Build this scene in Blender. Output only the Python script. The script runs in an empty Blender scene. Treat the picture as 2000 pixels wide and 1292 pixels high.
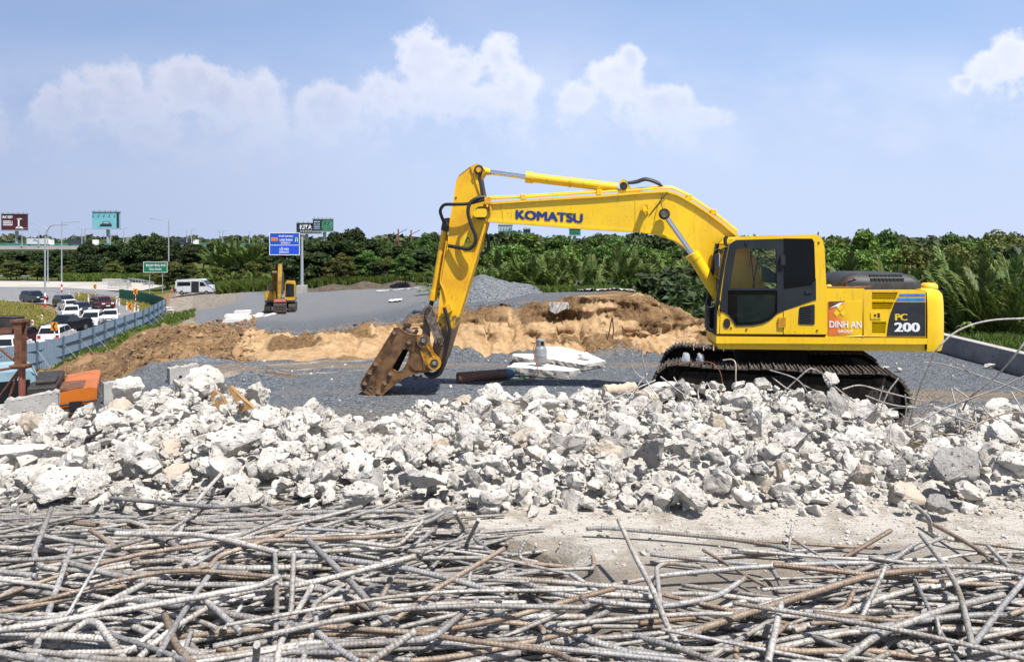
import bpy, bmesh, math, random
import numpy as np
from mathutils import Vector, Matrix, noise as mnoise
from mathutils.geometry import tessellate_polygon

SC = bpy.context.scene
COL = SC.collection
R = math.radians
FPX, HX, HY, CZ = 1450.0, 1000.0, 468.0, 1.6      # photograph: focal length in px, principal column, horizon row, eye height

# ------------------------------------------------------------------ camera
cam = bpy.data.cameras.new('camera'); cam_ob = bpy.data.objects.new('camera', cam); COL.objects.link(cam_ob)
cam_ob.location = (0, 0, CZ); cam_ob.rotation_euler = (R(90), 0, 0)
cam.sensor_width = 36; cam.lens = FPX / 2000 * 36; cam.shift_y = -(646 - HY) / 2000
cam.clip_start = 0.05; cam.clip_end = 6000
SC.camera = cam_ob

# ------------------------------------------------------------------ sun, sky, exposure
SUN = Vector((0.30, -0.36, 0.90)).normalized()
sun = bpy.data.lights.new('sun', 'SUN'); sun.energy = 5.0; sun.angle = R(0.5); sun.color = (1.0, 0.955, 0.89)
sun_ob = bpy.data.objects.new('sun', sun); COL.objects.link(sun_ob)
sun_ob.rotation_euler = (-SUN).to_track_quat('-Z', 'Y').to_euler()
SC.view_settings.view_transform = 'Standard'; SC.view_settings.look = 'None'
SC.view_settings.exposure = 0.52; SC.view_settings.gamma = 1; SC.view_settings.use_curve_mapping = False
SC.cycles.max_bounces = 6; SC.cycles.transparent_max_bounces = 8; SC.cycles.use_denoising = True
SC.cycles.diffuse_bounces = 2; SC.cycles.glossy_bounces = 2; SC.cycles.transmission_bounces = 4

W = bpy.data.worlds.new('World'); SC.world = W; W.use_nodes = True

class NT:
    """small wrapper to wire shader nodes"""
    def __init__(s, tree): s.t = tree; s.n = tree.nodes; s.n.clear()
    def add(s, kind, **kw):
        nd = s.n.new(kind)
        for k, v in kw.items():
            if k.startswith('i_'):
                key = k[2:]; key = int(key) if key.isdigit() else key
                s.put(nd, key, v)
            else: setattr(nd, k, v)
        return nd
    def put(s, nd, key, v):
        if hasattr(v, 'links') and hasattr(v, 'is_output'): s.t.links.new(v, nd.inputs[key])
        else: nd.inputs[key].default_value = v
    def math(s, op, a, b=None, c=None, clamp=False):
        nd = s.n.new('ShaderNodeMath'); nd.operation = op; nd.use_clamp = clamp
        s.put(nd, 0, a)
        if b is not None: s.put(nd, 1, b)
        if c is not None: s.put(nd, 2, c)
        return nd.outputs[0]
    def ramp(s, fac, a, b, lo=0.0, hi=1.0, smooth=True):
        nd = s.n.new('ShaderNodeMapRange'); nd.interpolation_type = 'SMOOTHSTEP' if smooth else 'LINEAR'
        s.put(nd, 0, fac); s.put(nd, 1, a); s.put(nd, 2, b); s.put(nd, 3, lo); s.put(nd, 4, hi)
        return nd.outputs[0]
    def mix(s, fac, a, b, mode='MIX'):
        nd = s.n.new('ShaderNodeMix'); nd.data_type = 'RGBA'; nd.blend_type = mode
        s.put(nd, 0, fac)
        s.put(nd, 6, a if not isinstance(a, tuple) else (*a[:3], 1)); s.put(nd, 7, b if not isinstance(b, tuple) else (*b[:3], 1))
        return nd.outputs[2]
    def noise(s, vec, scale, detail=4, rough=0.55, dist=0.0):
        nd = s.n.new('ShaderNodeTexNoise'); nd.inputs['Scale'].default_value = scale; nd.inputs['Detail'].default_value = detail
        nd.inputs['Roughness'].default_value = rough; nd.inputs['Distortion'].default_value = dist
        if vec is not None: s.t.links.new(vec, nd.inputs['Vector'])
        return nd.outputs['Fac']
    def vor(s, vec, scale, feature='F1', out='Distance'):
        nd = s.n.new('ShaderNodeTexVoronoi'); nd.feature = feature; nd.inputs['Scale'].default_value = scale
        if vec is not None: s.t.links.new(vec, nd.inputs['Vector'])
        return nd.outputs[out]

def build_world():
    g = NT(W.node_tree)
    out = g.add('ShaderNodeOutputWorld')
    sky = g.add('ShaderNodeTexSky'); sky.sky_type = 'NISHITA'; sky.sun_disc = False
    sky.sun_elevation = math.asin(SUN.z); sky.sun_rotation = math.atan2(SUN.x, SUN.y)
    sky.air_density = 1.0; sky.dust_density = 1.2; sky.ozone_density = 1.3
    tc = g.add('ShaderNodeTexCoord')
    sep = g.add('ShaderNodeSeparateXYZ', i_0=tc.outputs['Generated'])
    ay = g.math('MAXIMUM', g.math('ABSOLUTE', sep.outputs[1]), 0.05)
    tx = g.math('DIVIDE', sep.outputs[0], ay); tz = g.math('DIVIDE', sep.outputs[2], ay)
    p = g.add('ShaderNodeCombineXYZ', i_0=tx, i_1=tz).outputs[0]
    # wobble of the outlines, then the cloud heaps (centre column, row, half width, half height in photo pixels)
    n1 = g.noise(p, 10.0, 9, 0.62); n2 = g.noise(p, 34.0, 7, 0.62)
    wob = g.math('ADD', g.math('MULTIPLY', g.math('SUBTRACT', n1, 0.5), 2.1), g.math('MULTIPLY', g.math('SUBTRACT', n2, 0.5), 1.25))
    blobs = [(115, 205, 70, 40), (170, 185, 80, 50), (225, 160, 95, 55), (345, 155, 85, 56), (440, 185, 110, 64), (515, 190, 55, 62), (285, 256, 80, 28),
             (640, 205, 75, 48), (745, 170, 48, 44), (828, 112, 62, 70), (895, 140, 85, 48), (975, 102, 42, 50), (1018, 165, 58, 42), (870, 185, 170, 40),
             (1232, 112, 32, 32), (1205, 150, 60, 44), (1130, 190, 60, 34), (1300, 195, 80, 36), (1972, 100, 42, 42), (1930, 130, 52, 34), (1885, 160, 30, 16), (1380, 222, 60, 22),
             (-150, 190, 150, 70), (2120, 130, 160, 80), (-420, 150, 130, 80), (2450, 180, 140, 60), (2700, 120, 110, 70), (-800, 170, 160, 70)]
    dens = None
    for (cx, cy, rx, ry) in blobs:
        c = ((cx - HX) / FPX, (HY - cy) / FPX)
        a = g.add('ShaderNodeVectorMath', operation='SUBTRACT', i_0=p, i_1=(c[0], c[1], 0)).outputs[0]
        s2 = g.add('ShaderNodeSeparateXYZ', i_0=a)      # steep heads, long soft skirts below them
        ey = g.math('ADD', g.math('MULTIPLY', g.math('MAXIMUM', s2.outputs[1], 0.0), FPX / ry), g.math('MULTIPLY', g.math('MINIMUM', s2.outputs[1], 0.0), FPX / (ry * 2.8)))
        b = g.add('ShaderNodeCombineXYZ', i_0=g.math('MULTIPLY', s2.outputs[0], FPX / rx), i_1=ey).outputs[0]
        d = g.math('SUBTRACT', 1.0, g.add('ShaderNodeVectorMath', operation='LENGTH', i_0=b).outputs['Value'])
        d = g.math('MULTIPLY', d, g.ramp(s2.outputs[1], -ry * 2.2 / FPX, 0.0, 0.35, 1.0))
        dens = d if dens is None else g.math('SMOOTH_MAX', dens, d, 0.25)
    dens = g.math('ADD', dens, wob)
    alpha = g.ramp(dens, -0.06, 0.50)
    core = g.ramp(dens, 0.12, 1.0)
    # soft shaded bellies against the sunlit heads
    n3 = g.noise(p, 13.0, 5, 0.55)
    lit = g.math('SUBTRACT', 1.0, g.math('MULTIPLY', core, g.ramp(n3, 0.35, 0.62, 0.95, 0.35)), clamp=True)
    cloudc = g.mix(lit, (6.0, 6.35, 7.9), (9.4, 9.2, 9.7))
    veil = g.ramp(g.noise(g.add('ShaderNodeVectorMath', operation='MULTIPLY', i_0=p, i_1=(1.0, 2.6, 1)).outputs[0], 2.2, 5, 0.5), 0.35, 0.75)
    hz = (5.3, 6.25, 8.3)
    base = g.mix(g.ramp(sep.outputs[2], 0.22, 0.62, 0.66, 0.0), sky.outputs[0], (4.0, 5.7, 9.3))   # hazy low down, clear blue overhead
    base = g.mix(g.math('MULTIPLY', g.math('MULTIPLY', veil, 0.55), g.ramp(sep.outputs[2], 0.3, 0.7, 1.0, 0.15)), base, (5.0, 5.6, 7.6))
    # thin bank of cloud the heads grow out of, running down into the haze
    bank = g.math('MULTIPLY', g.ramp(g.noise(g.add('ShaderNodeVectorMath', operation='MULTIPLY', i_0=p, i_1=(1.0, 1.6, 1)).outputs[0], 4.0, 7, 0.6), 0.34, 0.66), g.math('MULTIPLY', g.ramp(tz, 0.30, 0.19), g.ramp(tz, 0.02, 0.14)))
    base = g.mix(g.math('MULTIPLY', bank, 0.55), base, (6.9, 7.5, 8.9))
    vis = g.ramp(tz, 0.03, 0.235)
    c1 = g.mix(g.math('MULTIPLY', g.math('MULTIPLY', alpha, 0.74), vis), base, cloudc)
    hfac = g.ramp(tz, -0.02, 0.34, 0.92, 0.0)
    # the cloud bank that lies behind the heads runs down into the haze
    c2 = g.mix(hfac, c1, hz)
    # the air is brighter towards the sun's side
    sidef = g.ramp(sep.outputs[0], -0.62, 0.12, 0.76, 1.0)
    c2 = g.mix(1.0, c2, g.add('ShaderNodeCombineXYZ', i_0=sidef, i_1=sidef, i_2=g.math('ADD', 0.14, g.math('MULTIPLY', sidef, 0.86))).outputs[0], 'MULTIPLY')
    bg = g.add('ShaderNodeBackground', i_Color=c2, i_Strength=0.084)
    g.t.links.new(bg.outputs[0], out.inputs[0])
build_world()

# ------------------------------------------------------------------ small tools
rnd = random.Random(7)
def at(px, py, Y): return Vector(((px - HX) / FPX * Y, Y, CZ - (py - HY) / FPX * Y))
def lerp(a, b, t): return a + (b - a) * t

def tag(o, label=None, cat=None, group=None, kind=None):
    if label: o['label'] = label
    if cat: o['category'] = cat
    if group: o['group'] = group
    if kind: o['kind'] = kind
    return o
def empty(name, loc, rz=0.0, label=None, cat=None, group=None):
    o = bpy.data.objects.new(name, None); COL.objects.link(o)
    o.location = loc; o.rotation_euler = (0, 0, rz); o.empty_display_size = 0.2
    return tag(o, label, cat, group)
def link(name, me, parent=None, mat=None, loc=None):
    o = bpy.data.objects.new(name, me); COL.objects.link(o)
    if parent is not None: o.parent = parent
    if mat is not None and not me.materials: me.materials.append(mat)
    if loc is not None: o.location = loc
    return o
def copy_tree(o, parent=None):
    c = o.copy(); COL.objects.link(c); c.parent = parent
    if parent is not None: c.matrix_parent_inverse = o.matrix_parent_inverse
    for ch in list(o.children): copy_tree(ch, c)
    return c
def np_mesh(name, V, F, smooth=False, mat=None):
    """V (n,3), F (m,k) arrays -> mesh"""
    V = np.asarray(V, dtype=np.float32); F = np.asarray(F, dtype=np.int32)
    me = bpy.data.meshes.new(name)
    me.vertices.add(len(V)); me.vertices.foreach_set('co', V.ravel())
    m, k = F.shape
    me.loops.add(m * k); me.loops.foreach_set('vertex_index', F.ravel())
    me.polygons.add(m); me.polygons.foreach_set('loop_start', np.arange(0, m * k, k, dtype=np.int32))
    me.polygons.foreach_set('loop_total', np.full(m, k, dtype=np.int32))
    me.polygons.foreach_set('use_smooth', np.full(m, smooth, dtype=bool))
    me.update(calc_edges=True); me.validate()
    if mat: me.materials.append(mat)
    return me

class MB:
    """collects shapes; build() links them as ONE mesh object"""
    def __init__(s): s.v = []; s.f = []; s.sm = []
    def add(s, vs, fs, smooth=False):
        b = len(s.v); s.v += [tuple(v) for v in vs]
        for f in fs: s.f.append(tuple(b + i for i in f)); s.sm.append(smooth)
        return s
    def box(s, x0, x1, y0, y1, z0, z1):
        vs = [(x0, y0, z0), (x1, y0, z0), (x1, y1, z0), (x0, y1, z0), (x0, y0, z1), (x1, y0, z1), (x1, y1, z1), (x0, y1, z1)]
        return s.add(vs, [(3, 2, 1, 0), (4, 5, 6, 7), (0, 1, 5, 4), (1, 2, 6, 5), (2, 3, 7, 6), (3, 0, 4, 7)])
    def obox(s, c, sx, sy, sz, M=None):
        vs = [Vector((dx * sx / 2, dy * sy / 2, dz * sz / 2)) for dz in (-1, 1) for dx, dy in ((-1, -1), (1, -1), (1, 1), (-1, 1))]
        if M is not None: vs = [M @ v for v in vs]
        c = Vector(c); vs = [v + c for v in vs]
        return s.add(vs, [(3, 2, 1, 0), (4, 5, 6, 7), (0, 1, 5, 4), (1, 2, 6, 5), (2, 3, 7, 6), (3, 0, 4, 7)])
    def prism(s, poly, y0, y1, holes=()):
        """outline in (x,z), extruded along y from y0 to y1; holes cut right through"""
        loops = [list(poly)] + [list(h) for h in holes]
        tri = tessellate_polygon([[Vector((p[0], p[1], 0)) for p in lp] for lp in loops])
        flat = [p for lp in loops for p in lp]; n = len(flat)
        vs = [(p[0], y0, p[1]) for p in flat] + [(p[0], y1, p[1]) for p in flat]
        fs = []
        def area(i): a, b, c = (flat[q] for q in i); return (b[0] - a[0]) * (c[1] - a[1]) - (b[1] - a[1]) * (c[0] - a[0])
        for t in tri:
            t = tuple(t) if area(t) > 0 else tuple(reversed(t))
            fs.append(t); fs.append(tuple(q + n for q in reversed(t)))
        o = 0
        for li, lp in enumerate(loops):
            m = len(lp)
            sa = sum(lp[i][0] * lp[(i + 1) % m][1] - lp[(i + 1) % m][0] * lp[i][1] for i in range(m))
            fl = (sa > 0) == (li == 0)
            for i in range(m):
                a, b = o + i, o + (i + 1) % m
                fs.append((a + n, b + n, b, a)[::-1] if fl else (a + n, b + n, b, a))
            o += m
        return s.add(vs, fs)
    def cyl(s, p0, p1, r0, r1=None, n=16, cap=True, smooth=True):
        r1 = r0 if r1 is None else r1
        p0, p1 = Vector(p0), Vector(p1); d = (p1 - p0).normalized()
        a = d.orthogonal().normalized(); b = d.cross(a)
        vs = []
        for p, r in ((p0, r0), (p1, r1)):
            for i in range(n):
                t = 2 * math.pi * i / n; vs.append(p + (a * math.cos(t) + b * math.sin(t)) * r)
        s.add(vs, [(i, (i + 1) % n, n + (i + 1) % n, n + i) for i in range(n)], smooth)
        if cap: s.add(vs[:n], [tuple(reversed(range(n)))]); s.add(vs[n:], [tuple(range(n))])
        return s
    def tube(s, path, r, n=8, cap=True, smooth=True):
        path = [Vector(p) for p in path]; m = len(path)
        rr = r if isinstance(r, (list, tuple)) else [r] * m
        vs = []; up = None
        for i, p in enumerate(path):
            d = (path[min(i + 1, m - 1)] - path[max(i - 1, 0)])
            d = d.normalized() if d.length > 1e-9 else Vector((0, 0, 1))
            if up is None: up = d.orthogonal().normalized()
            up = (up - d * up.dot(d)); up = up.normalized() if up.length > 1e-6 else d.orthogonal().normalized()
            b = d.cross(up)
            for k in range(n):
                t = 2 * math.pi * k / n; vs.append(p + (up * math.cos(t) + b * math.sin(t)) * rr[i])
        s.add(vs, [(i * n + k, i * n + (k + 1) % n, (i + 1) * n + (k + 1) % n, (i + 1) * n + k) for i in range(m - 1) for k in range(n)], smooth)
        if cap: s.add(vs[:n], [tuple(reversed(range(n)))]); s.add(vs[-n:], [tuple(range(n))])
        return s
    def lathe(s, prof, c=(0, 0, 0), n=20, smooth=True):
        """prof [(r,z)] about the z axis through c"""
        vs = []; c = Vector(c)
        for r, z in prof:
            for i in range(n):
                t = 2 * math.pi * i / n; vs.append(c + Vector((r * math.cos(t), r * math.sin(t), z)))
        fs = [(j * n + i, j * n + (i + 1) % n, (j + 1) * n + (i + 1) % n, (j + 1) * n + i) for j in range(len(prof) - 1) for i in range(n)]
        s.add(vs, fs, smooth)
        s.add(vs[:n], [tuple(reversed(range(n)))]); s.add(vs[-n:], [tuple(range(n))])
        return s
    def xform(s, M): s.v = [tuple(M @ Vector(v)) for v in s.v]; return s
    def mesh(s, name):
        me = bpy.data.meshes.new(name); me.from_pydata(s.v, [], s.f); me.update()
        me.polygons.foreach_set('use_smooth', s.sm); return me
    def build(s, name, mat, parent=None, bevel=0.0, seg=2, loc=None):
        me = s.mesh(name); me.materials.append(mat)
        o = link(name, me, parent, loc=loc)
        if bevel:
            md = o.modifiers.new('bevel', 'BEVEL'); md.width = bevel; md.segments = seg; md.limit_method = 'ANGLE'; md.angle_limit = R(35)
            md.use_clamp_overlap = True
        return o

def smooth_path(pts, n=6):
    """Catmull-Rom through pts"""
    pts = [Vector(p) for p in pts]; P = [pts[0] * 2 - pts[1]] + pts + [pts[-1] * 2 - pts[-2]]; out = []
    for i in range(1, len(P) - 2):
        for k in range(n):
            t = k / n; a, b, c, d = P[i - 1], P[i], P[i + 1], P[i + 2]
            out.append(0.5 * ((2 * b) + (c - a) * t + (2 * a - 5 * b + 4 * c - d) * t * t + (3 * b - a - 3 * c + d) * t ** 3))
    out.append(pts[-1]); return out

def text_mesh(txt, size, bold=0.0, width=None, depth=0.0):
    """lettering as a mesh in the x-z plane, facing -y, lower left corner at the origin; scaled to width when given"""
    cu = bpy.data.curves.new('lettering', 'FONT'); cu.body = txt; cu.size = size; cu.offset = bold; cu.extrude = depth; cu.resolution_u = 3
    ob = bpy.data.objects.new('lettering', cu); COL.objects.link(ob)
    dg = bpy.context.evaluated_depsgraph_get(); me = bpy.data.meshes.new_from_object(ob.evaluated_get(dg))
    bpy.data.objects.remove(ob); bpy.data.curves.remove(cu)
    n = len(me.vertices); co = np.empty(n * 3, dtype=np.float32); me.vertices.foreach_get('co', co); co = co.reshape(n, 3)
    lo = co.min(0); hi = co.max(0); co[:, 0] -= lo[0]; co[:, 1] -= lo[1]
    if width: co[:, 0] *= width / (hi[0] - lo[0])
    co[:, 1] *= size / max(hi[1] - lo[1], 1e-6)
    new = np.stack([co[:, 0], -co[:, 2], co[:, 1]], 1)
    me.vertices.foreach_set('co', new.ravel()); me.update(); me.name = 'lettering'
    return me
# ------------------------------------------------------------------ materials
def new_mat(name):
    m = bpy.data.materials.new(name); m.use_nodes = True
    g = NT(m.node_tree); out = g.add('ShaderNodeOutputMaterial'); b = g.add('ShaderNodeBsdfPrincipled')
    g.t.links.new(b.outputs[0], out.inputs[0]); return m, g, b
def coords(g, kind='Object'): return g.add('ShaderNodeTexCoord').outputs[kind]
def bump(g, b, h, strength, dist=0.02):
    nd = g.add('ShaderNodeBump', i_Strength=strength, i_Distance=dist, i_Height=h); g.t.links.new(nd.outputs[0], b.inputs['Normal'])
def pm(name, c1, c2=None, scale=6.0, rough=0.6, metal=0.0, bmp=0.0, bscale=None, spec=0.5, coord='Object', lo=0.35, hi=0.65, coat=0.0):
    m, g, b = new_mat(name); vec = coords(g, coord)
    if c2 is None: b.inputs['Base Color'].default_value = (*c1, 1)
    else: g.put(b, 'Base Color', g.mix(g.ramp(g.noise(vec, scale, 6, 0.6), lo, hi), c1, c2))
    b.inputs['Roughness'].default_value = rough; b.inputs['Metallic'].default_value = metal
    b.inputs['Specular IOR Level'].default_value = spec
    if coat: b.inputs['Coat Weight'].default_value = coat; b.inputs['Coat Roughness'].default_value = 0.1
    if bmp: bump(g, b, g.noise(vec, bscale or scale * 4, 5, 0.6), bmp)
    return m

M = {}
def paint_yellow(name, c, dirt, wear, ztop=None):
    """machine paint: faded patches, brown grime in blotches, rust-dark scuffs"""
    m, g, b = new_mat(name); v = coords(g)
    fade = g.ramp(g.noise(v, 1.3, 5, 0.55), 0.3, 0.7)
    col = g.mix(fade, c, (c[0] * 0.9, c[1] * 0.86, c[2] * 0.9))
    streak = g.add('ShaderNodeVectorMath', operation='MULTIPLY', i_0=v, i_1=(9, 9, 1.1)).outputs[0]
    d1 = g.math('MULTIPLY', g.ramp(g.noise(streak, 1.6, 6, 0.65), 0.52, 0.8), dirt)
    col = g.mix(d1, col, (0.22, 0.115, 0.025))
    scr = g.math('MULTIPLY', g.ramp(g.noise(v, 46, 4, 0.75), 0.63, 0.70), wear); col = g.mix(scr, col, (0.16, 0.085, 0.03))
    film = g.math('MULTIPLY', g.ramp(g.noise(v, 0.9, 6, 0.7), 0.42, 0.75), dirt); col = g.mix(g.math('MULTIPLY', film, 0.45), col, (0.45, 0.33, 0.16))
    d2 = g.math('MULTIPLY', g.ramp(g.noise(v, 14, 8, 0.7), 0.60, 0.70), wear)
    col = g.mix(d2, col, (0.10, 0.06, 0.03))
    g.put(b, 'Base Color', col); g.put(b, 'Roughness', g.math('ADD', 0.36, g.math('MULTIPLY', g.math('ADD', d1, d2), 0.4)))
    bump(g, b, g.noise(v, 2.0, 3, 0.5), 0.10, 0.02)
    return m
M['yellow'] = paint_yellow('yellow machine paint', (0.87, 0.56, 0.006), 0.52, 0.6)
M['yellow_arm'] = paint_yellow('worn yellow paint', (0.78, 0.40, 0.006), 0.65, 0.85)
M['bracket'] = paint_yellow('paint worn to rust', (0.40, 0.21, 0.014), 1.0, 1.0)
M['yellow_lite'] = pm('yellow louvre paint', (0.62, 0.32, 0.01), (0.40, 0.19, 0.01), 9, 0.5)
def worn_low():
    # paint of the stick: grime and bare metal that thicken towards its lower end, where mud and rubble rub it off
    m, g, b = new_mat('stick paint rubbed bare low down'); v = coords(g)
    z = g.add('ShaderNodeSeparateXYZ', i_0=v).outputs[2]
    low = g.ramp(z, 2.25, 0.7)
    n = g.noise(v, 7, 8, 0.68); n2 = g.noise(v, 22, 6, 0.7)
    grim = g.ramp(g.math('ADD', g.math('MULTIPLY', n, 0.75), g.math('MULTIPLY', low, 0.42)), 0.53, 0.66)
    spk = g.math('MULTIPLY', g.ramp(n2, 0.58, 0.68), 0.7)
    col = g.mix(g.ramp(g.noise(v, 2.1, 4, 0.5), 0.35, 0.7), (0.84, 0.49, 0.006), (0.70, 0.35, 0.008))
    col = g.mix(spk, col, (0.16, 0.08, 0.03))
    col = g.mix(grim, col, g.mix(n2, (0.05, 0.037, 0.028), (0.19, 0.12, 0.07)))
    g.put(b, 'Base Color', col); b.inputs['Roughness'].default_value = 0.5
    bump(g, b, n2, 0.15, 0.01); return m
M['stick'] = worn_low()
def rusty():
    m, g, b = new_mat('rusted hammer steel'); v = coords(g)
    n = g.noise(v, 4.5, 7, 0.62); n2 = g.noise(v, 26, 6, 0.7)
    col = g.mix(g.ramp(n, 0.36, 0.62), (0.085, 0.047, 0.025), (0.25, 0.135, 0.058))
    col = g.mix(g.ramp(n2, 0.56, 0.7), col, (0.27, 0.17, 0.10))
    x = g.add('ShaderNodeSeparateXYZ', i_0=v).outputs[0]
    yl = g.math('MULTIPLY', g.ramp(g.math('ADD', g.math('MULTIPLY', n, 0.8), g.ramp(x, -7.75, -6.95, 0.0, 0.42, False)), 0.66, 0.78), 0.8)
    col = g.mix(yl, col, (0.55, 0.28, 0.01))
    g.put(b, 'Base Color', col); g.put(b, 'Roughness', g.ramp(n2, 0.3, 0.7, 0.35, 0.65)); b.inputs['Metallic'].default_value = 0.35
    bump(g, b, n2, 0.25, 0.01); return m
M['rust'] = rusty()
M['rustpost'] = pm('rusty steel post', (0.10, 0.045, 0.025), (0.22, 0.095, 0.05), 7, 0.75, 0.2, 0.3)
M['redprimer'] = pm('red oxide primer', (0.27, 0.085, 0.05), (0.20, 0.06, 0.035), 5, 0.65)
M['boltmetal'] = pm('worn bolt metal', (0.30, 0.23, 0.18), (0.15, 0.09, 0.06), 30, 0.45, 0.6)
M['greyed'] = pm('muddy link steel', (0.24, 0.20, 0.16), (0.09, 0.07, 0.055), 12, 0.7, 0.3, 0.3)
M['chrome'] = pm('cylinder chrome', (0.72, 0.74, 0.78), None, rough=0.12, metal=1.0)
M['black'] = pm('black rubber', (0.014, 0.014, 0.015), None, rough=0.5)
M['cabdark'] = pm('dark grey cab trim', (0.018, 0.022, 0.028), (0.025, 0.029, 0.035), 3, 0.5, spec=0.18)
M['hood'] = pm('black plastic hood', (0.022, 0.024, 0.027), (0.038, 0.04, 0.043), 5, 0.55, spec=0.35)
M['trackmetal'] = pm('muddy track steel', (0.03, 0.025, 0.02), (0.07, 0.058, 0.048), 9, 0.85, 0.1, 0.4)
M['trackdust'] = pm('dusty track shoe', (0.11, 0.095, 0.078), (0.045, 0.038, 0.032), 10, 0.9, 0.1, 0.4)
M['underblack'] = pm('greasy undercarriage', (0.010, 0.009, 0.008), (0.022, 0.019, 0.016), 9, 0.95, spec=0.1)
M['komblue'] = pm('blue lettering', (0.012, 0.035, 0.20), None, rough=0.4)
M['stripeblue'] = pm('blue stripe', (0.03, 0.14, 0.50), (0.05, 0.20, 0.58), 8, 0.4)
M['white'] = pm('white lettering', (0.80, 0.80, 0.80), None, rough=0.5)
M['yellowtext'] = pm('yellow lettering', (0.80, 0.55, 0.01), None, rough=0.5)
M['panelblack'] = pm('black decal', (0.012, 0.014, 0.017), (0.022, 0.024, 0.028), 4, 0.42)
M['sticker'] = pm('yellow caution sticker', (0.78, 0.62, 0.02), (0.62, 0.47, 0.03), 20, 0.5)
def decal():
    # orange corner fading to bright yellow across the sheet, a faded printed film
    m, g, b = new_mat('orange and yellow poster film'); v = coords(g, 'Generated')
    s = g.add('ShaderNodeSeparateXYZ', i_0=v)
    t = g.math('ADD', s.outputs[0], g.math('MULTIPLY', g.math('SUBTRACT', g.noise(v, 5, 4), 0.5), 0.35))
    col = g.mix(g.ramp(g.math('ADD', t, g.math('MULTIPLY', s.outputs[2], 0.25)), 0.25, 0.85), (0.66, 0.16, 0.025), (0.80, 0.50, 0.008))
    g.put(b, 'Base Color', col); b.inputs['Roughness'].default_value = 0.45; return m
M['decal'] = decal()
def glass(name, tint, alpha, rough=0.03, spec=0.6):
    m, g, b = new_mat(name); b.inputs['Base Color'].default_value = (*tint, 1); b.inputs['Roughness'].default_value = rough
    b.inputs['Alpha'].default_value = alpha; b.inputs['Specular IOR Level'].default_value = spec; return m
M['glass'] = glass('tinted cab glass', (0.03, 0.06, 0.055), 0.13)
M['glassdark'] = glass('dark cab glass', (0.004, 0.005, 0.005), 0.92, 0.06, 0.18)
M['carglass'] = pm('car glass', (0.010, 0.013, 0.016), None, rough=0.06, spec=0.7)
M['clearbag'] = glass('clear plastic bag', (0.75, 0.78, 0.82), 0.38, 0.12)

def concrete(name, a, c, pit, sc, bstr):
    """broken concrete: pale paste with darker aggregate specks, pits and grey smears"""
    m, g, b = new_mat(name); v = coords(g)
    oi = g.add('ShaderNodeObjectInfo').outputs['Random']
    off = g.add('ShaderNodeVectorMath', operation='SCALE', i_0=(13.1, 7.7, 5.3)); g.put(off, 'Scale', oi)
    vv = g.add('ShaderNodeVectorMath', operation='ADD', i_0=v, i_1=off.outputs[0]).outputs[0]
    n = g.noise(vv, sc * 0.25, 6, 0.6); f = g.noise(vv, sc, 7, 0.7); f2 = g.noise(vv, sc * 2.3, 4, 0.7)
    col = g.mix(g.ramp(n, 0.36, 0.66), a, c)
    sp = g.ramp(g.vor(vv, sc * 1.5), 0.12, 0.30, 1.0, 0.0)
    spm = g.math('MULTIPLY', sp, g.ramp(f2, 0.48, 0.58))
    col = g.mix(g.math('MULTIPLY', spm, 0.92), col, pit)
    col = g.mix(g.ramp(f, 0.56, 0.70, 0.0, 0.62), col, (pit[0] * 2.2, pit[1] * 2.1, pit[2] * 1.9))
    g.put(b, 'Base Color', g.mix(g.ramp(oi, 0.0, 1.0, 0.0, 0.22, False), col, (0.44, 0.40, 0.35), 'MIX'))
    b.inputs['Roughness'].default_value = 0.92; b.inputs['Specular IOR Level'].default_value = 0.2
    h = g.math('ADD', g.math('MULTIPLY', f, 0.9), g.math('MULTIPLY', spm, -0.5))
    bump(g, b, h, bstr, 0.045); return m
M['chunk'] = concrete('broken white concrete', (0.70, 0.67, 0.62), (0.50, 0.475, 0.43), (0.075, 0.07, 0.065), 4.8, 1.0)
M['chunkgrey'] = concrete('grey broken concrete', (0.40, 0.385, 0.365), (0.26, 0.25, 0.235), (0.05, 0.05, 0.05), 4.8, 1.0)
M['chunktan'] = concrete('tan broken concrete', (0.50, 0.43, 0.345), (0.40, 0.34, 0.27), (0.16, 0.13, 0.1), 6.0, 0.6)
M['smallrubble'] = concrete('small concrete rubble', (0.66, 0.63, 0.58), (0.45, 0.425, 0.385), (0.08, 0.075, 0.07), 17.0, 0.9)
M['barrier'] = concrete('cast concrete', (0.42, 0.405, 0.38), (0.32, 0.31, 0.295), (0.15, 0.15, 0.14), 9.0, 0.3)
M['wallconc'] = concrete('weathered wall concrete', (0.27, 0.275, 0.28), (0.185, 0.19, 0.195), (0.08, 0.08, 0.08), 5.0, 0.3)
M['slabwhite'] = concrete('white faced slab', (0.74, 0.72, 0.69), (0.66, 0.64, 0.61), (0.35, 0.33, 0.3), 7.0, 0.2)
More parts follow.
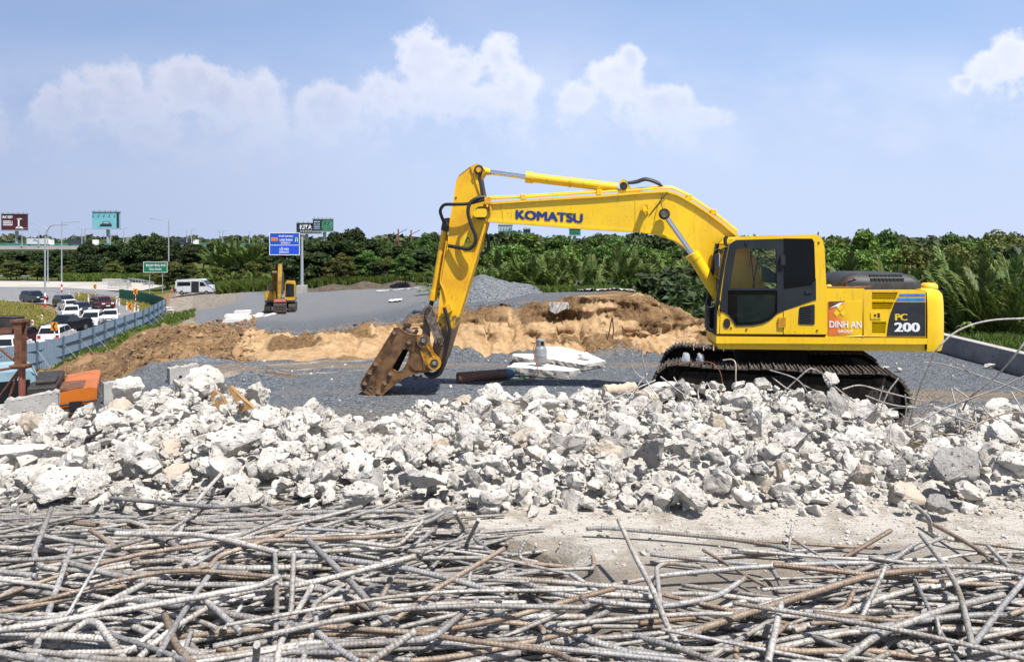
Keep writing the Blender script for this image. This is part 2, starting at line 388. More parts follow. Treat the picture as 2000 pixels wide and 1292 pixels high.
def deck():
    m, g, b = new_mat('worn deck concrete'); v = coords(g)
    st = g.add('ShaderNodeVectorMath', operation='MULTIPLY', i_0=v, i_1=(0.55, 2.6, 1)).outputs[0]
    n = g.noise(st, 1.6, 7, 0.62); f = g.noise(v, 60, 5, 0.7); w = g.noise(v, 4.0, 7, 0.65)
    y = g.add('ShaderNodeSeparateXYZ', i_0=v).outputs[1]
    near = g.ramp(g.math('ADD', y, g.math('MULTIPLY', g.math('SUBTRACT', n, 0.5), 1.6)), 3.45, 4.15)
    col = g.mix(near, (0.20, 0.175, 0.145), (0.52, 0.485, 0.43))
    col = g.mix(g.math('MULTIPLY', g.ramp(w, 0.48, 0.62), 0.75), col, (0.29, 0.25, 0.20))
    col = g.mix(g.ramp(f, 0.54, 0.66, 0, 0.75), col, (0.13, 0.105, 0.085))
    fine = g.noise(st, 14, 7, 0.7); col = g.mix(g.ramp(fine, 0.5, 0.66, 0, 0.55), col, (0.21, 0.165, 0.12))
    zz = g.add('ShaderNodeSeparateXYZ', i_0=v).outputs[2]; col = g.mix(g.ramp(zz, -0.03, -0.12), col, g.mix(w, (0.05, 0.04, 0.03), (0.12, 0.095, 0.07)))      # dark soil tone painted in as shade on the added bay's floor
    g.put(b, 'Base Color', col); b.inputs['Roughness'].default_value = 0.9
    bump(g, b, g.math('ADD', g.math('ADD', f, fine), g.math('MULTIPLY', w, 0.8)), 0.8, 0.02); return m
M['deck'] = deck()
def rebar_mat(name, a, b_, r):
    m, g, b = new_mat(name); v = coords(g)
    oi = g.add('ShaderNodeObjectInfo').outputs['Random']
    off = g.add('ShaderNodeVectorMath', operation='SCALE', i_0=(9.1, 17.7, 5.3)); g.put(off, 'Scale', oi)
    v = g.add('ShaderNodeVectorMath', operation='ADD', i_0=v, i_1=off.outputs[0]).outputs[0]
    n = g.noise(v, 7, 6, 0.65); f = g.noise(v, 70, 4, 0.7)
    col = g.mix(g.ramp(n, 0.38, 0.62), a, b_)
    col = g.mix(g.math('MULTIPLY', g.ramp(g.noise(v, 3.3, 5, 0.6), 0.52, 0.68), 0.75), col, r)
    col = g.mix(g.ramp(f, 0.46, 0.66, 0, 0.7), col, (0.085, 0.06, 0.042))
    hs = g.add('ShaderNodeHueSaturation', i_Color=col); g.put(hs, 'Value', g.ramp(oi, 0, 1, 0.72, 1.25, False))
    g.put(b, 'Base Color', hs.outputs[0]); b.inputs['Roughness'].default_value = 0.62; b.inputs['Metallic'].default_value = 0.25
    bump(g, b, f, 0.3, 0.004); return m
M['rebar'] = rebar_mat('dusty rebar', (0.33, 0.315, 0.295), (0.47, 0.45, 0.42), (0.26, 0.21, 0.16))
M['rebarrust'] = rebar_mat('rusted rebar', (0.22, 0.165, 0.12), (0.32, 0.26, 0.205), (0.17, 0.095, 0.05))
M['rebarblue'] = rebar_mat('blue grey rebar', (0.27, 0.27, 0.28), (0.38, 0.37, 0.36), (0.25, 0.19, 0.14))
M['wood'] = pm('splintered timber', (0.42, 0.26, 0.11), (0.30, 0.17, 0.07), 18, 0.8, 0, 0.4)
M['orange'] = pm('orange machine paint', (0.52, 0.145, 0.014), (0.40, 0.105, 0.012), 3, 0.42)
M['tealpaint'] = pm('pale blue truck paint', (0.26, 0.38, 0.43), (0.2, 0.31, 0.36), 3, 0.35)
M['darkmetal'] = pm('dark machine metal', (0.02, 0.019, 0.018), (0.045, 0.038, 0.032), 7, 0.6)
M['galv'] = pm('galvanised steel', (0.30, 0.34, 0.37), (0.38, 0.41, 0.43), 3, 0.5, 0.2)
M['fence'] = pm('grey blue sheet steel', (0.165, 0.235, 0.31), (0.20, 0.27, 0.345), 0.7, 0.5)
M['fenceframe'] = pm('grey blue fence frame', (0.085, 0.135, 0.195), None, rough=0.5)
M['greensheet'] = pm('green sheet steel', (0.012, 0.10, 0.055), (0.016, 0.12, 0.065), 0.8, 0.5)
M['signgreen'] = pm('green sign face', (0.004, 0.16, 0.085), None, rough=0.45)
M['signblue'] = pm('blue sign face', (0.010, 0.075, 0.52), None, rough=0.45)
M['signorange'] = pm('orange sign face', (0.72, 0.27, 0.012), None, rough=0.5)
M['reflwhite'] = pm('white marker paint', (0.74, 0.74, 0.72), None, rough=0.6)
M['red'] = pm('red marker paint', (0.5, 0.03, 0.02), None, rough=0.5)
M['tarp'] = pm('white geotextile', (0.66, 0.65, 0.63), (0.55, 0.54, 0.52), 6, 0.85, 0, 0.3)
M['sack'] = pm('beige roll cloth', (0.52, 0.44, 0.33), (0.42, 0.34, 0.25), 8, 0.85, 0, 0.4)
M['gascyl'] = pm('grey gas cylinder paint', (0.25, 0.265, 0.275), (0.20, 0.215, 0.225), 8, 0.45)
M['hose_red'] = pm('red gas hose', (0.36, 0.055, 0.04), None, rough=0.55)
M['hose_green'] = pm('green gas hose', (0.03, 0.22, 0.11), None, rough=0.55)
M['bluepaint'] = pm('blue cylinder shoulder', (0.02, 0.12, 0.30), (0.04, 0.13, 0.24), 12, 0.55)
M['oxy'] = pm('rusty oxygen cylinder', (0.155, 0.075, 0.045), (0.085, 0.06, 0.05), 6, 0.65, 0.2, 0.2)
M['tyre'] = pm('tyre rubber', (0.012, 0.012, 0.012), None, rough=0.8)
M['rim'] = pm('alloy rim', (0.35, 0.35, 0.36), None, rough=0.35, metal=0.8)
M['lampwhite'] = pm('headlamp glass', (0.7, 0.72, 0.75), None, rough=0.15, spec=0.8)
M['lampred'] = pm('tail lamp glass', (0.45, 0.012, 0.012), None, rough=0.2)
for k, c in dict(cwhite=(0.78, 0.78, 0.78), cblack=(0.010, 0.011, 0.013), cgrey=(0.03, 0.033, 0.037), cmaroon=(0.085, 0.008, 0.016), cblue=(0.012, 0.017, 0.03), csilver=(0.55, 0.57, 0.60)).items():
    M[k] = pm('car paint ' + k[1:], c, None, rough=0.3, spec=0.5, coat=0.8)
M['skin'] = pm('skin', (0.30, 0.17, 0.11), None, rough=0.6)
M['clothdark'] = pm('dark cloth', (0.02, 0.02, 0.025), None, rough=0.9)
M['clothtan'] = pm('tan cloth', (0.35, 0.27, 0.2), None, rough=0.9)
M['bark'] = pm('tree bark', (0.075, 0.055, 0.04), (0.045, 0.034, 0.026), 8, 0.9, 0, 0.4)

def leaf(name, a, b_, var=0.5, trans=0.25):
    m = bpy.data.materials.new(name); m.use_nodes = True; g = NT(m.node_tree)
    out = g.add('ShaderNodeOutputMaterial'); v = coords(g)
    oi = g.add('ShaderNodeObjectInfo').outputs['Random']
    geo = g.add('ShaderNodeNewGeometry').outputs['Random Per Island']
    n = g.noise(v, 0.9, 3, 0.5)
    col = g.mix(g.ramp(g.math('ADD', g.math('MULTIPLY', geo, 0.6), g.math('MULTIPLY', n, 0.5)), 0.2, 0.85), a, b_)
    hs = g.add('ShaderNodeHueSaturation', i_Color=col)
    g.put(hs, 'Value', g.ramp(oi, 0, 1, 1 - var * 0.5, 1 + var * 0.5, False)); g.put(hs, 'Hue', g.ramp(oi, 0, 1, 0.49, 0.512, False))
    d = g.add('ShaderNodeBsdfPrincipled', i_Roughness=0.55); g.put(d, 'Base Color', hs.outputs[0]); d.inputs['Specular IOR Level'].default_value = 0.3
    t = g.add('ShaderNodeBsdfTranslucent'); g.put(t, 'Color', hs.outputs[0])
    mx = g.add('ShaderNodeMixShader', i_0=trans, i_1=d.outputs[0], i_2=t.outputs[0]); g.t.links.new(mx.outputs[0], out.inputs[0])
    return m
M['leaf'] = leaf('tree leaves', (0.03780000000000001, 0.0775, 0.015), (0.11480400000000002, 0.2, 0.0375))
M['leaf_bright'] = leaf('bright tree leaves', (0.058320000000000004, 0.108, 0.0168), (0.18144000000000002, 0.264, 0.048))
M['leaf_olive'] = leaf('olive tree leaves', (0.06210000000000001, 0.0747, 0.0172), (0.16146, 0.1725, 0.0403))
M['leaf_dark'] = leaf('dark tree leaves', (0.017496, 0.0351, 0.0121), (0.058320000000000004, 0.0837, 0.0216))
M['palm'] = leaf('nipa palm leaves', (0.050544000000000006, 0.091, 0.0182), (0.16848000000000002, 0.2145, 0.052), 0.5, 0.22)
M['palmdry'] = leaf('dry palm leaves', (0.28, 0.17, 0.06), (0.38, 0.24, 0.09), 0.3, 0.2)
M['grass'] = leaf('green grass', (0.06, 0.10, 0.018), (0.14, 0.19, 0.035), 0.2, 0.3)
M['grassdry'] = leaf('dry grass', (0.24, 0.22, 0.055), (0.36, 0.32, 0.09), 0.2, 0.3)
M['fargreen'] = leaf('far trees', (0.028512000000000003, 0.0432, 0.0168), (0.07776, 0.102, 0.0336), 0.3, 0.1)

def ground_mat():
    m, g, b = new_mat('ground'); v = g.add('ShaderNodeNewGeometry').outputs['Position']
    A = {k: g.add('ShaderNodeAttribute', attribute_name=k).outputs['Fac'] for k in ('gravel', 'sand', 'grass', 'mud')}
    nz = g.math('MULTIPLY', g.math('SUBTRACT', g.noise(v, 1.4, 7, 0.65), 0.5), 0.9)
    nf = g.math('MULTIPLY', g.math('SUBTRACT', g.noise(v, 9, 5, 0.65), 0.5), 0.5)
    wob = g.math('ADD', nz, nf)
    def zone(k, lo=0.4, hi=0.6): return g.ramp(g.math('ADD', A[k], g.math('MULTIPLY', wob, g.ramp(g.math('ABSOLUTE', g.math('SUBTRACT', A[k], 0.5)), 0.3, 0.5, 1.0, 0.0))), lo, hi)
    f = g.noise(v, 11, 7, 0.7); c = g.noise(v, 0.8, 6, 0.6); ff = g.noise(v, 45, 3, 0.6)
    dirt = g.mix(g.ramp(f, 0.32, 0.68), (0.085, 0.048, 0.024), (0.25, 0.155, 0.078))
    dirt = g.mix(g.ramp(c, 0.42, 0.66), dirt, (0.30, 0.195, 0.10))
    sand = g.mix(g.ramp(g.noise(v, 3.2, 7, 0.65), 0.32, 0.7), (0.36, 0.225, 0.115), (0.55, 0.385, 0.22))
    sand = g.mix(g.ramp(f, 0.55, 0.68, 0, 0.6), sand, (0.22, 0.125, 0.06))
    cell = g.vor(v, 24, 'F1', 'Color'); cs = g.add('ShaderNodeSeparateColor', i_0=cell).outputs[0]
    gravel = g.mix(g.ramp(cs, 0.0, 1.0, 0, 1, False), (0.040, 0.047, 0.056), (0.215, 0.235, 0.26))
    gravel = g.mix(g.ramp(c, 0.35, 0.7, 0, 0.5), gravel, (0.15, 0.155, 0.165))
    gravel = g.mix(g.ramp(g.noise(g.add('ShaderNodeVectorMath', operation='MULTIPLY', i_0=v, i_1=(0.35, 1.5, 1)).outputs[0], 0.5, 6, 0.6), 0.56, 0.68, 0, 0.75), gravel, (0.25, 0.19, 0.13))
    yy = g.add('ShaderNodeSeparateXYZ', i_0=v).outputs[1]      # the far field is rolled flat and dusty
    gravel = g.mix(g.ramp(yy, 26, 60, 0, 0.72), gravel, g.mix(c, (0.17, 0.178, 0.19), (0.25, 0.255, 0.262)))
    gravel = g.mix(g.math('MULTIPLY', g.ramp(g.math('ADD', yy, g.math('MULTIPLY', nz, 2.5)), 12.6, 14.2, 1.0, 0.0), 0.7), gravel, g.mix(cs, (0.11, 0.095, 0.08), (0.25, 0.225, 0.19)))      # dust and fines below the heap
    grass = g.mix(g.ramp(f, 0.3, 0.7), (0.035, 0.05, 0.012), (0.12, 0.14, 0.03))
    mud = g.mix(g.ramp(g.noise(v, 2.0, 6, 0.6), 0.35, 0.65), (0.17, 0.14, 0.11), (0.33, 0.295, 0.255))
    col = g.mix(zone('sand'), dirt, sand)
    col = g.mix(zone('gravel'), col, gravel)
    col = g.mix(zone('mud'), col, mud)
    col = g.mix(zone('grass'), col, grass)
    g.put(b, 'Base Color', col); b.inputs['Roughness'].default_value = 0.95; b.inputs['Specular IOR Level'].default_value = 0.15
    gz = zone('gravel')
    h = g.math('ADD', g.math('MULTIPLY', g.vor(v, 24), g.math('MULTIPLY', gz, -1.0)), g.math('MULTIPLY', f, g.ramp(gz, 0, 1, 1.6, 0.2, False)))
    bump(g, b, h, 1.0, 0.05); return m
M['ground'] = ground_mat()
M['pile'] = None
def gravel_only():
    m, g, b = new_mat('blue grey gravel'); v = g.add('ShaderNodeNewGeometry').outputs['Position']
    cs = g.add('ShaderNodeSeparateColor', i_0=g.vor(v, 20, 'F1', 'Color')).outputs[0]
    col = g.mix(cs, (0.05, 0.058, 0.068), (0.24, 0.26, 0.285)); col = g.mix(g.ramp(g.noise(v, 1.2, 5), 0.4, 0.7, 0, 0.35), col, (0.17, 0.165, 0.16))
    g.put(b, 'Base Color', col); b.inputs['Roughness'].default_value = 0.95
    bump(g, b, g.math('MULTIPLY', g.vor(v, 20), -1), 1.0, 0.05); return m
M['pile'] = gravel_only()
M['asphalt'] = pm('grey road', (0.155, 0.155, 0.16), (0.205, 0.205, 0.21), 0.25, 0.9, 0, 0.2, 20)
M['apron'] = pm('pale concrete road', (0.43, 0.405, 0.365), (0.35, 0.335, 0.31), 0.15, 0.9)

M['clod'] = pm('dirt clods', (0.10, 0.058, 0.03), (0.30, 0.19, 0.10), 1.5, 0.95, 0, 0.6, 9)
M['greycloth'] = pm('grey geotextile', (0.36, 0.35, 0.335), (0.27, 0.26, 0.245), 5, 0.9, 0, 0.4)
# ------------------------------------------------------------------ ground: one sheet from the broken deck to the horizon
PROF = {
 -500: [(4, 4.6), (7, 5.4), (14, 6.5), (22, 8), (40, 9.6), (52, 10), (60, 9.75), (75, 9.7), (400, 9.7)],
 0: [(4, 3.2), (9.5, 3.05), (11, 4.6), (14, 5.3), (28, 5.9), (40, 8.0), (50, 9.9), (53, 10), (57, 9.75), (75, 9.7), (400, 9.7)],
 100: [(4, 3.05), (12.8, 3.05), (13.8, 5.2), (28, 5.6), (40, 7.2), (50, 8.9), (56, 10), (60, 9.75), (75, 9.7), (400, 9.7)],
 200: [(4, 3.05), (16.2, 3.1), (18, 4.3), (26, 5.0), (40, 6.6), (52, 8.4), (66, 9.95), (72, 9.75), (76, 9.7), (400, 9.7)],
 300: [(4, 3.05), (17.2, 3.05), (19.5, 3.6), (25, 4.1), (36, 5.2), (50, 6.8), (70, 8.9), (88, 10), (96, 9.7), (400, 9.7)],
 400: [(4, 3.05), (18, 3.05), (20, 3.2), (24, 3.4), (36, 4.6), (50, 6.0), (72, 7.9), (100, 8.9), (120, 8.8), (400, 9)],
 480: [(4, 3.05), (18, 3.05), (20, 2.9), (21.5, 2.6), (30, 3.5), (45, 4.95), (72, 7.1), (112, 8.2), (400, 9)],
 600: [(4, 3.05), (18.1, 3.05), (19.6, 2.85), (20.3, 2.52), (40, 4.4), (72, 6.9), (112, 7.9), (400, 9)],
 700: [(4, 3.05), (18.9, 3.05), (20.6, 2.75), (21.2, 2.41), (40, 4.1), (72, 6.4), (112, 7.5), (400, 9)],
 860: [(4, 3.05), (19.7, 3.05), (21.5, 2.55), (21.9, 2.12), (30, 2.6), (40, 3.4), (72, 5.6), (105, 6.7), (400, 9)],
 950: [(4, 3.05), (19.9, 3.05), (21.7, 2.45), (22.1, 1.95), (28, 2.35), (38, 2.9), (48, 8), (400, 9)],
 1050: [(4, 3.05), (20, 3.05), (21.7, 2.45), (22.1, 1.85), (30, 2.15), (36, 2.5), (44, 8), (400, 9)],
 1200: [(4, 3.05), (20, 3.05), (21.6, 2.5), (22.2, 1.74), (28, 1.95), (33, 2.3), (40, 8), (400, 9)],
 1250: [(4, 3.05), (20.1, 3.05), (21.5, 2.45), (22.2, 1.68), (25, 1.75), (30, 2.2), (38, 8), (400, 9)],
 1320: [(4, 3.05), (20.2, 3.05), (21.5, 2.6), (22.3, 2.03), (23.5, 2.2), (30, 6), (36, 8), (400, 9)],
 1380: [(4, 3.05), (20.2, 3.05), (21.4, 2.75), (22, 2.4), (23, 2.6), (28, 6), (36, 8), (400, 9)],
 1430: [(4, 3.05), (20.3, 3.05), (21.2, 2.88), (21.8, 2.70), (22.6, 2.95), (27, 6), (36, 8), (400, 9)],
 1550: [(4, 3.05), (20.5, 3.05), (21.3, 2.95), (22.5, 3.3), (27, 6), (36, 8), (400, 9)],
 1660: [(4, 3.05), (20.8, 3.05), (22, 3.1), (27, 6), (36, 8), (400, 9)],
 1840: [(4, 3.05), (20.3, 3.05), (22, 3.1), (27, 6), (36, 8), (400, 9)],
 2600: [(4, 3.05), (20.3, 3.05), (22, 3.1), (27, 6), (36, 8), (400, 9)],
}
KX = sorted(PROF); WALLX = 11.62
def drop_arr(px, Y):
    """px, Y arrays -> metres below the eye"""
    px = np.clip(px, KX[0], KX[-1]); res = np.zeros_like(Y)
    cols = np.stack([np.interp(np.log(Y), np.log([a for a, _ in PROF[k]]), [d for _, d in PROF[k]]) for k in KX])
    idx = np.clip(np.searchsorted(KX, px, side='right') - 1, 0, len(KX) - 2)
    k0 = np.array(KX)[idx]; k1 = np.array(KX)[idx + 1]; t = (px - k0) / (k1 - k0); t = t * t * (3 - 2 * t) * 0.5 + t * 0.5
    ii = np.arange(len(Y)); res = cols[idx, ii] * (1 - t) + cols[idx + 1, ii] * t
    X = (px - HX) / FPX * Y
    over = np.clip((X - WALLX - 2.6) / 7.0, 0, 1); over = over * over * (3 - 2 * over)
    return np.where((Y < 60) & (over > 0), np.maximum(res, 3.05 + over * 5.2), res)
# value-noise lattice in numpy (fast): several octaves of smoothly interpolated random grids
_rs = np.random.RandomState(5); _LAT = _rs.rand(256, 256)
def vnoise(x, y, sc, octv=4, seed=0):
    x = np.asarray(x, float) * sc + seed * 17.3; y = np.asarray(y, float) * sc + seed * 9.1; a = 0; amp = 1.0; tot = 0
    for o in range(octv):
        xi = np.floor(x).astype(int); yi = np.floor(y).astype(int); fx = x - xi; fy = y - yi
        fx = fx * fx * (3 - 2 * fx); fy = fy * fy * (3 - 2 * fy)
        g = lambda i, j: _LAT[(xi + i) % 256, (yi + j) % 256]
        a = a + amp * ((g(0, 0) * (1 - fx) + g(1, 0) * fx) * (1 - fy) + (g(0, 1) * (1 - fx) + g(1, 1) * fx) * fy)
        tot += amp; amp *= 0.5; x = x * 2.03 + 3.7; y = y * 2.03 + 1.9
    return a / tot - 0.5

def seg(y, pts):  # piecewise value along px
    return np.interp(y, [p[0] for p in pts], [p[1] for p in pts])

def height_arr(px, Y):
    X = (px - HX) / FPX * Y
    # wander of the cut edge so that it is ragged
    jag = vnoise(X, Y * 0.3, 0.9, 4, 1) * 1.1 + vnoise(X, Y * 0.2, 3.5, 3, 2) * 0.35
    incut = np.clip((Y - 17) / 2, 0, 1) * np.clip((27 - Y) / 4, 0, 1)
    d = drop_arr(px, Y + jag * incut)
    z = CZ - d
    # lumps: dirt on the left is rough, gravel nearly flat, sand face rippled
    dirtw = np.clip((470 - px) / 120, 0, 1) * np.clip((Y - 17) / 3, 0, 1) * np.clip((70 - Y) / 15, 0, 1)
    z += dirtw * (vnoise(X, Y, 0.35, 5, 3) * 1.3 + np.abs(vnoise(X, Y, 1.1, 4, 4)) * 1.1 + vnoise(X, Y, 3.2, 3, 64) * 0.30)
    z += dirtw * np.exp(-((px - 330) / 110) ** 2) * np.exp(-((Y - 30) / 9) ** 2) * 0.55
    face = np.clip((Y - 19.2) / 1.0, 0, 1) * np.clip((23.5 - Y) / 1.0, 0, 1)
    z += face * (vnoise(X, Y, 1.3, 4, 5) * 0.42 + np.abs(vnoise(X, Y, 4.0, 3, 6)) * 0.16 + vnoise(X, Y, 8.0, 3, 65) * 0.13 - np.clip(vnoise(X * 2.2, Y * 0.25, 2.4, 2, 66) - 0.12, 0, 1) * 0.9 - np.abs(vnoise(X * 1.6, Y * 0.3, 1.8, 2, 61)) * 0.26) * np.clip((1500 - px) / 200, 0, 1)
    # a caved hollow in the high part of the face
    z -= 0.42 * np.exp(-((px - 1265) / 52) ** 2) * np.exp(-((Y - 21.55) / 0.22) ** 2)
    z -= 0.35 * np.exp(-((px - 1110) / 22) ** 2) * np.exp(-((Y - 21.7) / 0.4) ** 2)
    z += 0.14 * np.exp(-((px - 930) / 30) ** 2) * np.exp(-((Y - 21.3) / 0.3) ** 2)
    z += vnoise(X, Y, 0.8, 4, 7) * 0.07 * np.clip((Y - 9) / 3, 0, 1)
    z += np.clip((Y - 24) / 10, 0, 1) * np.clip((300 - Y) / 100, 0, 1) * vnoise(X, Y, 0.12, 4, 8) * 0.35
    # ridges of gravel pushed up along the far-left brink
    z += 0.25 * np.exp(-((Y - 17.0) / 0.7) ** 2) * np.clip((560 - px) / 60, 0, 1) * np.clip((px - 180) / 60, 0, 1)
    return z, jag
def ground_zs(X, Y):
    X = np.asarray(X, float); Y = np.asarray(Y, float); return height_arr(X / Y * FPX + HX, Y)[0]
def ground_z(X, Y): return float(ground_zs([X], [Y])[0])

def make_ground():
    pxs = np.concatenate([np.arange(-520, -20, 20), np.arange(-20, 1500, 3.5), np.arange(1500, 2060, 8), np.arange(2060, 2610, 25)])
    Ys = np.concatenate([np.arange(4.0, 12, 0.35), np.arange(12, 17, 0.12), np.arange(17, 24, 0.045), np.geomspace(24, 130, 150), np.geomspace(136, 3500, 26)])
    nx, ny = len(pxs), len(Ys)
    PX, YY = np.meshgrid(pxs, Ys); px = PX.ravel(); Y = YY.ravel()
    X = (px - HX) / FPX * Y
    z, jag = height_arr(px, Y)
    # strata: ledges and hollows pushed in and out of the cut
    fm = np.clip((Y - 20.6) / 0.5, 0, 1) * np.clip((22.6 - Y) / 0.4, 0, 1) * np.clip((1480 - px) / 60, 0, 1) * np.clip((px - 480) / 60, 0, 1)
    Yd = Y + fm * (vnoise(X * 0.55, z * 4.0, 1.3, 4, 62) * 0.8 + vnoise(X * 2.2, z * 5.0, 1.6, 2, 63) * 0.14)
    V = np.stack([X, Yd, z], 1)
    i = np.arange((nx - 1) * (ny - 1)); r, c = i // (nx - 1), i % (nx - 1); a = r * nx + c
    F = np.stack([a, a + 1, a + nx + 1, a + nx], 1)
    me = np_mesh('ground', V, F, smooth=True, mat=M['ground'])
    # zones (what lies on the surface)
    edge = seg(px, [(-500, 9), (0, 11), (100, 13.2), (200, 17.2), (300, 18.2), (400, 18.2), (480, 18.4), (600, 18.3), (740, 19.2), (860, 19.9), (1400, 20.2), (1660, 21.0), (2600, 30)]) + jag * 0.8
    top = seg(px, [(-500, 999), (340, 999), (380, 70), (430, 40), (470, 27), (520, 21.6), (600, 20.7), (700, 21.4), (860, 22.1), (1050, 22.4), (1120, 25), (1180, 27.5), (1230, 30), (1260, 999), (2600, 999)]) - jag * 0.8
    sm = lambda t: np.clip(t, 0, 1)
    gravel = np.maximum(sm((edge - Y) / 0.5 + 0.5), sm((Y - top) / 0.6 + 0.5) * np.maximum(sm((950 - px) / 40), sm((42 - Y) / 4)) * sm((125 - Y) / 10))
    streak = sm(vnoise(X * 0.35 + Y * 0.2, Y * 1.6, 0.55, 4, 11) * 6 - 0.9) * np.exp(-((px - 520) / 150) ** 2) * np.exp(-((Y - 16.8) / 1.1) ** 2)
    gravel = gravel * (1 - 0.9 * streak)
    sand = sm((px - 430) / 60) * sm((1700 - px) / 60) * sm((Y - edge + 0.2) / 0.4) * sm((top - Y) / 0.5 + 0.4) * sm((26 - Y) / 2)
    sand *= 0.30 + sm((vnoise(X, Y, 1.1, 4, 12) + 0.16) * 5) * 0.70
    sand *= 1 - 0.8 * sm((z - (CZ - 2.48)) / 0.2) * sm((px - 1060) / 60) * sm(vnoise(X, Y, 1.8, 3, 67) * 4 + 0.8)
    # the uppermost lift of the bank is darker dirt
    sand *= 1 - 0.85 * sm((z - (CZ - 2.48)) / 0.12) * sm(vnoise(X, Y, 2.2, 3, 13) * 4 + 0.75) * sm((1130 - px) / 40)
    sand *= 1 - 0.85 * sm(1.15 - (top - Y) / 0.42) * sm(vnoise(X, Y, 2.6, 3, 15) * 5 + 0.7) * sm((1140 - px) / 40)
    track = seg(Y, [(17, 250), (30, 300), (45, 372), (60, 378), (80, 352), (105, 345), (130, 380), (400, 420)])
    mud = np.exp(-((px - track) / (26 + 10 * vnoise(X, Y, 0.3, 2, 14))) ** 2) * sm((Y - 34) / 8) * sm((200 - Y) / 30)
    mud = np.maximum(mud, sm((Y - 88) / 10) * sm((px - 320) / 20) * sm((540 - px) / 120) * sm((140 - Y) / 8) * 0.8)
    rut = sum(np.exp(-((Y - (y0 + (px - 420) * 0.0042)) / 0.16) ** 2) for y0 in (16.2, 16.75, 17.5)) * sm((px - 380) / 60) * sm((900 - px) / 120) * sm(vnoise(X, Y, 0.9, 3, 68) * 4 + 0.6)
    mud = np.maximum(mud, rut * 0.9)
    grass = sm((Y - 128) / 8) + sm((X - WALLX - 0.5) / 0.5) * sm((Y - 8) / 3) + sm((Y - 33) / 4) * sm((px - 960) / 40) + sm((px - 1330) / 30) * sm((Y - 23.4) / 1.2)
    fy = seg(px, [(-500, 50), (0, 53.6), (100, 57), (200, 69), (280, 83), (321, 97), (322, 9999)])
    grass = grass + np.exp(-((Y - fy + 4.5) / 4.5) ** 2) * 0.8 * sm((330 - px) / 10) + np.exp(-((px - 335) / 30) ** 2) * np.exp(-((Y - 80) / 14) ** 2)
    for nm, arr in (('gravel', gravel), ('sand', sand), ('grass', np.clip(grass, 0, 1)), ('mud', mud)):
        at_ = me.attributes.new(nm, 'FLOAT', 'POINT'); at_.data.foreach_set('value', np.clip(arr, 0, 1).astype(np.float32))
    o = link('ground', me); tag(o, 'bare ground of blue grey gravel, cut sand bank and brown dirt', 'ground', kind='structure')
    return o
make_ground()

def sheet(name, rows, mat, label, zoff=0.0, n=10):
    """strip of ground between paired points [(left, right), ...] laid as a thin sheet"""
    L = smooth_path([a for a, _ in rows], n); Rr = smooth_path([b for _, b in rows], n); k = 6
    V = []; F = []
    for a, b in zip(L, Rr):
        for j in range(k + 1): p = a.lerp(b, j / k); V.append((p.x, p.y, p.z + zoff))
    for i in range(len(L) - 1):
        for j in range(k): q = i * (k + 1) + j; F.append((q, q + 1, q + k + 2, q + k + 1))
    me = np_mesh(name, V, F, True, mat); o = link(name, me); tag(o, label, 'road', kind='structure'); return o
ZR = CZ - 9.56
def rp(px, Y): return Vector(((px - HX) / FPX * Y, Y, ZR))
sheet('slip_road', [(rp(-420, 150), rp(-420, 112)), (rp(-60, 150), rp(-20, 112)), (rp(120, 147), rp(95, 110)), (rp(232, 135), rp(108, 100)), (rp(268, 112), rp(118, 88)),
                    (rp(272, 90), rp(112, 80)), (rp(186, 71), rp(90, 73)), (rp(88, 59.5), rp(20, 68)), (rp(-20, 55), rp(-110, 64)), (rp(-420, 50), rp(-460, 58))],
      M['asphalt'], 'grey curving slip road where cars queue beside the hoarding')
sheet('concrete_apron', [(rp(-420, 178), rp(-420, 150)), (rp(0, 172), rp(0, 150)), (rp(140, 170), rp(120, 147.5)), (rp(260, 166), rp(215, 140)), (rp(330, 158), rp(280, 140))],
      M['apron'], 'pale concrete carriageway beyond the grass island', 0.02)

# ------------------------------------------------------------------ the broken deck the photographer stands on
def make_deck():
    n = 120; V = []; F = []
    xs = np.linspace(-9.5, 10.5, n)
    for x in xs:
        e = 4.62 + vnoise([x], [0.0], 1.2, 4, 21)[0] * 0.5; lo = -0.42 * min(1, max(0, (0.35 - x) / 0.5)); y1 = 3.95 + vnoise([x], [3.0], 1.5, 3, 22)[0] * 0.4  # lo: unseen bay added under the left bars so their gaps go dark
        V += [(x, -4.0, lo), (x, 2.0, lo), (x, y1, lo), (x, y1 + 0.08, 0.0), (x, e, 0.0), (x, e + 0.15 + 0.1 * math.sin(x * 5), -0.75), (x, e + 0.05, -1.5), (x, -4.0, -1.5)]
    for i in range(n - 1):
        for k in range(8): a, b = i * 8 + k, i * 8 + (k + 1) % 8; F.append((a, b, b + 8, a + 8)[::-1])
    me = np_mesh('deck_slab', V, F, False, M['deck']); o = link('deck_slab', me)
    tag(o, 'worn pale concrete bridge deck edge under the rebar', 'deck', kind='structure')
make_deck()

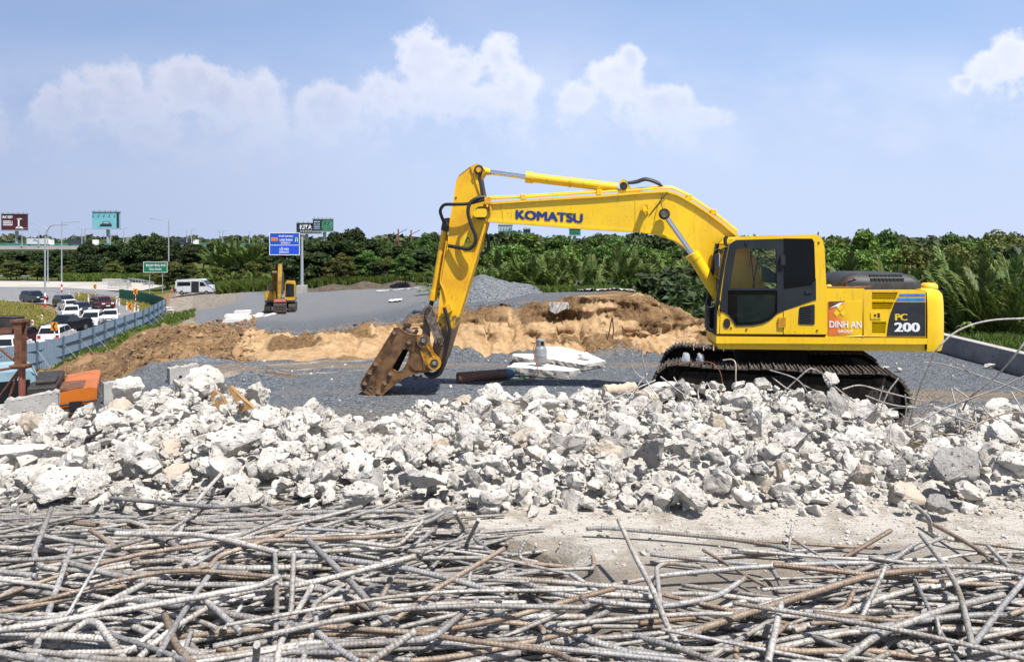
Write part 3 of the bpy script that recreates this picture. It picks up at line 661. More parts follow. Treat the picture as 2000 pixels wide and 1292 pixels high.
# ------------------------------------------------------------------ rubble
CREST = [(-300, 815), (0, 812), (100, 812), (200, 800), (300, 772), (360, 752), (420, 752), (500, 780), (560, 800), (640, 815), (700, 828), (760, 812), (850, 800), (970, 785),
         (1100, 785), (1200, 768), (1300, 758), (1450, 755), (1550, 764), (1620, 768), (1700, 795), (1775, 838), (1850, 805), (1900, 792), (2000, 785), (2300, 790)]
YC = 7.4
def rubble_z(X, Y):
    X = np.asarray(X, float); Y = np.asarray(Y, float); px = X / np.maximum(Y, 1) * FPX + HX
    zc = CZ - (seg(px, CREST) - HY) / FPX * YC - 0.03
    t1 = np.clip((Y - 4.2) / 0.9, 0, 1); t1 = t1 * t1 * (3 - 2 * t1)
    t2 = np.clip((Y - 4.8) / (YC - 4.8), 0, 1)
    z = 0.03 + t1 * 0.05; z = z * (1 - t2) + zc * t2
    t3 = np.clip((Y - YC) / 2.1, 0, 1)
    z = z - t3 ** 1.2 * (zc + 1.5)
    return z + vnoise(X, Y, 1.3, 3, 31) * 0.22 * np.clip((Y - 4.2) / 0.6, 0, 1)

def convex_rock(rs, sub=3, planes=9, rough=0.06, flat=0.0):
    """a fractured lump: a ball cut by random planes, then roughened. unit size"""
    bm = bmesh.new(); bmesh.ops.create_icosphere(bm, subdivisions=sub, radius=1.0)
    V = np.array([v.co[:] for v in bm.verts]); F = np.array([[v.index for v in f.verts] for f in bm.faces]); bm.free()
    for k in range(planes):
        nrm = rs.normal(size=3); nrm /= np.linalg.norm(nrm); d = rs.uniform(0.36, 0.74)
        h = V @ nrm; m = h > d; V[m] -= np.outer((h[m] - d) * 0.96, nrm)
    if flat: nrm = np.array([0.0, 0.15, 1.0]); V[:, 2] *= 1 - flat
    s = rs.uniform(0, 50)
    for i in range(len(V)):
        p = V[i]; k = mnoise.fractal((p[0] * 2.3 + s, p[1] * 2.3, p[2] * 2.3), 0.9, 2.1, 5)
        k2 = abs(mnoise.fractal((p[0] * 6.5 + s, p[1] * 6.5, p[2] * 6.5), 0.8, 2.1, 4)); V[i] = p * (1 + rough * k - rough * 0.55 * k2)
    V -= V.mean(0); V /= (V.max(0) - V.min(0)).max() / 1.0
    return V, F
RS = np.random.RandomState(11)
ROCKS = []
for i in range(16):
    V, F = convex_rock(RS, 5 if i < 8 else 4, RS.randint(9, 15), RS.uniform(0.12, 0.22), RS.choice([0, 0, 0.25, 0.45]))
    ROCKS.append((V, F))
ROCK_ME = {}
for i, (V, F) in enumerate(ROCKS):
    for k in ('chunk', 'chunkgrey', 'chunktan'):
        me = np_mesh('chunk', V, F, True, M[k]); ROCK_ME[(i, k)] = me
def set_sharp(me, ang=32):
    me.update()
    try: me.set_sharp_from_angle(angle=R(ang))
    except Exception: pass
for me in ROCK_ME.values(): set_sharp(me, 34)

def rubble_bed():
    xs = np.arange(-9.0, 9.6, 0.055); ys = np.arange(4.15, 10.0, 0.055)
    XX, YY = np.meshgrid(xs, ys); X = XX.ravel(); Y = YY.ravel()
    z = rubble_z(X, Y) - 0.15
    e = np.clip((Y - 4.15) / 0.5, 0, 1)
    z += (np.abs(vnoise(X, Y, 5, 4, 33)) * 0.22 + vnoise(X, Y, 14, 3, 34) * 0.08) * e - 0.05 * (1 - e)
    X = X + vnoise(X, Y, 9, 2, 35) * 0.06; Y = Y + vnoise(X, Y, 9, 2, 36) * 0.06
    nx = len(xs); ny = len(ys); i = np.arange((nx - 1) * (ny - 1)); r, c = i // (nx - 1), i % (nx - 1); a = r * nx + c
    me = np_mesh('rubble_bed', np.stack([X, Y, z], 1), np.stack([a, a + 1, a + nx + 1, a + nx], 1), False, M['smallrubble'])
    o = link('rubble_bed', me); tag(o, 'crushed concrete dust and fines beneath the rubble', 'rubble', kind='stuff')
rubble_bed()

placed = []
def rot_rand(rs): return Matrix.Rotation(rs.uniform(0, 6.28), 4, 'Z') @ Matrix.Rotation(rs.uniform(-0.7, 0.7), 4, 'X') @ Matrix.Rotation(rs.uniform(0, 6.28), 4, 'Z')
def chunk_at(px, py, Y, size, mat='chunk', kind=None, label=None, group='concrete chunks of the rubble heap', squash=(1, 1, 1), rot=None):
    p = at(px, py, Y); i = RS.randint(len(ROCKS)) if kind is None else kind
    o = link('concrete_chunk', ROCK_ME[(i, mat)]); o.location = p
    o.rotation_euler = (rot if rot is not None else rot_rand(RS).to_euler()); o.scale = tuple(size * s for s in squash)
    if label: tag(o, label, 'chunk')
    placed.append((p.x, p.y, size)); return o
def yz(px, py):
    """depth at which the sight line of that photo point meets the rubble surface"""
    Ys = np.arange(4.0, 10.0, 0.02); X = (px - HX) / FPX * Ys; z = CZ - (py - HY) / FPX * Ys
    k = np.argmax(z <= rubble_z(X, Ys)); return float(Ys[k]) if k else YC
# ones that stand out in the photograph
for px, py, w, mat, sq, lab in [
    (1862, 916, 86, 'chunkgrey', (1, 1, 1), 'big dark grey boulder of concrete standing out at the right of the heap'),
    (1634, 800, 60, 'chunkgrey', (0.85, 0.8, 1.25), 'tall grey chunk propped upright before the tracks, a pale stone on its tip'),
    (1690, 806, 66, 'chunk', (0.9, 0.8, 1.1), 'leaning pointed chunk beside the tall grey upright one'),
    (438, 916, 72, 'chunk', (1, 0.9, 1.05), 'block with a shaded broken face near the rebar, left of centre'),
    (105, 940, 110, 'chunk', (1.1, 0.8, 0.62), 'long tilted wedge of concrete above a dark hollow on the far left'),
    (172, 945, 78, 'chunk', (1, 0.9, 0.85), 'round pale chunk beside the long tilted wedge'),
    (700, 965, 86, 'chunk', (1, 0.9, 0.8), 'broad pale chunk low in the heap, left of the bare deck strip'),
    (835, 935, 112, 'chunk', (1.05, 0.8, 0.75), 'widest overhanging lump near the front of the heap'),
    (925, 930, 40, 'chunk', (0.8, 0.8, 1.3), 'upright pale block next to the widest overhanging lump'),
    (1275, 880, 84, 'chunkgrey', (1, 0.9, 0.9), 'grey speckled lump in the middle of the heap'),
    (1350, 965, 70, 'chunk', (1, 0.9, 0.95), 'angular lump with dark underside above the long bent bar'),
    (1530, 918, 44, 'chunktan', (1, 0.6, 1.0), 'smooth tan fragment facing the camera right of centre'),
    (1680, 930, 60, 'chunktan', (1.1, 0.7, 0.75), 'flat tan slab piece tilted on the right half of the heap'),
    (1500, 945, 42, 'chunktan', (0.9, 0.5, 1.0), 'small tan plate below the smooth tan fragment'),
    (905, 782, 46, 'chunktan', (1.3, 0.7, 0.5), 'tan plate lying on the crest before the breaker shadow'),
    (977, 778, 52, 'chunk', (1, 0.9, 0.95), 'pointed pale chunk on the crest before the oxygen cylinder'),
    (1330, 758, 52, 'chunkgrey', (1.1, 0.8, 0.6), 'grey flat chunk on the crest before the track front'),
    (390, 752, 58, 'chunk', (1.1, 0.9, 0.8), 'topmost chunk of the heap beside the farthest barrier stub'),
    (505, 772, 56, 'chunk', (1, 0.9, 0.95), 'round chunk on the crest right of the splintered timber'),
    (600, 810, 70, 'chunk', (1.1, 0.9, 0.8), 'large chunk at the dip of the crest left of the breaker'),
    (248, 758, 62, 'chunk', (1.0, 0.9, 0.8), 'rough lump against the middle barrier stub'),
    (105, 822, 62, 'chunk', (1, 0.9, 0.9), 'round chunk below the nearest barrier stub'),
    (1960, 850, 70, 'chunk', (1.2, 0.9, 0.75), 'pale chunk at the right edge under the tangle of bars'),
    (1830, 985, 62, 'chunkgrey', (1.1, 0.9, 0.7), 'low grey chunk at the front of the heap on the right'),
    (1990, 905, 90, 'chunk', (0.9, 0.5, 1.0), 'slab fragment standing on edge at the right border'),
    (870, 1005, 46, 'chunkgrey', (1.2, 0.8, 0.6), 'flat dark chunk at the front edge by the bare deck')]:
    Y = yz(px, py + w * 0.28) - 0.05
    chunk_at(px, py, Y, w / FPX * Y * 1.02, mat, None, lab, squash=sq)
o = chunk_at(1622, 741, 7.0, 34 / FPX * 7.0 * 1.05, 'chunk', 3, 'small pale stone balanced on a bent bar above the heap', squash=(1, 0.9, 0.85))

def scatter_chunks():
    tries = 0; n = len(placed); want = 300
    # larger pieces first, each kept apart from its neighbours by a share of their sizes
    sizes = sorted([min(0.42, 0.135 * math.exp(RS.normal(0.36, 0.33))) for _ in range(want - n)], reverse=True)
    for s in sizes:
        for _ in range(60):
            Y = RS.uniform(4.35, 7.7) if RS.rand() < 0.8 else RS.uniform(6.6, 7.9); px = RS.uniform(-60, 2060); X = (px - HX) / FPX * Y
            if all((X - a) ** 2 + ((Y - b) * 0.8) ** 2 > (0.36 * (s + c)) ** 2 for a, b, c in placed): break
        else: continue
        z = float(rubble_z([X], [Y])[0]) + s * RS.uniform(0.0, 0.18) - 0.035 * max(0.0, min(1.0, (5.1 - Y) / 0.5))
        i = RS.randint(len(ROCKS)); q = RS.rand(); mat = 'chunk' if q < 0.86 else ('chunkgrey' if q < 0.93 else 'chunktan')
        o = link('concrete_chunk', ROCK_ME[(i, mat)]); o.location = (X, Y, z); o.rotation_euler = rot_rand(RS).to_euler()
        o.scale = (s * RS.uniform(0.9, 1.3), s * RS.uniform(0.8, 1.1), s * RS.uniform(0.65, 1.05))
        lab = {'chunk': 'pale speckled chunk of broken concrete lying among many alike', 'chunkgrey': 'grey chunk of broken concrete lying among paler ones', 'chunktan': 'tan chunk of broken concrete lying among white ones'}[mat]
        tag(o, lab, 'chunk', {'chunk': 'pale concrete chunks', 'chunkgrey': 'grey concrete chunks', 'chunktan': 'tan concrete chunks'}[mat])
        placed.append((X, Y, s))
scatter_chunks()

def merge_rocks(name, items, lib, mat, smooth=False):
    """items (x,y,z,size,lib index) -> one mesh of many stones"""
    VV = []; FF = []; b = 0
    for (x, y, z, s, i) in items:
        V, F = lib[i]; A = np.array(rot_rand(RS).to_3x3()) * np.array([RS.uniform(0.8, 1.2), RS.uniform(0.8, 1.2), RS.uniform(0.6, 1.0)])
        VV.append(V @ A.T * s + (x, y, z)); FF.append(F + b); b += len(V)
    return np_mesh(name, np.concatenate(VV), np.concatenate(FF), smooth, mat)
SMALL = [convex_rock(RS, 2, 9, 0.12) for _ in range(14)]
TINY = [convex_rock(RS, 1, 5, 0.05) for _ in range(8)]
MID = [convex_rock(RS, 3, RS.randint(8, 13), 0.2) for _ in range(16)]
def small_rubble():
    for nm, cnt, lib, s0, sg, smax, lab in (('medium_rubble', 2250, MID, 0.088, 0.30, 0.16, 'fist sized concrete rubble packed between the larger chunks'), ('small_rubble', 4600, SMALL, 0.036, 0.42, 0.08, 'small concrete rubble filling the gaps of the heap')):
        it = []
        for _ in range(cnt):
            Y = RS.uniform(4.3, 8.2); px = RS.uniform(-420, 2480); X = (px - HX) / FPX * Y
            s = min(smax, s0 * math.exp(RS.normal(0, sg)))
            it.append((X, Y, float(rubble_z([X], [Y])[0]) + RS.uniform(-0.05, 0.05) + (s * 0.25 if lib is MID else -0.05 * RS.rand()), s, RS.randint(len(lib))))
        me = merge_rocks(nm, it, lib, M['smallrubble'], lib is MID)
        if lib is MID: set_sharp(me, 34)
        tag(link(nm, me), lab, 'rubble', kind='stuff')
    it = []
    for _ in range(2600):
        Y = 4.6 - abs(RS.normal(0, 0.55)); X = RS.uniform(-4.2, 4.2)
        if Y < 2.3: continue
        it.append((X, Y, 0.004, 0.012 * math.exp(RS.normal(0, 0.5)), RS.randint(len(TINY))))
    o = link('deck_grit', merge_rocks('deck_grit', it, TINY, M['smallrubble'])); tag(o, 'grit and crumbs scattered over the bare deck', 'rubble', kind='stuff')
small_rubble()

def dirt_clods():
    it = []
    for _ in range(3000):
        Y = 18.5 + 46 * RS.rand() ** 1.8; px = RS.uniform(130, 500); X = (px - HX) / FPX * Y
        s = min(0.4, 0.075 * math.exp(RS.normal(0, 0.5))) * (0.6 + Y / 40); it.append([X, Y, s * 0.1, s, RS.randint(len(SMALL))])
    for q, z in zip(it, ground_zs([q[0] for q in it], [q[1] for q in it])): q[2] += z
    tag(link('dirt_clods', merge_rocks('dirt_clods', it, SMALL, M['clod'])), 'clods of dug brown dirt strewn over the left slope', 'dirt', kind='stuff')
dirt_clods()

def litter():
    it = []
    for _ in range(260):
        Y = RS.uniform(11.5, 19.5); px = RS.uniform(380, 1900); X = (px - HX) / FPX * Y; it.append([X, Y, 0.01, 0.03 * math.exp(RS.normal(0, 0.55)), RS.randint(len(SMALL))])
    for q, z in zip(it, ground_zs([q[0] for q in it], [q[1] for q in it])): q[2] += z
    tag(link('gravel_litter', merge_rocks('gravel_litter', it, SMALL, M['smallrubble'])), 'loose pale stones strewn over the gravel', 'rubble', kind='stuff')
litter()
# ------------------------------------------------------------------ reinforcing bars
def bar_mesh(path, r, ribs=True, pitch=0.0145, nside=7):
    P = np.array([tuple(p) for p in path], float); sg = np.linalg.norm(np.diff(P, axis=0), axis=1); L = np.concatenate([[0], np.cumsum(sg)])
    tot = L[-1]
    if ribs:
        k = max(2, int(tot / pitch)); base = np.arange(k) * pitch
        s = np.concatenate([base, base + pitch * 0.52, base + pitch * 0.68, base + pitch * 0.86]); s.sort(); s = s[s < tot]
        rad = None
    else:
        s = np.linspace(0, tot, max(3, int(tot / 0.05))); rad = np.full(len(s), r)
    s = np.append(s, tot)
    if rad is not None: rad = np.append(rad, r)
    Q = np.stack([np.interp(s, L, P[:, j]) for j in range(3)], 1)
    T = np.gradient(Q, axis=0); T /= np.linalg.norm(T, axis=1)[:, None] + 1e-12
    up = np.array([0.13, 0.21, 1.0]); A = np.cross(T, up); A /= np.linalg.norm(A, axis=1)[:, None] + 1e-9; B = np.cross(A, T)
    th = np.arange(nside) * 2 * math.pi / nside
    if rad is None: rad = r * (0.91 + 0.21 * (0.5 + 0.5 * np.cos(2 * math.pi * (s[:, None] / pitch + 0.32 * np.abs(np.sin(th))[None, :]))) ** 2.5)
    else: rad = rad[:, None]
    V = Q[:, None, :] + rad[:, :, None] * (np.cos(th)[None, :, None] * A[:, None, :] + np.sin(th)[None, :, None] * B[:, None, :])
    n = len(Q); V = np.concatenate([V.reshape(-1, 3), Q[:1], Q[-1:]])
    i = np.arange((n - 1) * nside); rr, c = i // nside, i % nside; a = rr * nside + c; b = rr * nside + (c + 1) % nside
    F = np.stack([a, b, b + nside, a + nside], 1)
    e = np.arange(nside); f0 = np.stack([(e + 1) % nside, e, np.full(nside, n * nside), np.full(nside, n * nside)], 1)[:, :3]
    f1 = np.stack([(n - 1) * nside + e, (n - 1) * nside + (e + 1) % nside, np.full(nside, n * nside + 1)], 1)
    me = bpy.data.meshes.new('rebar'); me.from_pydata(V.tolist(), [], F.tolist() + f0.tolist() + f1.tolist())
    me.polygons.foreach_set('use_smooth', [True] * len(F) + [False] * (2 * nside)); me.update(); return me
def round_corners(pts, rad=0.06, n=5):
    pts = [Vector(p) for p in pts]; out = [pts[0]]
    for i in range(1, len(pts) - 1):
        a, b, c = pts[i - 1], pts[i], pts[i + 1]; r = min(rad, (a - b).length * 0.45, (c - b).length * 0.45)
        p, q = b + (a - b).normalized() * r, b + (c - b).normalized() * r
        for k in range(n + 1): t = k / n; out.append(p.lerp(b, t).lerp(b.lerp(q, t), t))
    out.append(pts[-1]); return out
NBAR = 0
def bar(path, r, mat, label, group=None, ribs=True):
    global NBAR; NBAR += 1
    me = bar_mesh(path, r, ribs); me.materials.append(M[mat]); o = link('rebar', me)
    tag(o, label, 'rebar', group); return o
def deckpt(px, py, h=0.0):
    """point h above the deck seen at that photo point"""
    Y = (CZ - h) * FPX / (py - HY); return at(px, py, Y)
RB = np.random.RandomState(23)
def heap_h(px, py):
    # how deep the bars lie: the left heap is deeper than the right one, the bare strip is empty
    l = np.clip((1040 - px) / 220, 0, 1) * np.clip((py - 988 - max(0, px - 560) * 0.17) / 60, 0, 1); r_ = np.clip((px - 1380) / 380, 0, 1) * np.clip((py - 1045) / 80, 0, 1)
    m = np.clip((py - 1150) / 90, 0, 1) * 0.55
    return max(l, r_, m)
# bars that can be followed in the photograph: points (px, py, height over deck), radius in mm
TR = [
 ([(215, 972, .10), (420, 990, .11), (505, 983, .12), (515, 972, .14)], 13, 'rebarblue', 'long straight bar topping the left heap nearest the rubble'),
 ([(600, 1052, .17), (690, 1140, .14), (760, 1220, .12), (812, 1290, .10)], 15, 'rebarblue', 'thick bar running down to the bottom edge left of the middle'),
 ([(500, 1158, .11), (640, 1130, .16), (812, 1085, .19)], 14, 'rebar', 'thick bar crossing over the long diagonal one, cut end upward'),
 ([(500, 1080, .13), (640, 1088, .14), (790, 1108, .15), (900, 1135, .14), (985, 1160, .12)], 14, 'rebarblue', 'long blue grey bar lying across the right end of the left heap'),
 ([(760, 1218, .12), (850, 1150, .14), (985, 1070, .17)], 12, 'rebarrust', 'slim rusty bar rising to the right with its end clear of the heap'),
 ([(537, 1080, .17), (541, 1170, .16), (537, 1268, .13)], 11, 'rebar', 'pale upright bar standing across the left heap'),
 ([(60, 1292, .1), (130, 1240, .14), (172, 1210, .17), (192, 1216, .17), (245, 1290, .12)], 14, 'rebar', 'bar bent like a roof at the bottom left corner'),
 ([(100, 992, .17), (80, 1045, .16), (64, 1080, .15), (78, 1105, .14), (115, 1112, .12)], 14, 'rebar', 'hooked bar standing up near the left border'),
 ([(80, 1045, .15), (170, 1062, .13), (230, 1068, .12)], 12, 'rebar', 'short pale bar beside the hooked bar'),
 ([(140, 1068, .16), (110, 1150, .14), (72, 1260, .12)], 13, 'rebarblue', 'dark bar leaning down across the left border'),
 ([(408, 1110, .12), (425, 1085, .13), (510, 1058, .14), (580, 1030, .14)], 13, 'rebarrust', 'brown bar with a bent foot in the middle of the left heap'),
 ([(130, 1112, .14), (280, 1120, .14), (400, 1116, .14), (485, 1118, .14)], 12, 'rebar', 'long level bar across the left heap with a dark cut end'),
 ([(715, 1018, .05), (790, 1040, .09), (870, 1075, .10), (845, 1108, .08), (820, 1120, .08)], 11, 'rebar', 'hairpin bar at the edge of the bare deck strip'),
 ([(888, 1000, .16), (908, 1034, .05), (880, 1072, .04)], 12, 'rebar', 'bent stub standing on the bare deck strip'),
 ([(935, 1014, .16), (905, 1074, .03), (985, 1082, .03)], 11, 'rebar', 'pale stub leaning over the bare deck strip'),
 ([(1028, 1050, .12), (1010, 1090, .03), (1050, 1098, .04)], 12, 'rebar', 'short hooked bar at the left of the brown deck patch'),
 ([(1145, 1032, .05), (1180, 1030, .06), (1300, 1040, .05), (1430, 1052, .05), (1530, 1068, .05), (1580, 1098, .04)], 13, 'rebarblue', 'long ribbed bar lying alone on the bare deck'),
 ([(1208, 1014, .26), (1240, 1085, .18), (1275, 1150, .14), (1300, 1215, .12), (1340, 1292, .08)], 14, 'rebar', 'bar leaning up over the bare deck right of centre'),
 ([(1170, 1158, .03), (1195, 1142, .04), (1300, 1122, .06), (1450, 1108, .08), (1590, 1100, .08), (1740, 1098, .09), (1782, 1064, .15)], 14, 'rebarblue', 'long bar with a raised right end in the right heap'),
 ([(1270, 1082, .06), (1380, 1094, .06), (1505, 1104, .06), (1525, 1140, .05), (1535, 1190, .03)], 12, 'rebarblue', 'bar bent down at its right end on the brown deck'),
 ([(1000, 1130, .12), (1090, 1160, .11), (1200, 1178, .10), (1290, 1185, .09), (1400, 1165, .08), (1455, 1128, .10)], 14, 'rebarblue', 'sagging bar linking the left heap and the right one'),
 ([(1000, 1198, .12), (1110, 1235, .11), (1280, 1292, .09)], 15, 'rebarblue', 'thick bar slanting to the bottom edge in the middle'),
 ([(1112, 1118, .14), (1175, 1160, .07)], 13, 'rebarblue', 'short dark stub on the brown deck'),
 ([(1500, 1292, .16), (1512, 1240, .17), (1526, 1178, .17)], 14, 'rebar', 'pale bar standing up at the bottom right of centre'),
 ([(1190, 1292, .05), (1280, 1255, .07), (1400, 1215, .09), (1520, 1170, .11), (1640, 1150, .12)], 14, 'rebar', 'long bar rising to the right through the right heap'),
 ([(1330, 1240, .10), (1480, 1190, .13), (1640, 1140, .15), (1700, 1122, .16), (1812, 1110, .18)], 17, 'rebarrust', 'thickest ribbed bar, rusty, crossing the right heap'),
 ([(1785, 985, .30), (1815, 1010, .20), (1818, 1040, .06), (1850, 1052, .05), (2010, 1072, .05)], 13, 'rebar', 'hooked dark bar standing in front of the rubble on the right'),
 ([(1740, 1035, .14), (1650, 1088, .06)], 13, 'rebarrust', 'rust brown stub leaning up on the right of the bare deck'),
 ([(1480, 1056, .03), (1640, 1066, .03), (1720, 1070, .04)], 10, 'rebarrust', 'thin rusty bar lying on the pale deck'),
 ([(1548, 1024, .14), (1540, 1072, .04), (1544, 1098, .03)], 9, 'rebar', 'thin upright stub on the pale deck'),
 ([(1290, 1180, .10), (1282, 1108, .06), (1300, 1098, .06), (1370, 1106, .05)], 13, 'rebar', 'bar end bent into a square on the brown deck'),
 ([(1845, 1292, .1), (1700, 1268, .12), (1560, 1272, .13), (1440, 1255, .12), (1435, 1280, .1), (1445, 1292, .1)], 13, 'rebarrust', 'brown bar curling along the bottom right'),
 ([(1640, 1292, .14), (1720, 1235, .16), (1840, 1190, .17), (1960, 1160, .17)], 16, 'rebar', 'pale thick bar rising over the right heap at the bottom'),
 ([(1900, 1260, .16), (1960, 1180, .18), (2010, 1120, .19)], 13, 'rebarblue', 'dark bar leaning up at the right border'),
 ([(1930, 1066, .15), (1990, 1128, .13), (2040, 1180, .12)], 12, 'rebarblue', 'straight dark bar slanting down at the right border'),
 ([(610, 1225, .14), (650, 1260, .14), (700, 1292, .13)], 13, 'rebarblue', 'short bar pointing down at the bottom of the left heap'),
 ([(0, 1280, .1), (110, 1230, .12), (230, 1165, .15), (300, 1130, .16), (330, 1120, .16)], 15, 'rebar', 'thick pale bar rising from the bottom left corner'),
 ([(270, 1285, .14), (330, 1230, .15), (440, 1165, .17), (500, 1150, .17)], 13, 'rebar', 'pale bar rising through the lower left heap'),
 ([(400, 1170, .18), (440, 1205, .17), (470, 1232, .16)], 12, 'rebarblue', 'short dark ribbed bar on top of the lower left heap'),
 ([(590, 1292, .12), (620, 1210, .14), (608, 1180, .15), (660, 1150, .16)], 12, 'rebar', 'bent bar at the bottom of the left heap'),
]
for pts, r, mat, lab in TR:
    P = [deckpt(a, b, h + (0.11 if a < 1000 and h > 0.1 else 0.0)) for a, b, h in pts]
    bar(round_corners(P, 0.07), r / 1200, mat, lab)

def random_bars():
    k = 0
    while k < 196:
        left = RB.rand() < 0.60
        if left: px = RB.uniform(-60, 1050) if RB.rand() < 0.75 else RB.uniform(-60, 620); py = RB.uniform(1000, 1330)
        else: px = RB.uniform(980, 2080); py = RB.uniform(1060, 1330)
        hh = heap_h(px, py)
        if RB.rand() > hh * 1.15: continue
        lay = RB.rand() ** 0.8
        h = 0.03 + lay * (0.25 if left else 0.17) * hh
        c = deckpt(px, py, h); ln = min(2.2, max(0.28, RB.normal(0.95, 0.38)))
        ang = RB.normal(0.05 if left else -0.02, 0.24) if RB.rand() < 0.72 else RB.uniform(-1.5, 1.5)
        d = Vector((math.cos(ang), math.sin(ang), RB.normal(0, 0.035))); q = RB.rand()
        bend = Vector((-d.y, d.x, 0)) * RB.normal(0, 0.075) * ln
        a, b = c - d * ln / 2, c + d * ln / 2; m = c + bend + Vector((0, 0, abs(RB.normal(0, 0.012))))
        pts = smooth_path([a, m, b], 8)
        if q < 0.30:   # bent end
            a2 = ang + RB.choice([-1, 1]) * RB.uniform(0.5, 1.7); e = Vector((math.cos(a2), math.sin(a2), RB.uniform(-0.1, 0.7))) * RB.uniform(0.08, 0.28)
            pts = round_corners([pts[0]] + pts[2:-2:3] + [b, b + e], 0.045)
        r = RB.choice([0.0070, 0.008, 0.0095, 0.011, 0.012])
        for p in pts: p.z = max(p.z, r * 0.9)
        mat = RB.choice(['rebar', 'rebar', 'rebar', 'rebar', 'rebarblue', 'rebarblue', 'rebarrust'])
        if left: bar(pts, r, mat, 'ribbed steel bar tangled in the heap on the left of the deck', 'rebar of the left heap')
        else: bar(pts, r, mat, 'ribbed steel bar tangled in the looser heap on the right of the deck', 'rebar of the right heap')
        k += 1
random_bars()
def under_bars():
    # the lowest layer shows only between the others
    VV = []; FF = []; b = 0
    for k in range(2300):
        left = RB.rand() < 0.72
        px = RB.uniform(-320, 1020) if left else RB.uniform(1050, 2400); py = RB.uniform(1005, 1340)
        if RB.rand() > heap_h(px, py) * (1 if left else 0.55): continue
        hh = heap_h(px, py); c = deckpt(px, py, RB.uniform(-0.36, 0.18) * hh if left and px < 980 else RB.uniform(0.01, 0.03 + 0.09 * hh))
        if c.y > 3.9: c.z = max(c.z, 0.015)
        ln = RB.uniform(0.35, 1.2); ang = RB.normal(0.05, 0.4); d = Vector((math.cos(ang), math.sin(ang), RB.normal(0, 0.05)))
        me = bar_mesh([c - d * ln / 2, c, c + d * ln / 2], RB.choice([0.007, 0.009, 0.0105]), False, nside=6)
        n = len(me.vertices); co = np.empty(n * 3, np.float32); me.vertices.foreach_get('co', co); VV.append(co.reshape(n, 3))
        FF += [[v + b for v in p.vertices] for p in me.polygons]; b += n; bpy.data.meshes.remove(me)
    me = bpy.data.meshes.new('rebar_underlayer'); me.from_pydata(np.concatenate(VV).tolist(), [], FF); me.materials.append(M['rebar'])
    me.polygons.foreach_set('use_smooth', [True] * len(me.polygons)); me.update()
    tag(link('rebar_underlayer', me), 'buried lower layer of steel bars', 'rebar', kind='stuff')
under_bars()

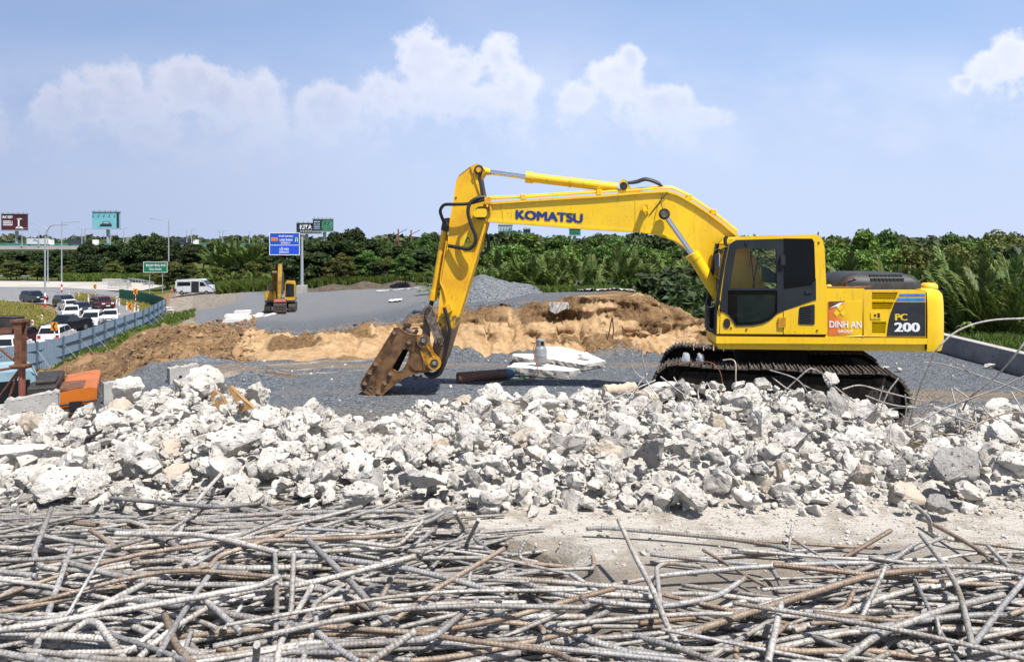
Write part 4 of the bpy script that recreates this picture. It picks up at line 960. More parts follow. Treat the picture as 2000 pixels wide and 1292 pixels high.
# bars sticking out of the rubble: (px, py, depth) points
RT = [
 ([(2010, 621, 6.3), (1930, 626, 6.3), (1870, 646, 6.3), (1830, 682, 6.3), (1812, 720, 6.4), (1795, 760, 6.5), (1775, 830, 6.6)], 10, 'rebar', 'long bar arching up in front of the retaining wall at the right'),
 ([(1803, 708, 6.6), (1830, 709, 6.6), (1880, 722, 6.5), (1960, 750, 6.4), (2010, 770, 6.3)], 8, 'rebar', 'thin bar sloping across the gravel below the arching one'),
 ([(2010, 655, 6.0), (1985, 690, 6.0), (1945, 735, 6.1), (1895, 775, 6.2), (1880, 800, 6.3)], 10, 'rebar', 'straight bar slanting up to the right border'),
 ([(1290, 735, 7.0), (1350, 780, 6.8), (1420, 818, 6.5), (1470, 836, 6.4), (1560, 834, 6.3), (1640, 822, 6.3), (1690, 832, 6.3), (1740, 858, 6.2)], 9, 'rebar', 'long wavy bar draped over the middle of the rubble'),
 ([(1262, 742, 7.0), (1290, 785, 6.8), (1330, 830, 6.6), (1380, 852, 6.4)], 8, 'rebar', 'thin curved bar fanning down before the track front'),
 ([(1316, 736, 7.1), (1345, 790, 6.9), (1378, 838, 6.6), (1402, 842, 6.5)], 8, 'rebar', 'upright bar leaning right among the fan of bars'),
 ([(1370, 748, 7.0), (1363, 765, 7.0), (1372, 800, 6.8), (1400, 838, 6.6)], 8, 'rebar', 'bar with a hooked tip in the fan of bars'),
 ([(1380, 746, 7.1), (1400, 775, 7.0), (1460, 805, 6.8), (1490, 822, 6.6)], 8, 'rebar', 'bar pointing up left of the fan of bars'),
 ([(1335, 768, 7.0), (1370, 815, 6.8), (1400, 844, 6.6)], 8, 'rebar', 'second bar of the fan beside the hooked one'),
 ([(1395, 775, 7.0), (1440, 800, 6.8), (1495, 824, 6.6)], 7, 'rebar', 'lowest slim bar of the fan'),
 ([(1503, 722, 7.0), (1545, 735, 6.9), (1565, 748, 6.9), (1576, 765, 6.9)], 8, 'rebar', 'upper bar poking over the track side'),
 ([(1509, 737, 7.0), (1535, 757, 6.9), (1550, 762, 6.9)], 7, 'rebar', 'short bar poking over the track side'),
 ([(1490, 795, 6.9), (1530, 765, 6.9), (1575, 724, 6.9), (1590, 721, 6.9), (1610, 732, 6.95), (1628, 752, 6.95), (1650, 770, 6.9), (1670, 785, 6.9)], 9, 'rebar', 'bent bar arching up to carry the balanced stone'),
 ([(1390, 850, 6.4), (1415, 828, 6.4), (1500, 826, 6.4), (1570, 815, 6.4), (1600, 806, 6.4)], 8, 'rebar', 'level bar along the middle of the rubble with a bent foot'),
 ([(1480, 848, 6.2), (1540, 836, 6.2), (1620, 814, 6.2)], 9, 'rebarblue', 'short thick ribbed bar lying on the middle rubble'),
 ([(1570, 752, 7.0), (1600, 766, 7.0)], 8, 'rebar', 'stub left of the tall grey chunk'),
 ([(1645, 760, 6.7), (1680, 752, 6.7), (1730, 765, 6.6), (1800, 782, 6.6), (1850, 785, 6.6)], 8, 'rebar', 'bar running level past the track end'),
 ([(1755, 738, 6.6), (1735, 765, 6.6), (1720, 800, 6.6), (1705, 830, 6.6)], 8, 'rebar', 'bar leaning across the track end'),
 ([(1725, 753, 6.5), (1716, 785, 6.5), (1708, 830, 6.5)], 7, 'rebar', 'thin upright by the track end'),
 ([(1768, 770, 6.5), (1770, 800, 6.5), (1764, 840, 6.5)], 8, 'rebar', 'upright stub right of the track end'),
 ([(1690, 772, 6.6), (1742, 790, 6.5), (1790, 792, 6.5), (1850, 770, 6.4)], 8, 'rebar', 'bent bar near the track end'),
 ([(1700, 838, 6.4), (1735, 800, 6.5), (1790, 795, 6.5)], 7, 'rebar', 'slim bar low by the track end'),
 ([(1858, 758, 6.3), (1866, 790, 6.2), (1874, 830, 6.1), (1868, 862, 6.0)], 9, 'rebarblue', 'dark upright bar rising from the tangle at the right'),
 ([(1775, 835, 6.2), (1850, 795, 6.2), (1940, 762, 6.1), (2010, 730, 6.0)], 10, 'rebarblue', 'dark bar rising right through the tangle'),
 ([(1850, 808, 6.0), (1890, 822, 6.0), (1960, 836, 5.9), (2010, 825, 5.9)], 10, 'rebarblue', 'dark sagging bar in the tangle at the right'),
 ([(1862, 756, 6.3), (1895, 780, 6.2), (1904, 795, 6.2), (1906, 835, 6.1)], 8, 'rebar', 'bent upright in the tangle at the right'),
 ([(1975, 765, 6.2), (1990, 790, 6.1), (2008, 820, 6.0)], 9, 'rebarblue', 'curved dark bar at the right border'),
 ([(1918, 792, 6.1), (1935, 812, 6.0), (1975, 828, 6.0)], 9, 'rebarblue', 'short dark curved bar in the tangle'),
 ([(1880, 842, 5.9), (1960, 808, 5.9), (2010, 806, 5.9)], 8, 'rebarrust', 'rusty bar low in the tangle at the right'),
 ([(1776, 838, 5.9), (1850, 848, 5.9), (1890, 856, 5.8)], 8, 'rebarrust', 'rusty bar lying below the tangle'),
 ([(1778, 862, 5.8), (1805, 870, 5.7), (1850, 900, 5.6)], 9, 'rebarrust', 'rusty bar lying by the big dark boulder'),
 ([(1900, 935, 5.2), (1960, 965, 5.0), (2010, 990, 4.9)], 10, 'rebar', 'bar lying right of the big dark boulder'),
 ([(1740, 830, 6.0), (1738, 865, 5.9)], 9, 'rebarblue', 'short dark stub standing right of the middle'),
 ([(1934, 855, 5.6), (1930, 890, 5.5), (1905, 900, 5.5)], 8, 'rebar', 'small bent stub above the big dark boulder'),
 ([(1235, 700, 7.2), (1240, 680, 7.2), (1246, 668, 7.2)], 9, 'rebar', 'upper hook tip in front of the cut bank'),
 ([(1236, 690, 7.2), (1234, 715, 7.2), (1250, 735, 7.2), (1262, 735, 7.2), (1255, 700, 7.2), (1254, 678, 7.2)], 9, 'rebarblue', 'looped bar standing up before the cut bank'),
 ([(1280, 742, 7.1), (1200, 778, 6.9), (1120, 824, 6.6), (1060, 860, 6.3)], 9, 'rebar', 'long bar slanting down the middle of the heap'),
 ([(1258, 735, 7.1), (1220, 790, 6.9), (1205, 806, 6.8)], 7, 'rebar', 'short bar under the looped one'),
 ([(1035, 868, 6.1), (1090, 890, 5.9), (1122, 902, 5.8)], 8, 'rebarrust', 'rusty bar lying on the middle of the heap'),
 ([(1098, 935, 5.2), (1070, 970, 5.0), (1048, 1008, 4.7)], 8, 'rebar', 'pale rod leaning at the front of the heap in the middle'),
 ([(1180, 958, 5.1), (1150, 986, 4.9)], 8, 'rebar', 'short pale rod at the front of the heap'),
 ([(1412, 976, 5.0), (1378, 992, 4.8), (1340, 1010, 4.6)], 9, 'rebar', 'pale rod lying at the front of the heap right of the middle'),
 ([(1610, 980, 5.0), (1560, 1000, 4.7)], 8, 'rebar', 'short rod lying before the heap on the right'),
 ([(1670, 975, 5.0), (1620, 995, 4.8), (1580, 1008, 4.6)], 8, 'rebarblue', 'longer rod lying before the heap on the right'),
 ([(150, 842, 6.4), (172, 850, 6.3), (184, 888, 6.2)], 10, 'rebarblue', 'dark upright rod at the dark plate on the left'),
 ([(52, 804, 6.9), (78, 828, 6.8)], 9, 'rebarblue', 'dark rod below the nearest barrier stub'),
 ([(208, 868, 6.1), (206, 888, 6.0)], 9, 'rebarblue', 'short dark upright on the left of the heap'),
 ([(310, 916, 5.5), (340, 928, 5.4), (378, 934, 5.3)], 10, 'rebarblue', 'dark rod lying in front of the shaded block'),
 ([(415, 945, 5.2), (398, 960, 5.1), (405, 978, 4.9)], 7, 'rebarrust', 'thin bent wire below the shaded block'),
]
for pts, r, mat, lab in RT:
    P = [at(a, b, y) for a, b, y in pts]
    bar(smooth_path(P, 5) if len(P) > 2 else P, r / 1300, mat, lab, None, True)

# splintered timber, dark plates and barrier stubs of the left edge
def splinter(pts, Y, th, mat, label, name='timber_plank'):
    P = [at(a, b, Y) for a, b in pts]; m = MB(); m.prism([(p.x, p.z) for p in P], Y - th / 2, Y + th / 2)
    return tag(m.build(name, M[mat], bevel=0.004), label, 'plank')
splinter([(418, 800), (414, 770), (420, 762), (434, 772), (446, 795)], 6.9, 0.05, 'wood', 'brown splintered plank end standing in the rubble')
splinter([(470, 800), (455, 770), (447, 756), (452, 753), (470, 772), (497, 796), (480, 800)], 6.8, 0.05, 'wood', 'yellow split plank leaning beside the brown splinter')
def plate(px0, px1, py, Y, depth, label, tilt=0.1, mat='darkmetal'):
    m = MB(); w = (px1 - px0) / FPX * Y; e = w / 2
    m.add([(-e, -depth / 2, -tilt * w), (e * 0.9, -depth * 0.6, tilt * w * 0.2), (e, depth / 2, tilt * w), (-e * 0.85, depth * 0.6, -0.2 * tilt * w),
           (-e, -depth / 2, -tilt * w + 0.015), (e * 0.9, -depth * 0.6, tilt * w * 0.2 + 0.015), (e, depth / 2, tilt * w + 0.015), (-e * 0.85, depth * 0.6, -0.2 * tilt * w + 0.015)],
          [(3, 2, 1, 0), (4, 5, 6, 7), (0, 1, 5, 4), (1, 2, 6, 5), (2, 3, 7, 6), (3, 0, 4, 7)])
    o = m.build('metal_sheet', M[mat], loc=at((px0 + px1) / 2, py, Y)); tag(o, label, 'sheet')
plate(75, 180, 850, 6.4, 0.35, 'dark bent metal sheet lying in the rubble on the left', 0.08)
plate(15, 75, 918, 5.6, 0.3, 'dark sheet in the hollow at the far left', -0.05)
plate(175, 205, 845, 6.35, 0.2, 'small dark folded plate beside the bent sheet', 0.4)

def barrier_stub(px0, px1, yt0, yt1, yb, Y, label, seed):
    """a broken-off piece of parapet: sloped face, ragged top, a notch cast into its foot"""
    rs = np.random.RandomState(seed); z0 = CZ - 3.1
    xl, xr = (px0 - HX) / FPX * Y, (px1 - HX) / FPX * (Y + 0.35)
    zl, zr = CZ - (yt0 - HY) / FPX * Y, CZ - (yt1 - HY) / FPX * (Y + 0.35)
    L = math.hypot(xr - xl, 0.35); n = 14; top = []
    for i in range(n + 1):
        t = i / n; top.append((t * L, lerp(zl, zr, t) - z0 + rs.uniform(-0.03, 0.012)))
    w = L * 0.16; c = L * 0.36
    poly = [(0, 0), (c - w / 2, 0), (c - w / 2, 0.24), (c - w / 4, 0.30), (c + w / 4, 0.30), (c + w / 2, 0.24), (c + w / 2, 0), (L, 0)] + top[::-1]
    zb = CZ - (yb - HY) / FPX * Y - z0
    # the notch shows above the rubble, so it is set by the photo row of the stub's foot
    poly = [(x, z if z > 0.31 else (z if z == 0 else z - 0.24 + max(0.05, zb + 0.02))) for x, z in poly]
    m = MB(); m.prism(poly, 0, 0.26)
    o = m.build('barrier_stub', M['barrier'], bevel=0.012); o.location = (xl, Y, z0); o.rotation_euler = (0, 0, math.atan2(0.35, xr - xl))
    tag(o, label, 'barrier'); return o
barrier_stub(10, 114, 782, 764, 815, 12.2, 'nearest broken concrete barrier stub, in front of the orange hood', 1)
barrier_stub(203, 275, 748, 741, 778, 13.9, 'middle broken concrete barrier stub right of the orange hood', 2)
barrier_stub(332, 388, 720, 710, 742, 15.6, 'farthest broken concrete barrier stub, standing before the gravel', 3)
# ------------------------------------------------------------------ the yellow excavator with its hydraulic hammer
YAW = R(5.0); EC, ES = math.cos(YAW), math.sin(YAW)
EX0, EY0, EG = 5.40, 12.78, CZ - 3.05      # a point on the cab's near face, and the ground under the machine
def E(px, py, v=0.0):
    """photo point on the machine's plane v metres behind its near face -> local (x, z)"""
    k = (px - HX) / FPX; ox, oy = EX0 + v * ES, EY0 + v * EC
    u = (k * oy - ox) / (EC + k * ES); Y = oy - u * ES
    return (u, CZ - (py - HY) / FPX * Y - EG)
def EP(pts, v): return [E(a, b, v) for a, b in pts]
def E3(px, py, v): x, z = E(px, py, v); return Vector((x, v, z))
def scl(px, r, v):  # length of r photo pixels there
    u = E(px, 500, v)[0]; return r / FPX * (EY0 + v * EC - u * ES)
exc = empty('excavator', (EX0, EY0, EG), -YAW, 'big yellow excavator with a rusty hammer on its stick, standing behind the rubble', 'excavator')
Yl, Ar = M['yellow'], M['stick']

def dome_prism(m, poly, y0, y1, inset, depth):
    """prism whose near edge is drawn in by inset over depth (a rounded panel)"""
    m.prism(poly, y0 + depth, y1)
    cx = sum(p[0] for p in poly) / len(poly); cz = sum(p[1] for p in poly) / len(poly)
    small = []
    for p in poly:
        d = math.hypot(p[0] - cx, p[1] - cz); k = max(0, (d - inset) / d); small.append((cx + (p[0] - cx) * k, cz + (p[1] - cz) * k))
    n = len(poly); vs = [(p[0], y0, p[1]) for p in small] + [(p[0], y0 + depth, p[1]) for p in poly]
    m.add(vs, [tuple(range(n))] + [(i, n + i, n + (i + 1) % n, (i + 1) % n) for i in range(n)]); return m
def rounded(poly, r, n=4):
    out = []; m = len(poly)
    for i in range(m):
        a, b, c = (Vector((*poly[(i + k) % m], 0)) for k in (-1, 0, 1))
        q = min(r, (a - b).length * 0.45, (c - b).length * 0.45); p0 = b + (a - b).normalized() * q; p1 = b + (c - b).normalized() * q
        for k in range(n + 1): t = k / n; w = p0.lerp(b, t).lerp(b.lerp(p1, t), t); out.append((w.x, w.y))
    return out

# --- revolving frame, machine house, counterweight
m = MB(); m.prism(EP([(1399, 656), (1811, 660), (1811, 671), (1811, 686), (1404, 681), (1399, 671)], 0.05), 0.06, 1.05); xa_, za_ = E(1470, 681, 1.06); m.box(xa_, E(1811, 660, 1.06)[0], 1.05, 2.55, za_, za_ + 0.22); m.build('revolving_frame', Yl, exc, 0.02)
m = MB(); a = EP([(1399, 656.5), (1811, 660.5), (1811, 671.5), (1399, 670)], 0.0); m.prism(a, 0.0, 0.07); m.build('deck_rail', Yl, exc, 0.015)
def panel(name, pts, y0, y1, mat=Yl, bev=0.03, par=exc): m = MB(); m.prism(EP(pts, y0), y0, y1); return m.build(name, mat, par, bev, 3)
hd1 = panel('side_door', [(1615.5, 566), (1684.5, 566), (1684.5, 656), (1615.5, 655)], 0.02, 0.9)
# second door: louvred, so it is built round its openings
o2 = [(1687.5, 566), (1808.5, 566.5), (1808.5, 658.5), (1687.5, 657)]
h1 = [(1703, 570), (1754, 570), (1748, 585.5), (1703, 585)]; h2 = [(1703, 589), (1746, 589.5), (1740, 604), (1703, 604)]; h3 = [(1703, 628), (1731, 628), (1728.5, 651), (1703, 650.5)]
m = MB(); m.prism(EP(o2, 0.02), 0.02, 0.06, [EP(h, 0.02) for h in (h1, h2, h3)]); m.prism(EP([(1690, 568), (1806, 568), (1806, 657), (1690, 656)], 0.1), 0.10, 0.9)
hd2 = m.build('side_door', Yl, exc)
for h, n in ((h1, 4), (h2, 4), (h3, 6)):
    for i in range(n):
        t0, t1 = (i + 0.15) / n, (i + 0.72) / n
        l = lambda t: (lerp(h[0][0], h[3][0], t), lerp(h[0][1], h[3][1], t)); r_ = lambda t: (lerp(h[1][0], h[2][0], t), lerp(h[1][1], h[2][1], t))
        m = MB(); q = EP([l(t0), r_(t0), r_(t1), l(t1)], 0.03)
        vs = [(q[0][0], 0.075, q[0][1]), (q[1][0], 0.075, q[1][1]), (q[2][0], 0.024, q[2][1]), (q[3][0], 0.024, q[3][1]), (q[0][0], 0.088, q[0][1]), (q[1][0], 0.088, q[1][1]), (q[2][0], 0.037, q[2][1]), (q[3][0], 0.037, q[3][1])]
        m.add(vs, [(0, 1, 2, 3)[::-1], (4, 5, 6, 7), (0, 1, 5, 4), (1, 2, 6, 5), (2, 3, 7, 6), (3, 0, 4, 7)]); m.build('louver', Yl, hd2)
m = MB(); m.prism(EP([(1690, 567), (1770, 567), (1770, 657), (1690, 656)], 0.09), 0.092, 0.098); m.build('louver_backing', M['rustpost'], hd2)
# latch plate
m = MB(); m.prism(rounded(EP([(1700.5, 609), (1721.5, 609), (1721.5, 622.5), (1700.5, 622.5)], 0.01), 0.015), 0.008, 0.03); lp = m.build('latch', Yl, hd2, 0.004)
m = MB(); m.prism(EP([(1714, 611.5), (1718.5, 611.5), (1718.5, 620), (1714, 620)], 0.005), 0.004, 0.02); m.cyl(E3(1709, 615.5, 0.0), E3(1709, 615.5, 0.03), 0.02, n=10); m.build('latch_pull', M['darkmetal'], lp)
# decals: black field, blue stripes, words
m = MB(); m.prism(EP([(1747.5, 590), (1807.5, 590), (1807.5, 656.5), (1732, 656), (1734, 636), (1738, 616)], 0.015), 0.014, 0.03); blk = m.build('model_panel', M['panelblack'], hd2)
for a in ([(1757.5, 573.5), (1807, 573.5), (1807, 578.5), (1755, 578.5)], [(1753, 581.5), (1807, 581.5), (1807, 587.5), (1750, 587.5)]):
    m = MB(); m.prism(EP(a, 0.015), 0.014, 0.03); m.build('stripe', M['stripeblue'], hd2)
def words(txt, px0, px1, pyb, pyt, v, mat, parent, bold=0.0, shear=0.0, slope=0.0):
    a, b = E(px0, pyb, v), E(px1, pyb, v); t = E(px0, pyt, v)
    me = text_mesh(txt, t[1] - a[1], bold, b[0] - a[0]); me.materials.append(mat)
    if shear or slope:
        n = len(me.vertices); co = np.empty(n * 3, np.float32); me.vertices.foreach_get('co', co); co = co.reshape(n, 3)
        co[:, 0] += co[:, 2] * shear; co[:, 2] -= co[:, 0] * slope; me.vertices.foreach_set('co', co.ravel()); me.update()
    o = link('lettering', me, parent); o.location = (a[0], v, a[1]); return o
for k in range(3):
    words('PC', 1748 + k, 1770.5 + k, 625.5, 612.5, 0.009 - k * 0.0015, M['yellowtext'], blk, 0.0)
    words('200', 1746.5 + k * 1.2, 1794.5 + k * 1.2, 647.5, 629.5, 0.009 - k * 0.0015, M['white'], blk, 0.002)
# poster on the first door with its emblem of three lozenges
pst = panel('poster', [(1618, 589), (1684, 588), (1684, 654.5), (1618, 654)], 0.008, 0.021, M['decal'], 0)
panel('peeled_corner', [(1618.5, 588.5), (1651, 587.5), (1636, 597), (1620, 603)], 0.004, 0.008, M['rustpost'], 0, pst)
panel('peel_edge', [(1620, 602), (1640, 591), (1649, 590), (1640, 595), (1637, 600), (1633, 598)], 0.0, 0.004, M['white'], 0, pst)
for dx, dy in ((1634, 611), (1640.5, 600.5), (1647, 611)):
    panel('emblem', [(dx, dy - 7), (dx + 6, dy), (dx, dy + 7), (dx - 6, dy)], 0.002, 0.006, M['yellowtext'], 0, pst)
words('DINH AN', 1620, 1683, 639.5, 626.5, 0.0, M['white'], pst, 0.002)
words('GROUP', 1636, 1666, 649.5, 644, 0.0, M['white'], pst, 0.001)
# counterweight: plan curve swept up
m = MB(); u0 = E(1811.5, 600, 0.0)[0]; u1 = E(1841, 600, 0.4)[0]; zb = E(1811, 686.5, 0)[1]; zt = E(1811, 567, 0)[1]
plan = [(u0, 0.0)] + [(u0 + (u1 - u0 - 0.0) * math.sin(t) ** 0.8, 0.55 - 0.55 * math.cos(t) ** 0.9) for t in np.linspace(0.25, math.pi / 2, 9)]
plan += [(u1 + 0.12 * math.sin(t), 0.55 + 1.5 * t / math.pi) for t in np.linspace(0.3, math.pi - 0.3, 6)] + [(2 * 0 + a, 2.6 - b) for a, b in reversed(plan[1:10])] + [(u0, 2.6)]
rings = [(zb, 0.93), (zb + 0.16, 1.0), (zt - 0.42, 1.0), (zt - 0.2, 0.985), (zt - 0.08, 0.95), (zt - 0.02, 0.86), (zt, 0.70)]
vs = []; n = len(plan); uc, vc = u0, 1.3
for z, k in rings: vs += [(uc + (a - uc) * k, (vc + (b - vc) * (1 - (1 - k) * 0.35)), z) for a, b in plan]
fs = [(j * n + i, j * n + (i + 1) % n, (j + 1) * n + (i + 1) % n, (j + 1) * n + i) for j in range(len(rings) - 1) for i in range(n)]
m.add(vs, fs, True); m.add(vs[:n], [tuple(reversed(range(n)))]); m.add(vs[-n:], [tuple(range(n))]); cw = m.build('counterweight', Yl, exc)
set_sharp(cw.data, 30)
m = MB(); ub = u0; m.box(ub - 0.012, ub - 0.004, 0.012, 2.58, zb + 0.03, zt - 0.03); m.build('counterweight_joint', M['underblack'], cw)
# body between the doors and the far side
m = MB(); x0, zlo = E(1615, 656, 0.9); x1 = u0 - 0.02; zhi = E(1650, 566.5, 0.6)[1]
m.box(x0, x1, 0.9, 2.6, zlo, zhi); m.box(E(1500, 600, 1.7)[0] - 0.6, x0, 1.72, 2.6, zlo, zhi - 0.25); m.build('engine_house', Yl, exc, 0.03)
# engine hood of black plastic with rows of openings
hx0, hz0 = E(1638, 563, 0.55); hx1, hz1 = E(1788, 533, 0.75); hb = hz0 - 0.02; hy0, hy1 = 0.42, 1.75
m = MB(); lay = [(hb, 0.0), (hb + 0.12, 0.0), (hb + (hz1 - hb) * 0.62, 0.04), (hb + (hz1 - hb) * 0.88, 0.13), (hz1, 0.26)]
def hood_ring(ins): return rounded([(hx0 + ins, hy0 + ins * 0.7), (hx1 - ins, hy0 + ins * 0.7), (hx1 - ins, hy1 - ins * 0.7), (hx0 + ins, hy1 - ins * 0.7)], 0.16, 5)
rg = [[(x, y, z) for x, y in hood_ring(i)] for z, i in lay]; n = len(rg[0]); vs = [p for r_ in rg for p in r_]
m.add(vs, [(j * n + i, j * n + (i + 1) % n, (j + 1) * n + (i + 1) % n, (j + 1) * n + i) for j in range(len(rg) - 1) for i in range(n)], True); m.add(rg[-1], [tuple(range(n))])
hood = m.build('engine_hood', M['hood'], exc)
for r_ in range(2):
    for i in range(9):
        px = 1697 + i * 7.4 + r_ * 3.5; top = (536.5, 540.5) if r_ == 0 else (543, 549.5)
        vv = hy0 + 0.7 * float(np.interp(E(px, sum(top) / 2, hy0 + 0.05)[1], [a_[0] for a_ in lay], [a_[1] for a_ in lay]))
        m = MB(); m.prism(EP([(px, top[0]), (px + 5, top[0]), (px + 5, top[1]), (px, top[1])], vv), vv - 0.02, vv + 0.05); m.build('vent_opening', M['black'], hood)
m = MB(); m.tube(round_corners([E3(1652, 562, 0.4), E3(1654, 545, 0.4), E3(1660, 541, 0.4), E3(1672, 546, 0.45), E3(1675, 552, 0.5)], 0.03), 0.012); m.build('grab_bar', M['rustpost'], exc)
m = MB(); m.tube([E3(1616, 561, 0.3), E3(1660, 561, 0.3), E3(1700, 560, 0.35)], 0.02); m.build('wooden_stick', M['rustpost'], exc)
m = MB(); cx, cz = E(1806.5, 566, 0.9); m.lathe([(0.02, 0.17), (0.10, 0.165), (0.14, 0.13), (0.15, 0.08), (0.12, 0.02), (0.08, 0.0)][::-1], (cx, 0.75, cz - 0.03), 18); m.build('air_cleaner_cap', Yl, exc)
m = MB(); cx, cz = E(1619, 562, 0.6); m.lathe([(0.05, 0), (0.05, 0.04), (0.03, 0.06)], (cx, 0.6, cz), 12); m.build('filler_cap', Yl, exc)

# --- cab
CB = 1.02  # depth of the cab
outer = [(1400, 654), (1400, 612), (1404, 598), (1408, 570), (1416, 515), (1424, 476), (1432, 466.5), (1445, 462.5), (1520, 459.5), (1592, 458), (1602, 461), (1608, 470), (1611, 486), (1614, 561), (1614, 654)]
dark = [(1425, 476), (1438, 468.5), (1530, 466), (1530, 606.5), (1518, 612), (1504, 625), (1490, 632), (1470, 636), (1437, 637), (1432, 629), (1425, 618), (1415, 610), (1405.5, 608), (1410, 570), (1417, 515)]
rearw = [(1530.5, 466), (1586, 466), (1590, 473), (1592.5, 545), (1584, 557), (1530.5, 564)]
trim = [(1530.5, 565), (1584, 558), (1592.8, 546), (1593.5, 585), (1530.5, 606)]
upw = rounded([(1437, 486), (1516, 485), (1517.5, 563), (1425, 563)], 4.5)
low = [(1421.5, 566.5), (1517.5, 566.5), (1517.5, 610), (1502, 624), (1488, 630), (1469, 633.5), (1438, 634.5), (1433, 625), (1421, 611)]
cab = MB()
hole_all = [(1426, 477), (1438, 469.5), (1586, 467), (1590, 473), (1592.5, 545), (1593.2, 584.5), (1530.5, 605), (1518, 611), (1504, 624), (1490, 631), (1470, 635), (1438, 636), (1433, 628), (1426, 617), (1416, 609), (1408, 607), (1411, 570), (1418, 515)]
cab.prism(EP(outer, 0.0), 0.0, 0.06, [EP(hole_all, 0.0)])
cabo = cab.build('cab_shell', Yl, exc, 0.018)
m = MB(); m.prism(EP(outer, 0.0), CB - 0.06, CB, [EP(hole_all, 0.0)])            # far side, same pressing
m.build('cab_far_side', M['cabdark'], cabo, 0.01)
A = lambda px, py: E(px, py, 0.0)
m = MB(); pts = [A(1424, 476), A(1432, 466.5), A(1445, 462.5), A(1520, 459.5), A(1592, 458), A(1602, 461), A(1608, 470), A(1611, 486), A(1614, 561), A(1614, 654)]
for i in range(len(pts) - 1):
    (xa, za), (xb, zb_) = pts[i], pts[i + 1]; d = Vector((xb - xa, zb_ - za)).normalized(); nx_, nz_ = d.y * 0.05, -d.x * 0.05
    m.add([(xa, 0.061, za), (xb, 0.061, zb_), (xb, CB - 0.061, zb_), (xa, CB - 0.061, za), (xa + nx_ * -1 * -1, 0.061, za + nz_), (xb + nx_, 0.061, zb_ + nz_), (xb + nx_, CB - 0.061, zb_ + nz_), (xa + nx_, CB - 0.061, za + nz_)],
          [(0, 1, 2, 3)[::-1], (4, 5, 6, 7)[::-1], (0, 1, 5, 4), (2, 3, 7, 6), (1, 2, 6, 5), (3, 0, 4, 7)])
m.build('cab_roof', Yl, cabo)
m = MB(); x0, z0 = A(1402, 654); x1, _ = A(1612, 654); m.box(x0, x1, 0.06, CB - 0.06, z0, z0 + 0.04); m.box(x1 - 0.62, x1 - 0.02, 0.1, CB - 0.1, z0 + 0.04, z0 + 0.5); m.build('cab_floor', M['cabdark'], cabo)
# door frame (dark) with window opening, rear side window, grey lower trim
m = MB(); m.prism(EP(dark, 0.0), -0.012, 0.045, [EP(upw, 0.0), EP(low, 0.0)]); door = m.build('door', M['cabdark'], exc, 0.008)
m = MB(); m.prism(EP(upw, 0.02), 0.012, 0.02); m.build('window_pane', M['glass'], door)
m = MB(); m.prism(EP(low, 0.02), 0.010, 0.018); m.build('window_pane', M['glassdark'], door)
m = MB(); m.prism(EP(rounded([(1441, 577), (1512, 576), (1513, 608), (1500, 621), (1486, 627), (1440, 631)], 4), 0.0), 0.004, 0.009); m.build('window_pane', M['glass'], door)
m = MB(); m.prism(EP(rearw, 0.0), -0.004, 0.03); m.build('side_window', M['glassdark'], cabo, 0.006)
m = MB(); m.prism(EP(trim, 0.0), -0.006, 0.03); tr = m.build('side_trim', M['cabdark'], cabo, 0.006)
m = MB(); m.prism(rounded(EP([(1572, 565), (1585, 564), (1585, 572), (1572, 573)], 0), 0.02), -0.02, 0.0); m.build('latch', M['black'], tr, 0.005)
m = MB(); m.prism(rounded(EP([(1523, 498), (1532, 498), (1532, 517), (1523, 517)], 0), 0.015), -0.06, 0.0); m.build('hinge', M['black'], door, 0.01)
m = MB(); m.cyl(E3(1458, 474, -0.03), E3(1458, 474, 0.0), scl(1458, 3.4, 0), n=14); m.build('door_lamp', M['black'], door)
m = MB(); m.cyl(E3(1500, 472, -0.01), E3(1500, 472, 0.0), 0.01, n=8); m.build('door_stop', M['black'], door)
# yellow lower door skin pieces: gap lines, round vent, hinge block, grille, catches
m = MB(); m.prism(EP([(1529.3, 607), (1530.6, 607), (1530.6, 653), (1529.3, 653)], 0), -0.002, 0.004); m.build('door_gap', M['underblack'], cabo)
m = MB(); m.prism(EP([(1406, 610), (1407, 610), (1406, 653), (1405, 653)], 0), -0.002, 0.004); m.build('door_gap', M['underblack'], cabo)
m = MB(); m.prism(EP([(1400, 651.3), (1614, 652.5), (1614, 655), (1400, 654)], 0), -0.001, 0.004); m.build('sill_gap', M['underblack'], cabo)
cx, cz = E(1419.5, 631, 0); m = MB()
m.prism([(cx + 0.06 * math.cos(t), cz + 0.085 * math.sin(t)) for t in np.linspace(0, 6.283, 22)[:-1]], -0.012, 0.0); m.build('round_vent', M['black'], cabo, 0.006)
m = MB(); m.prism(EP([(1520, 620), (1533, 620), (1533, 638), (1520, 638)], 0), -0.03, 0.0); m.build('hinge', M['yellow_lite'], cabo, 0.006)
m = MB(); m.prism(rounded(EP([(1561, 600), (1591, 593.5), (1591, 634), (1559, 633)], 0), 0.03), -0.010, 0.0); gr = m.build('side_grille', M['cabdark'], cabo, 0.004)
for i in range(7):
    y = 600 + i * 4.4; m = MB(); m.prism(EP([(1563, y + 1.5 - 0), (1584, y - 1.2), (1584, y + 0.2), (1563, y + 2.9)], 0), -0.018, -0.009); m.build('slat', M['black'], gr)
for px, py in ((1599, 474), (1596, 645), (1458, 643), (1428, 640)):
    m = MB(); m.cyl(E3(px, py, -0.012), E3(px, py, 0.0), 0.018, n=8); m.build('catch', M['rustpost'], cabo)
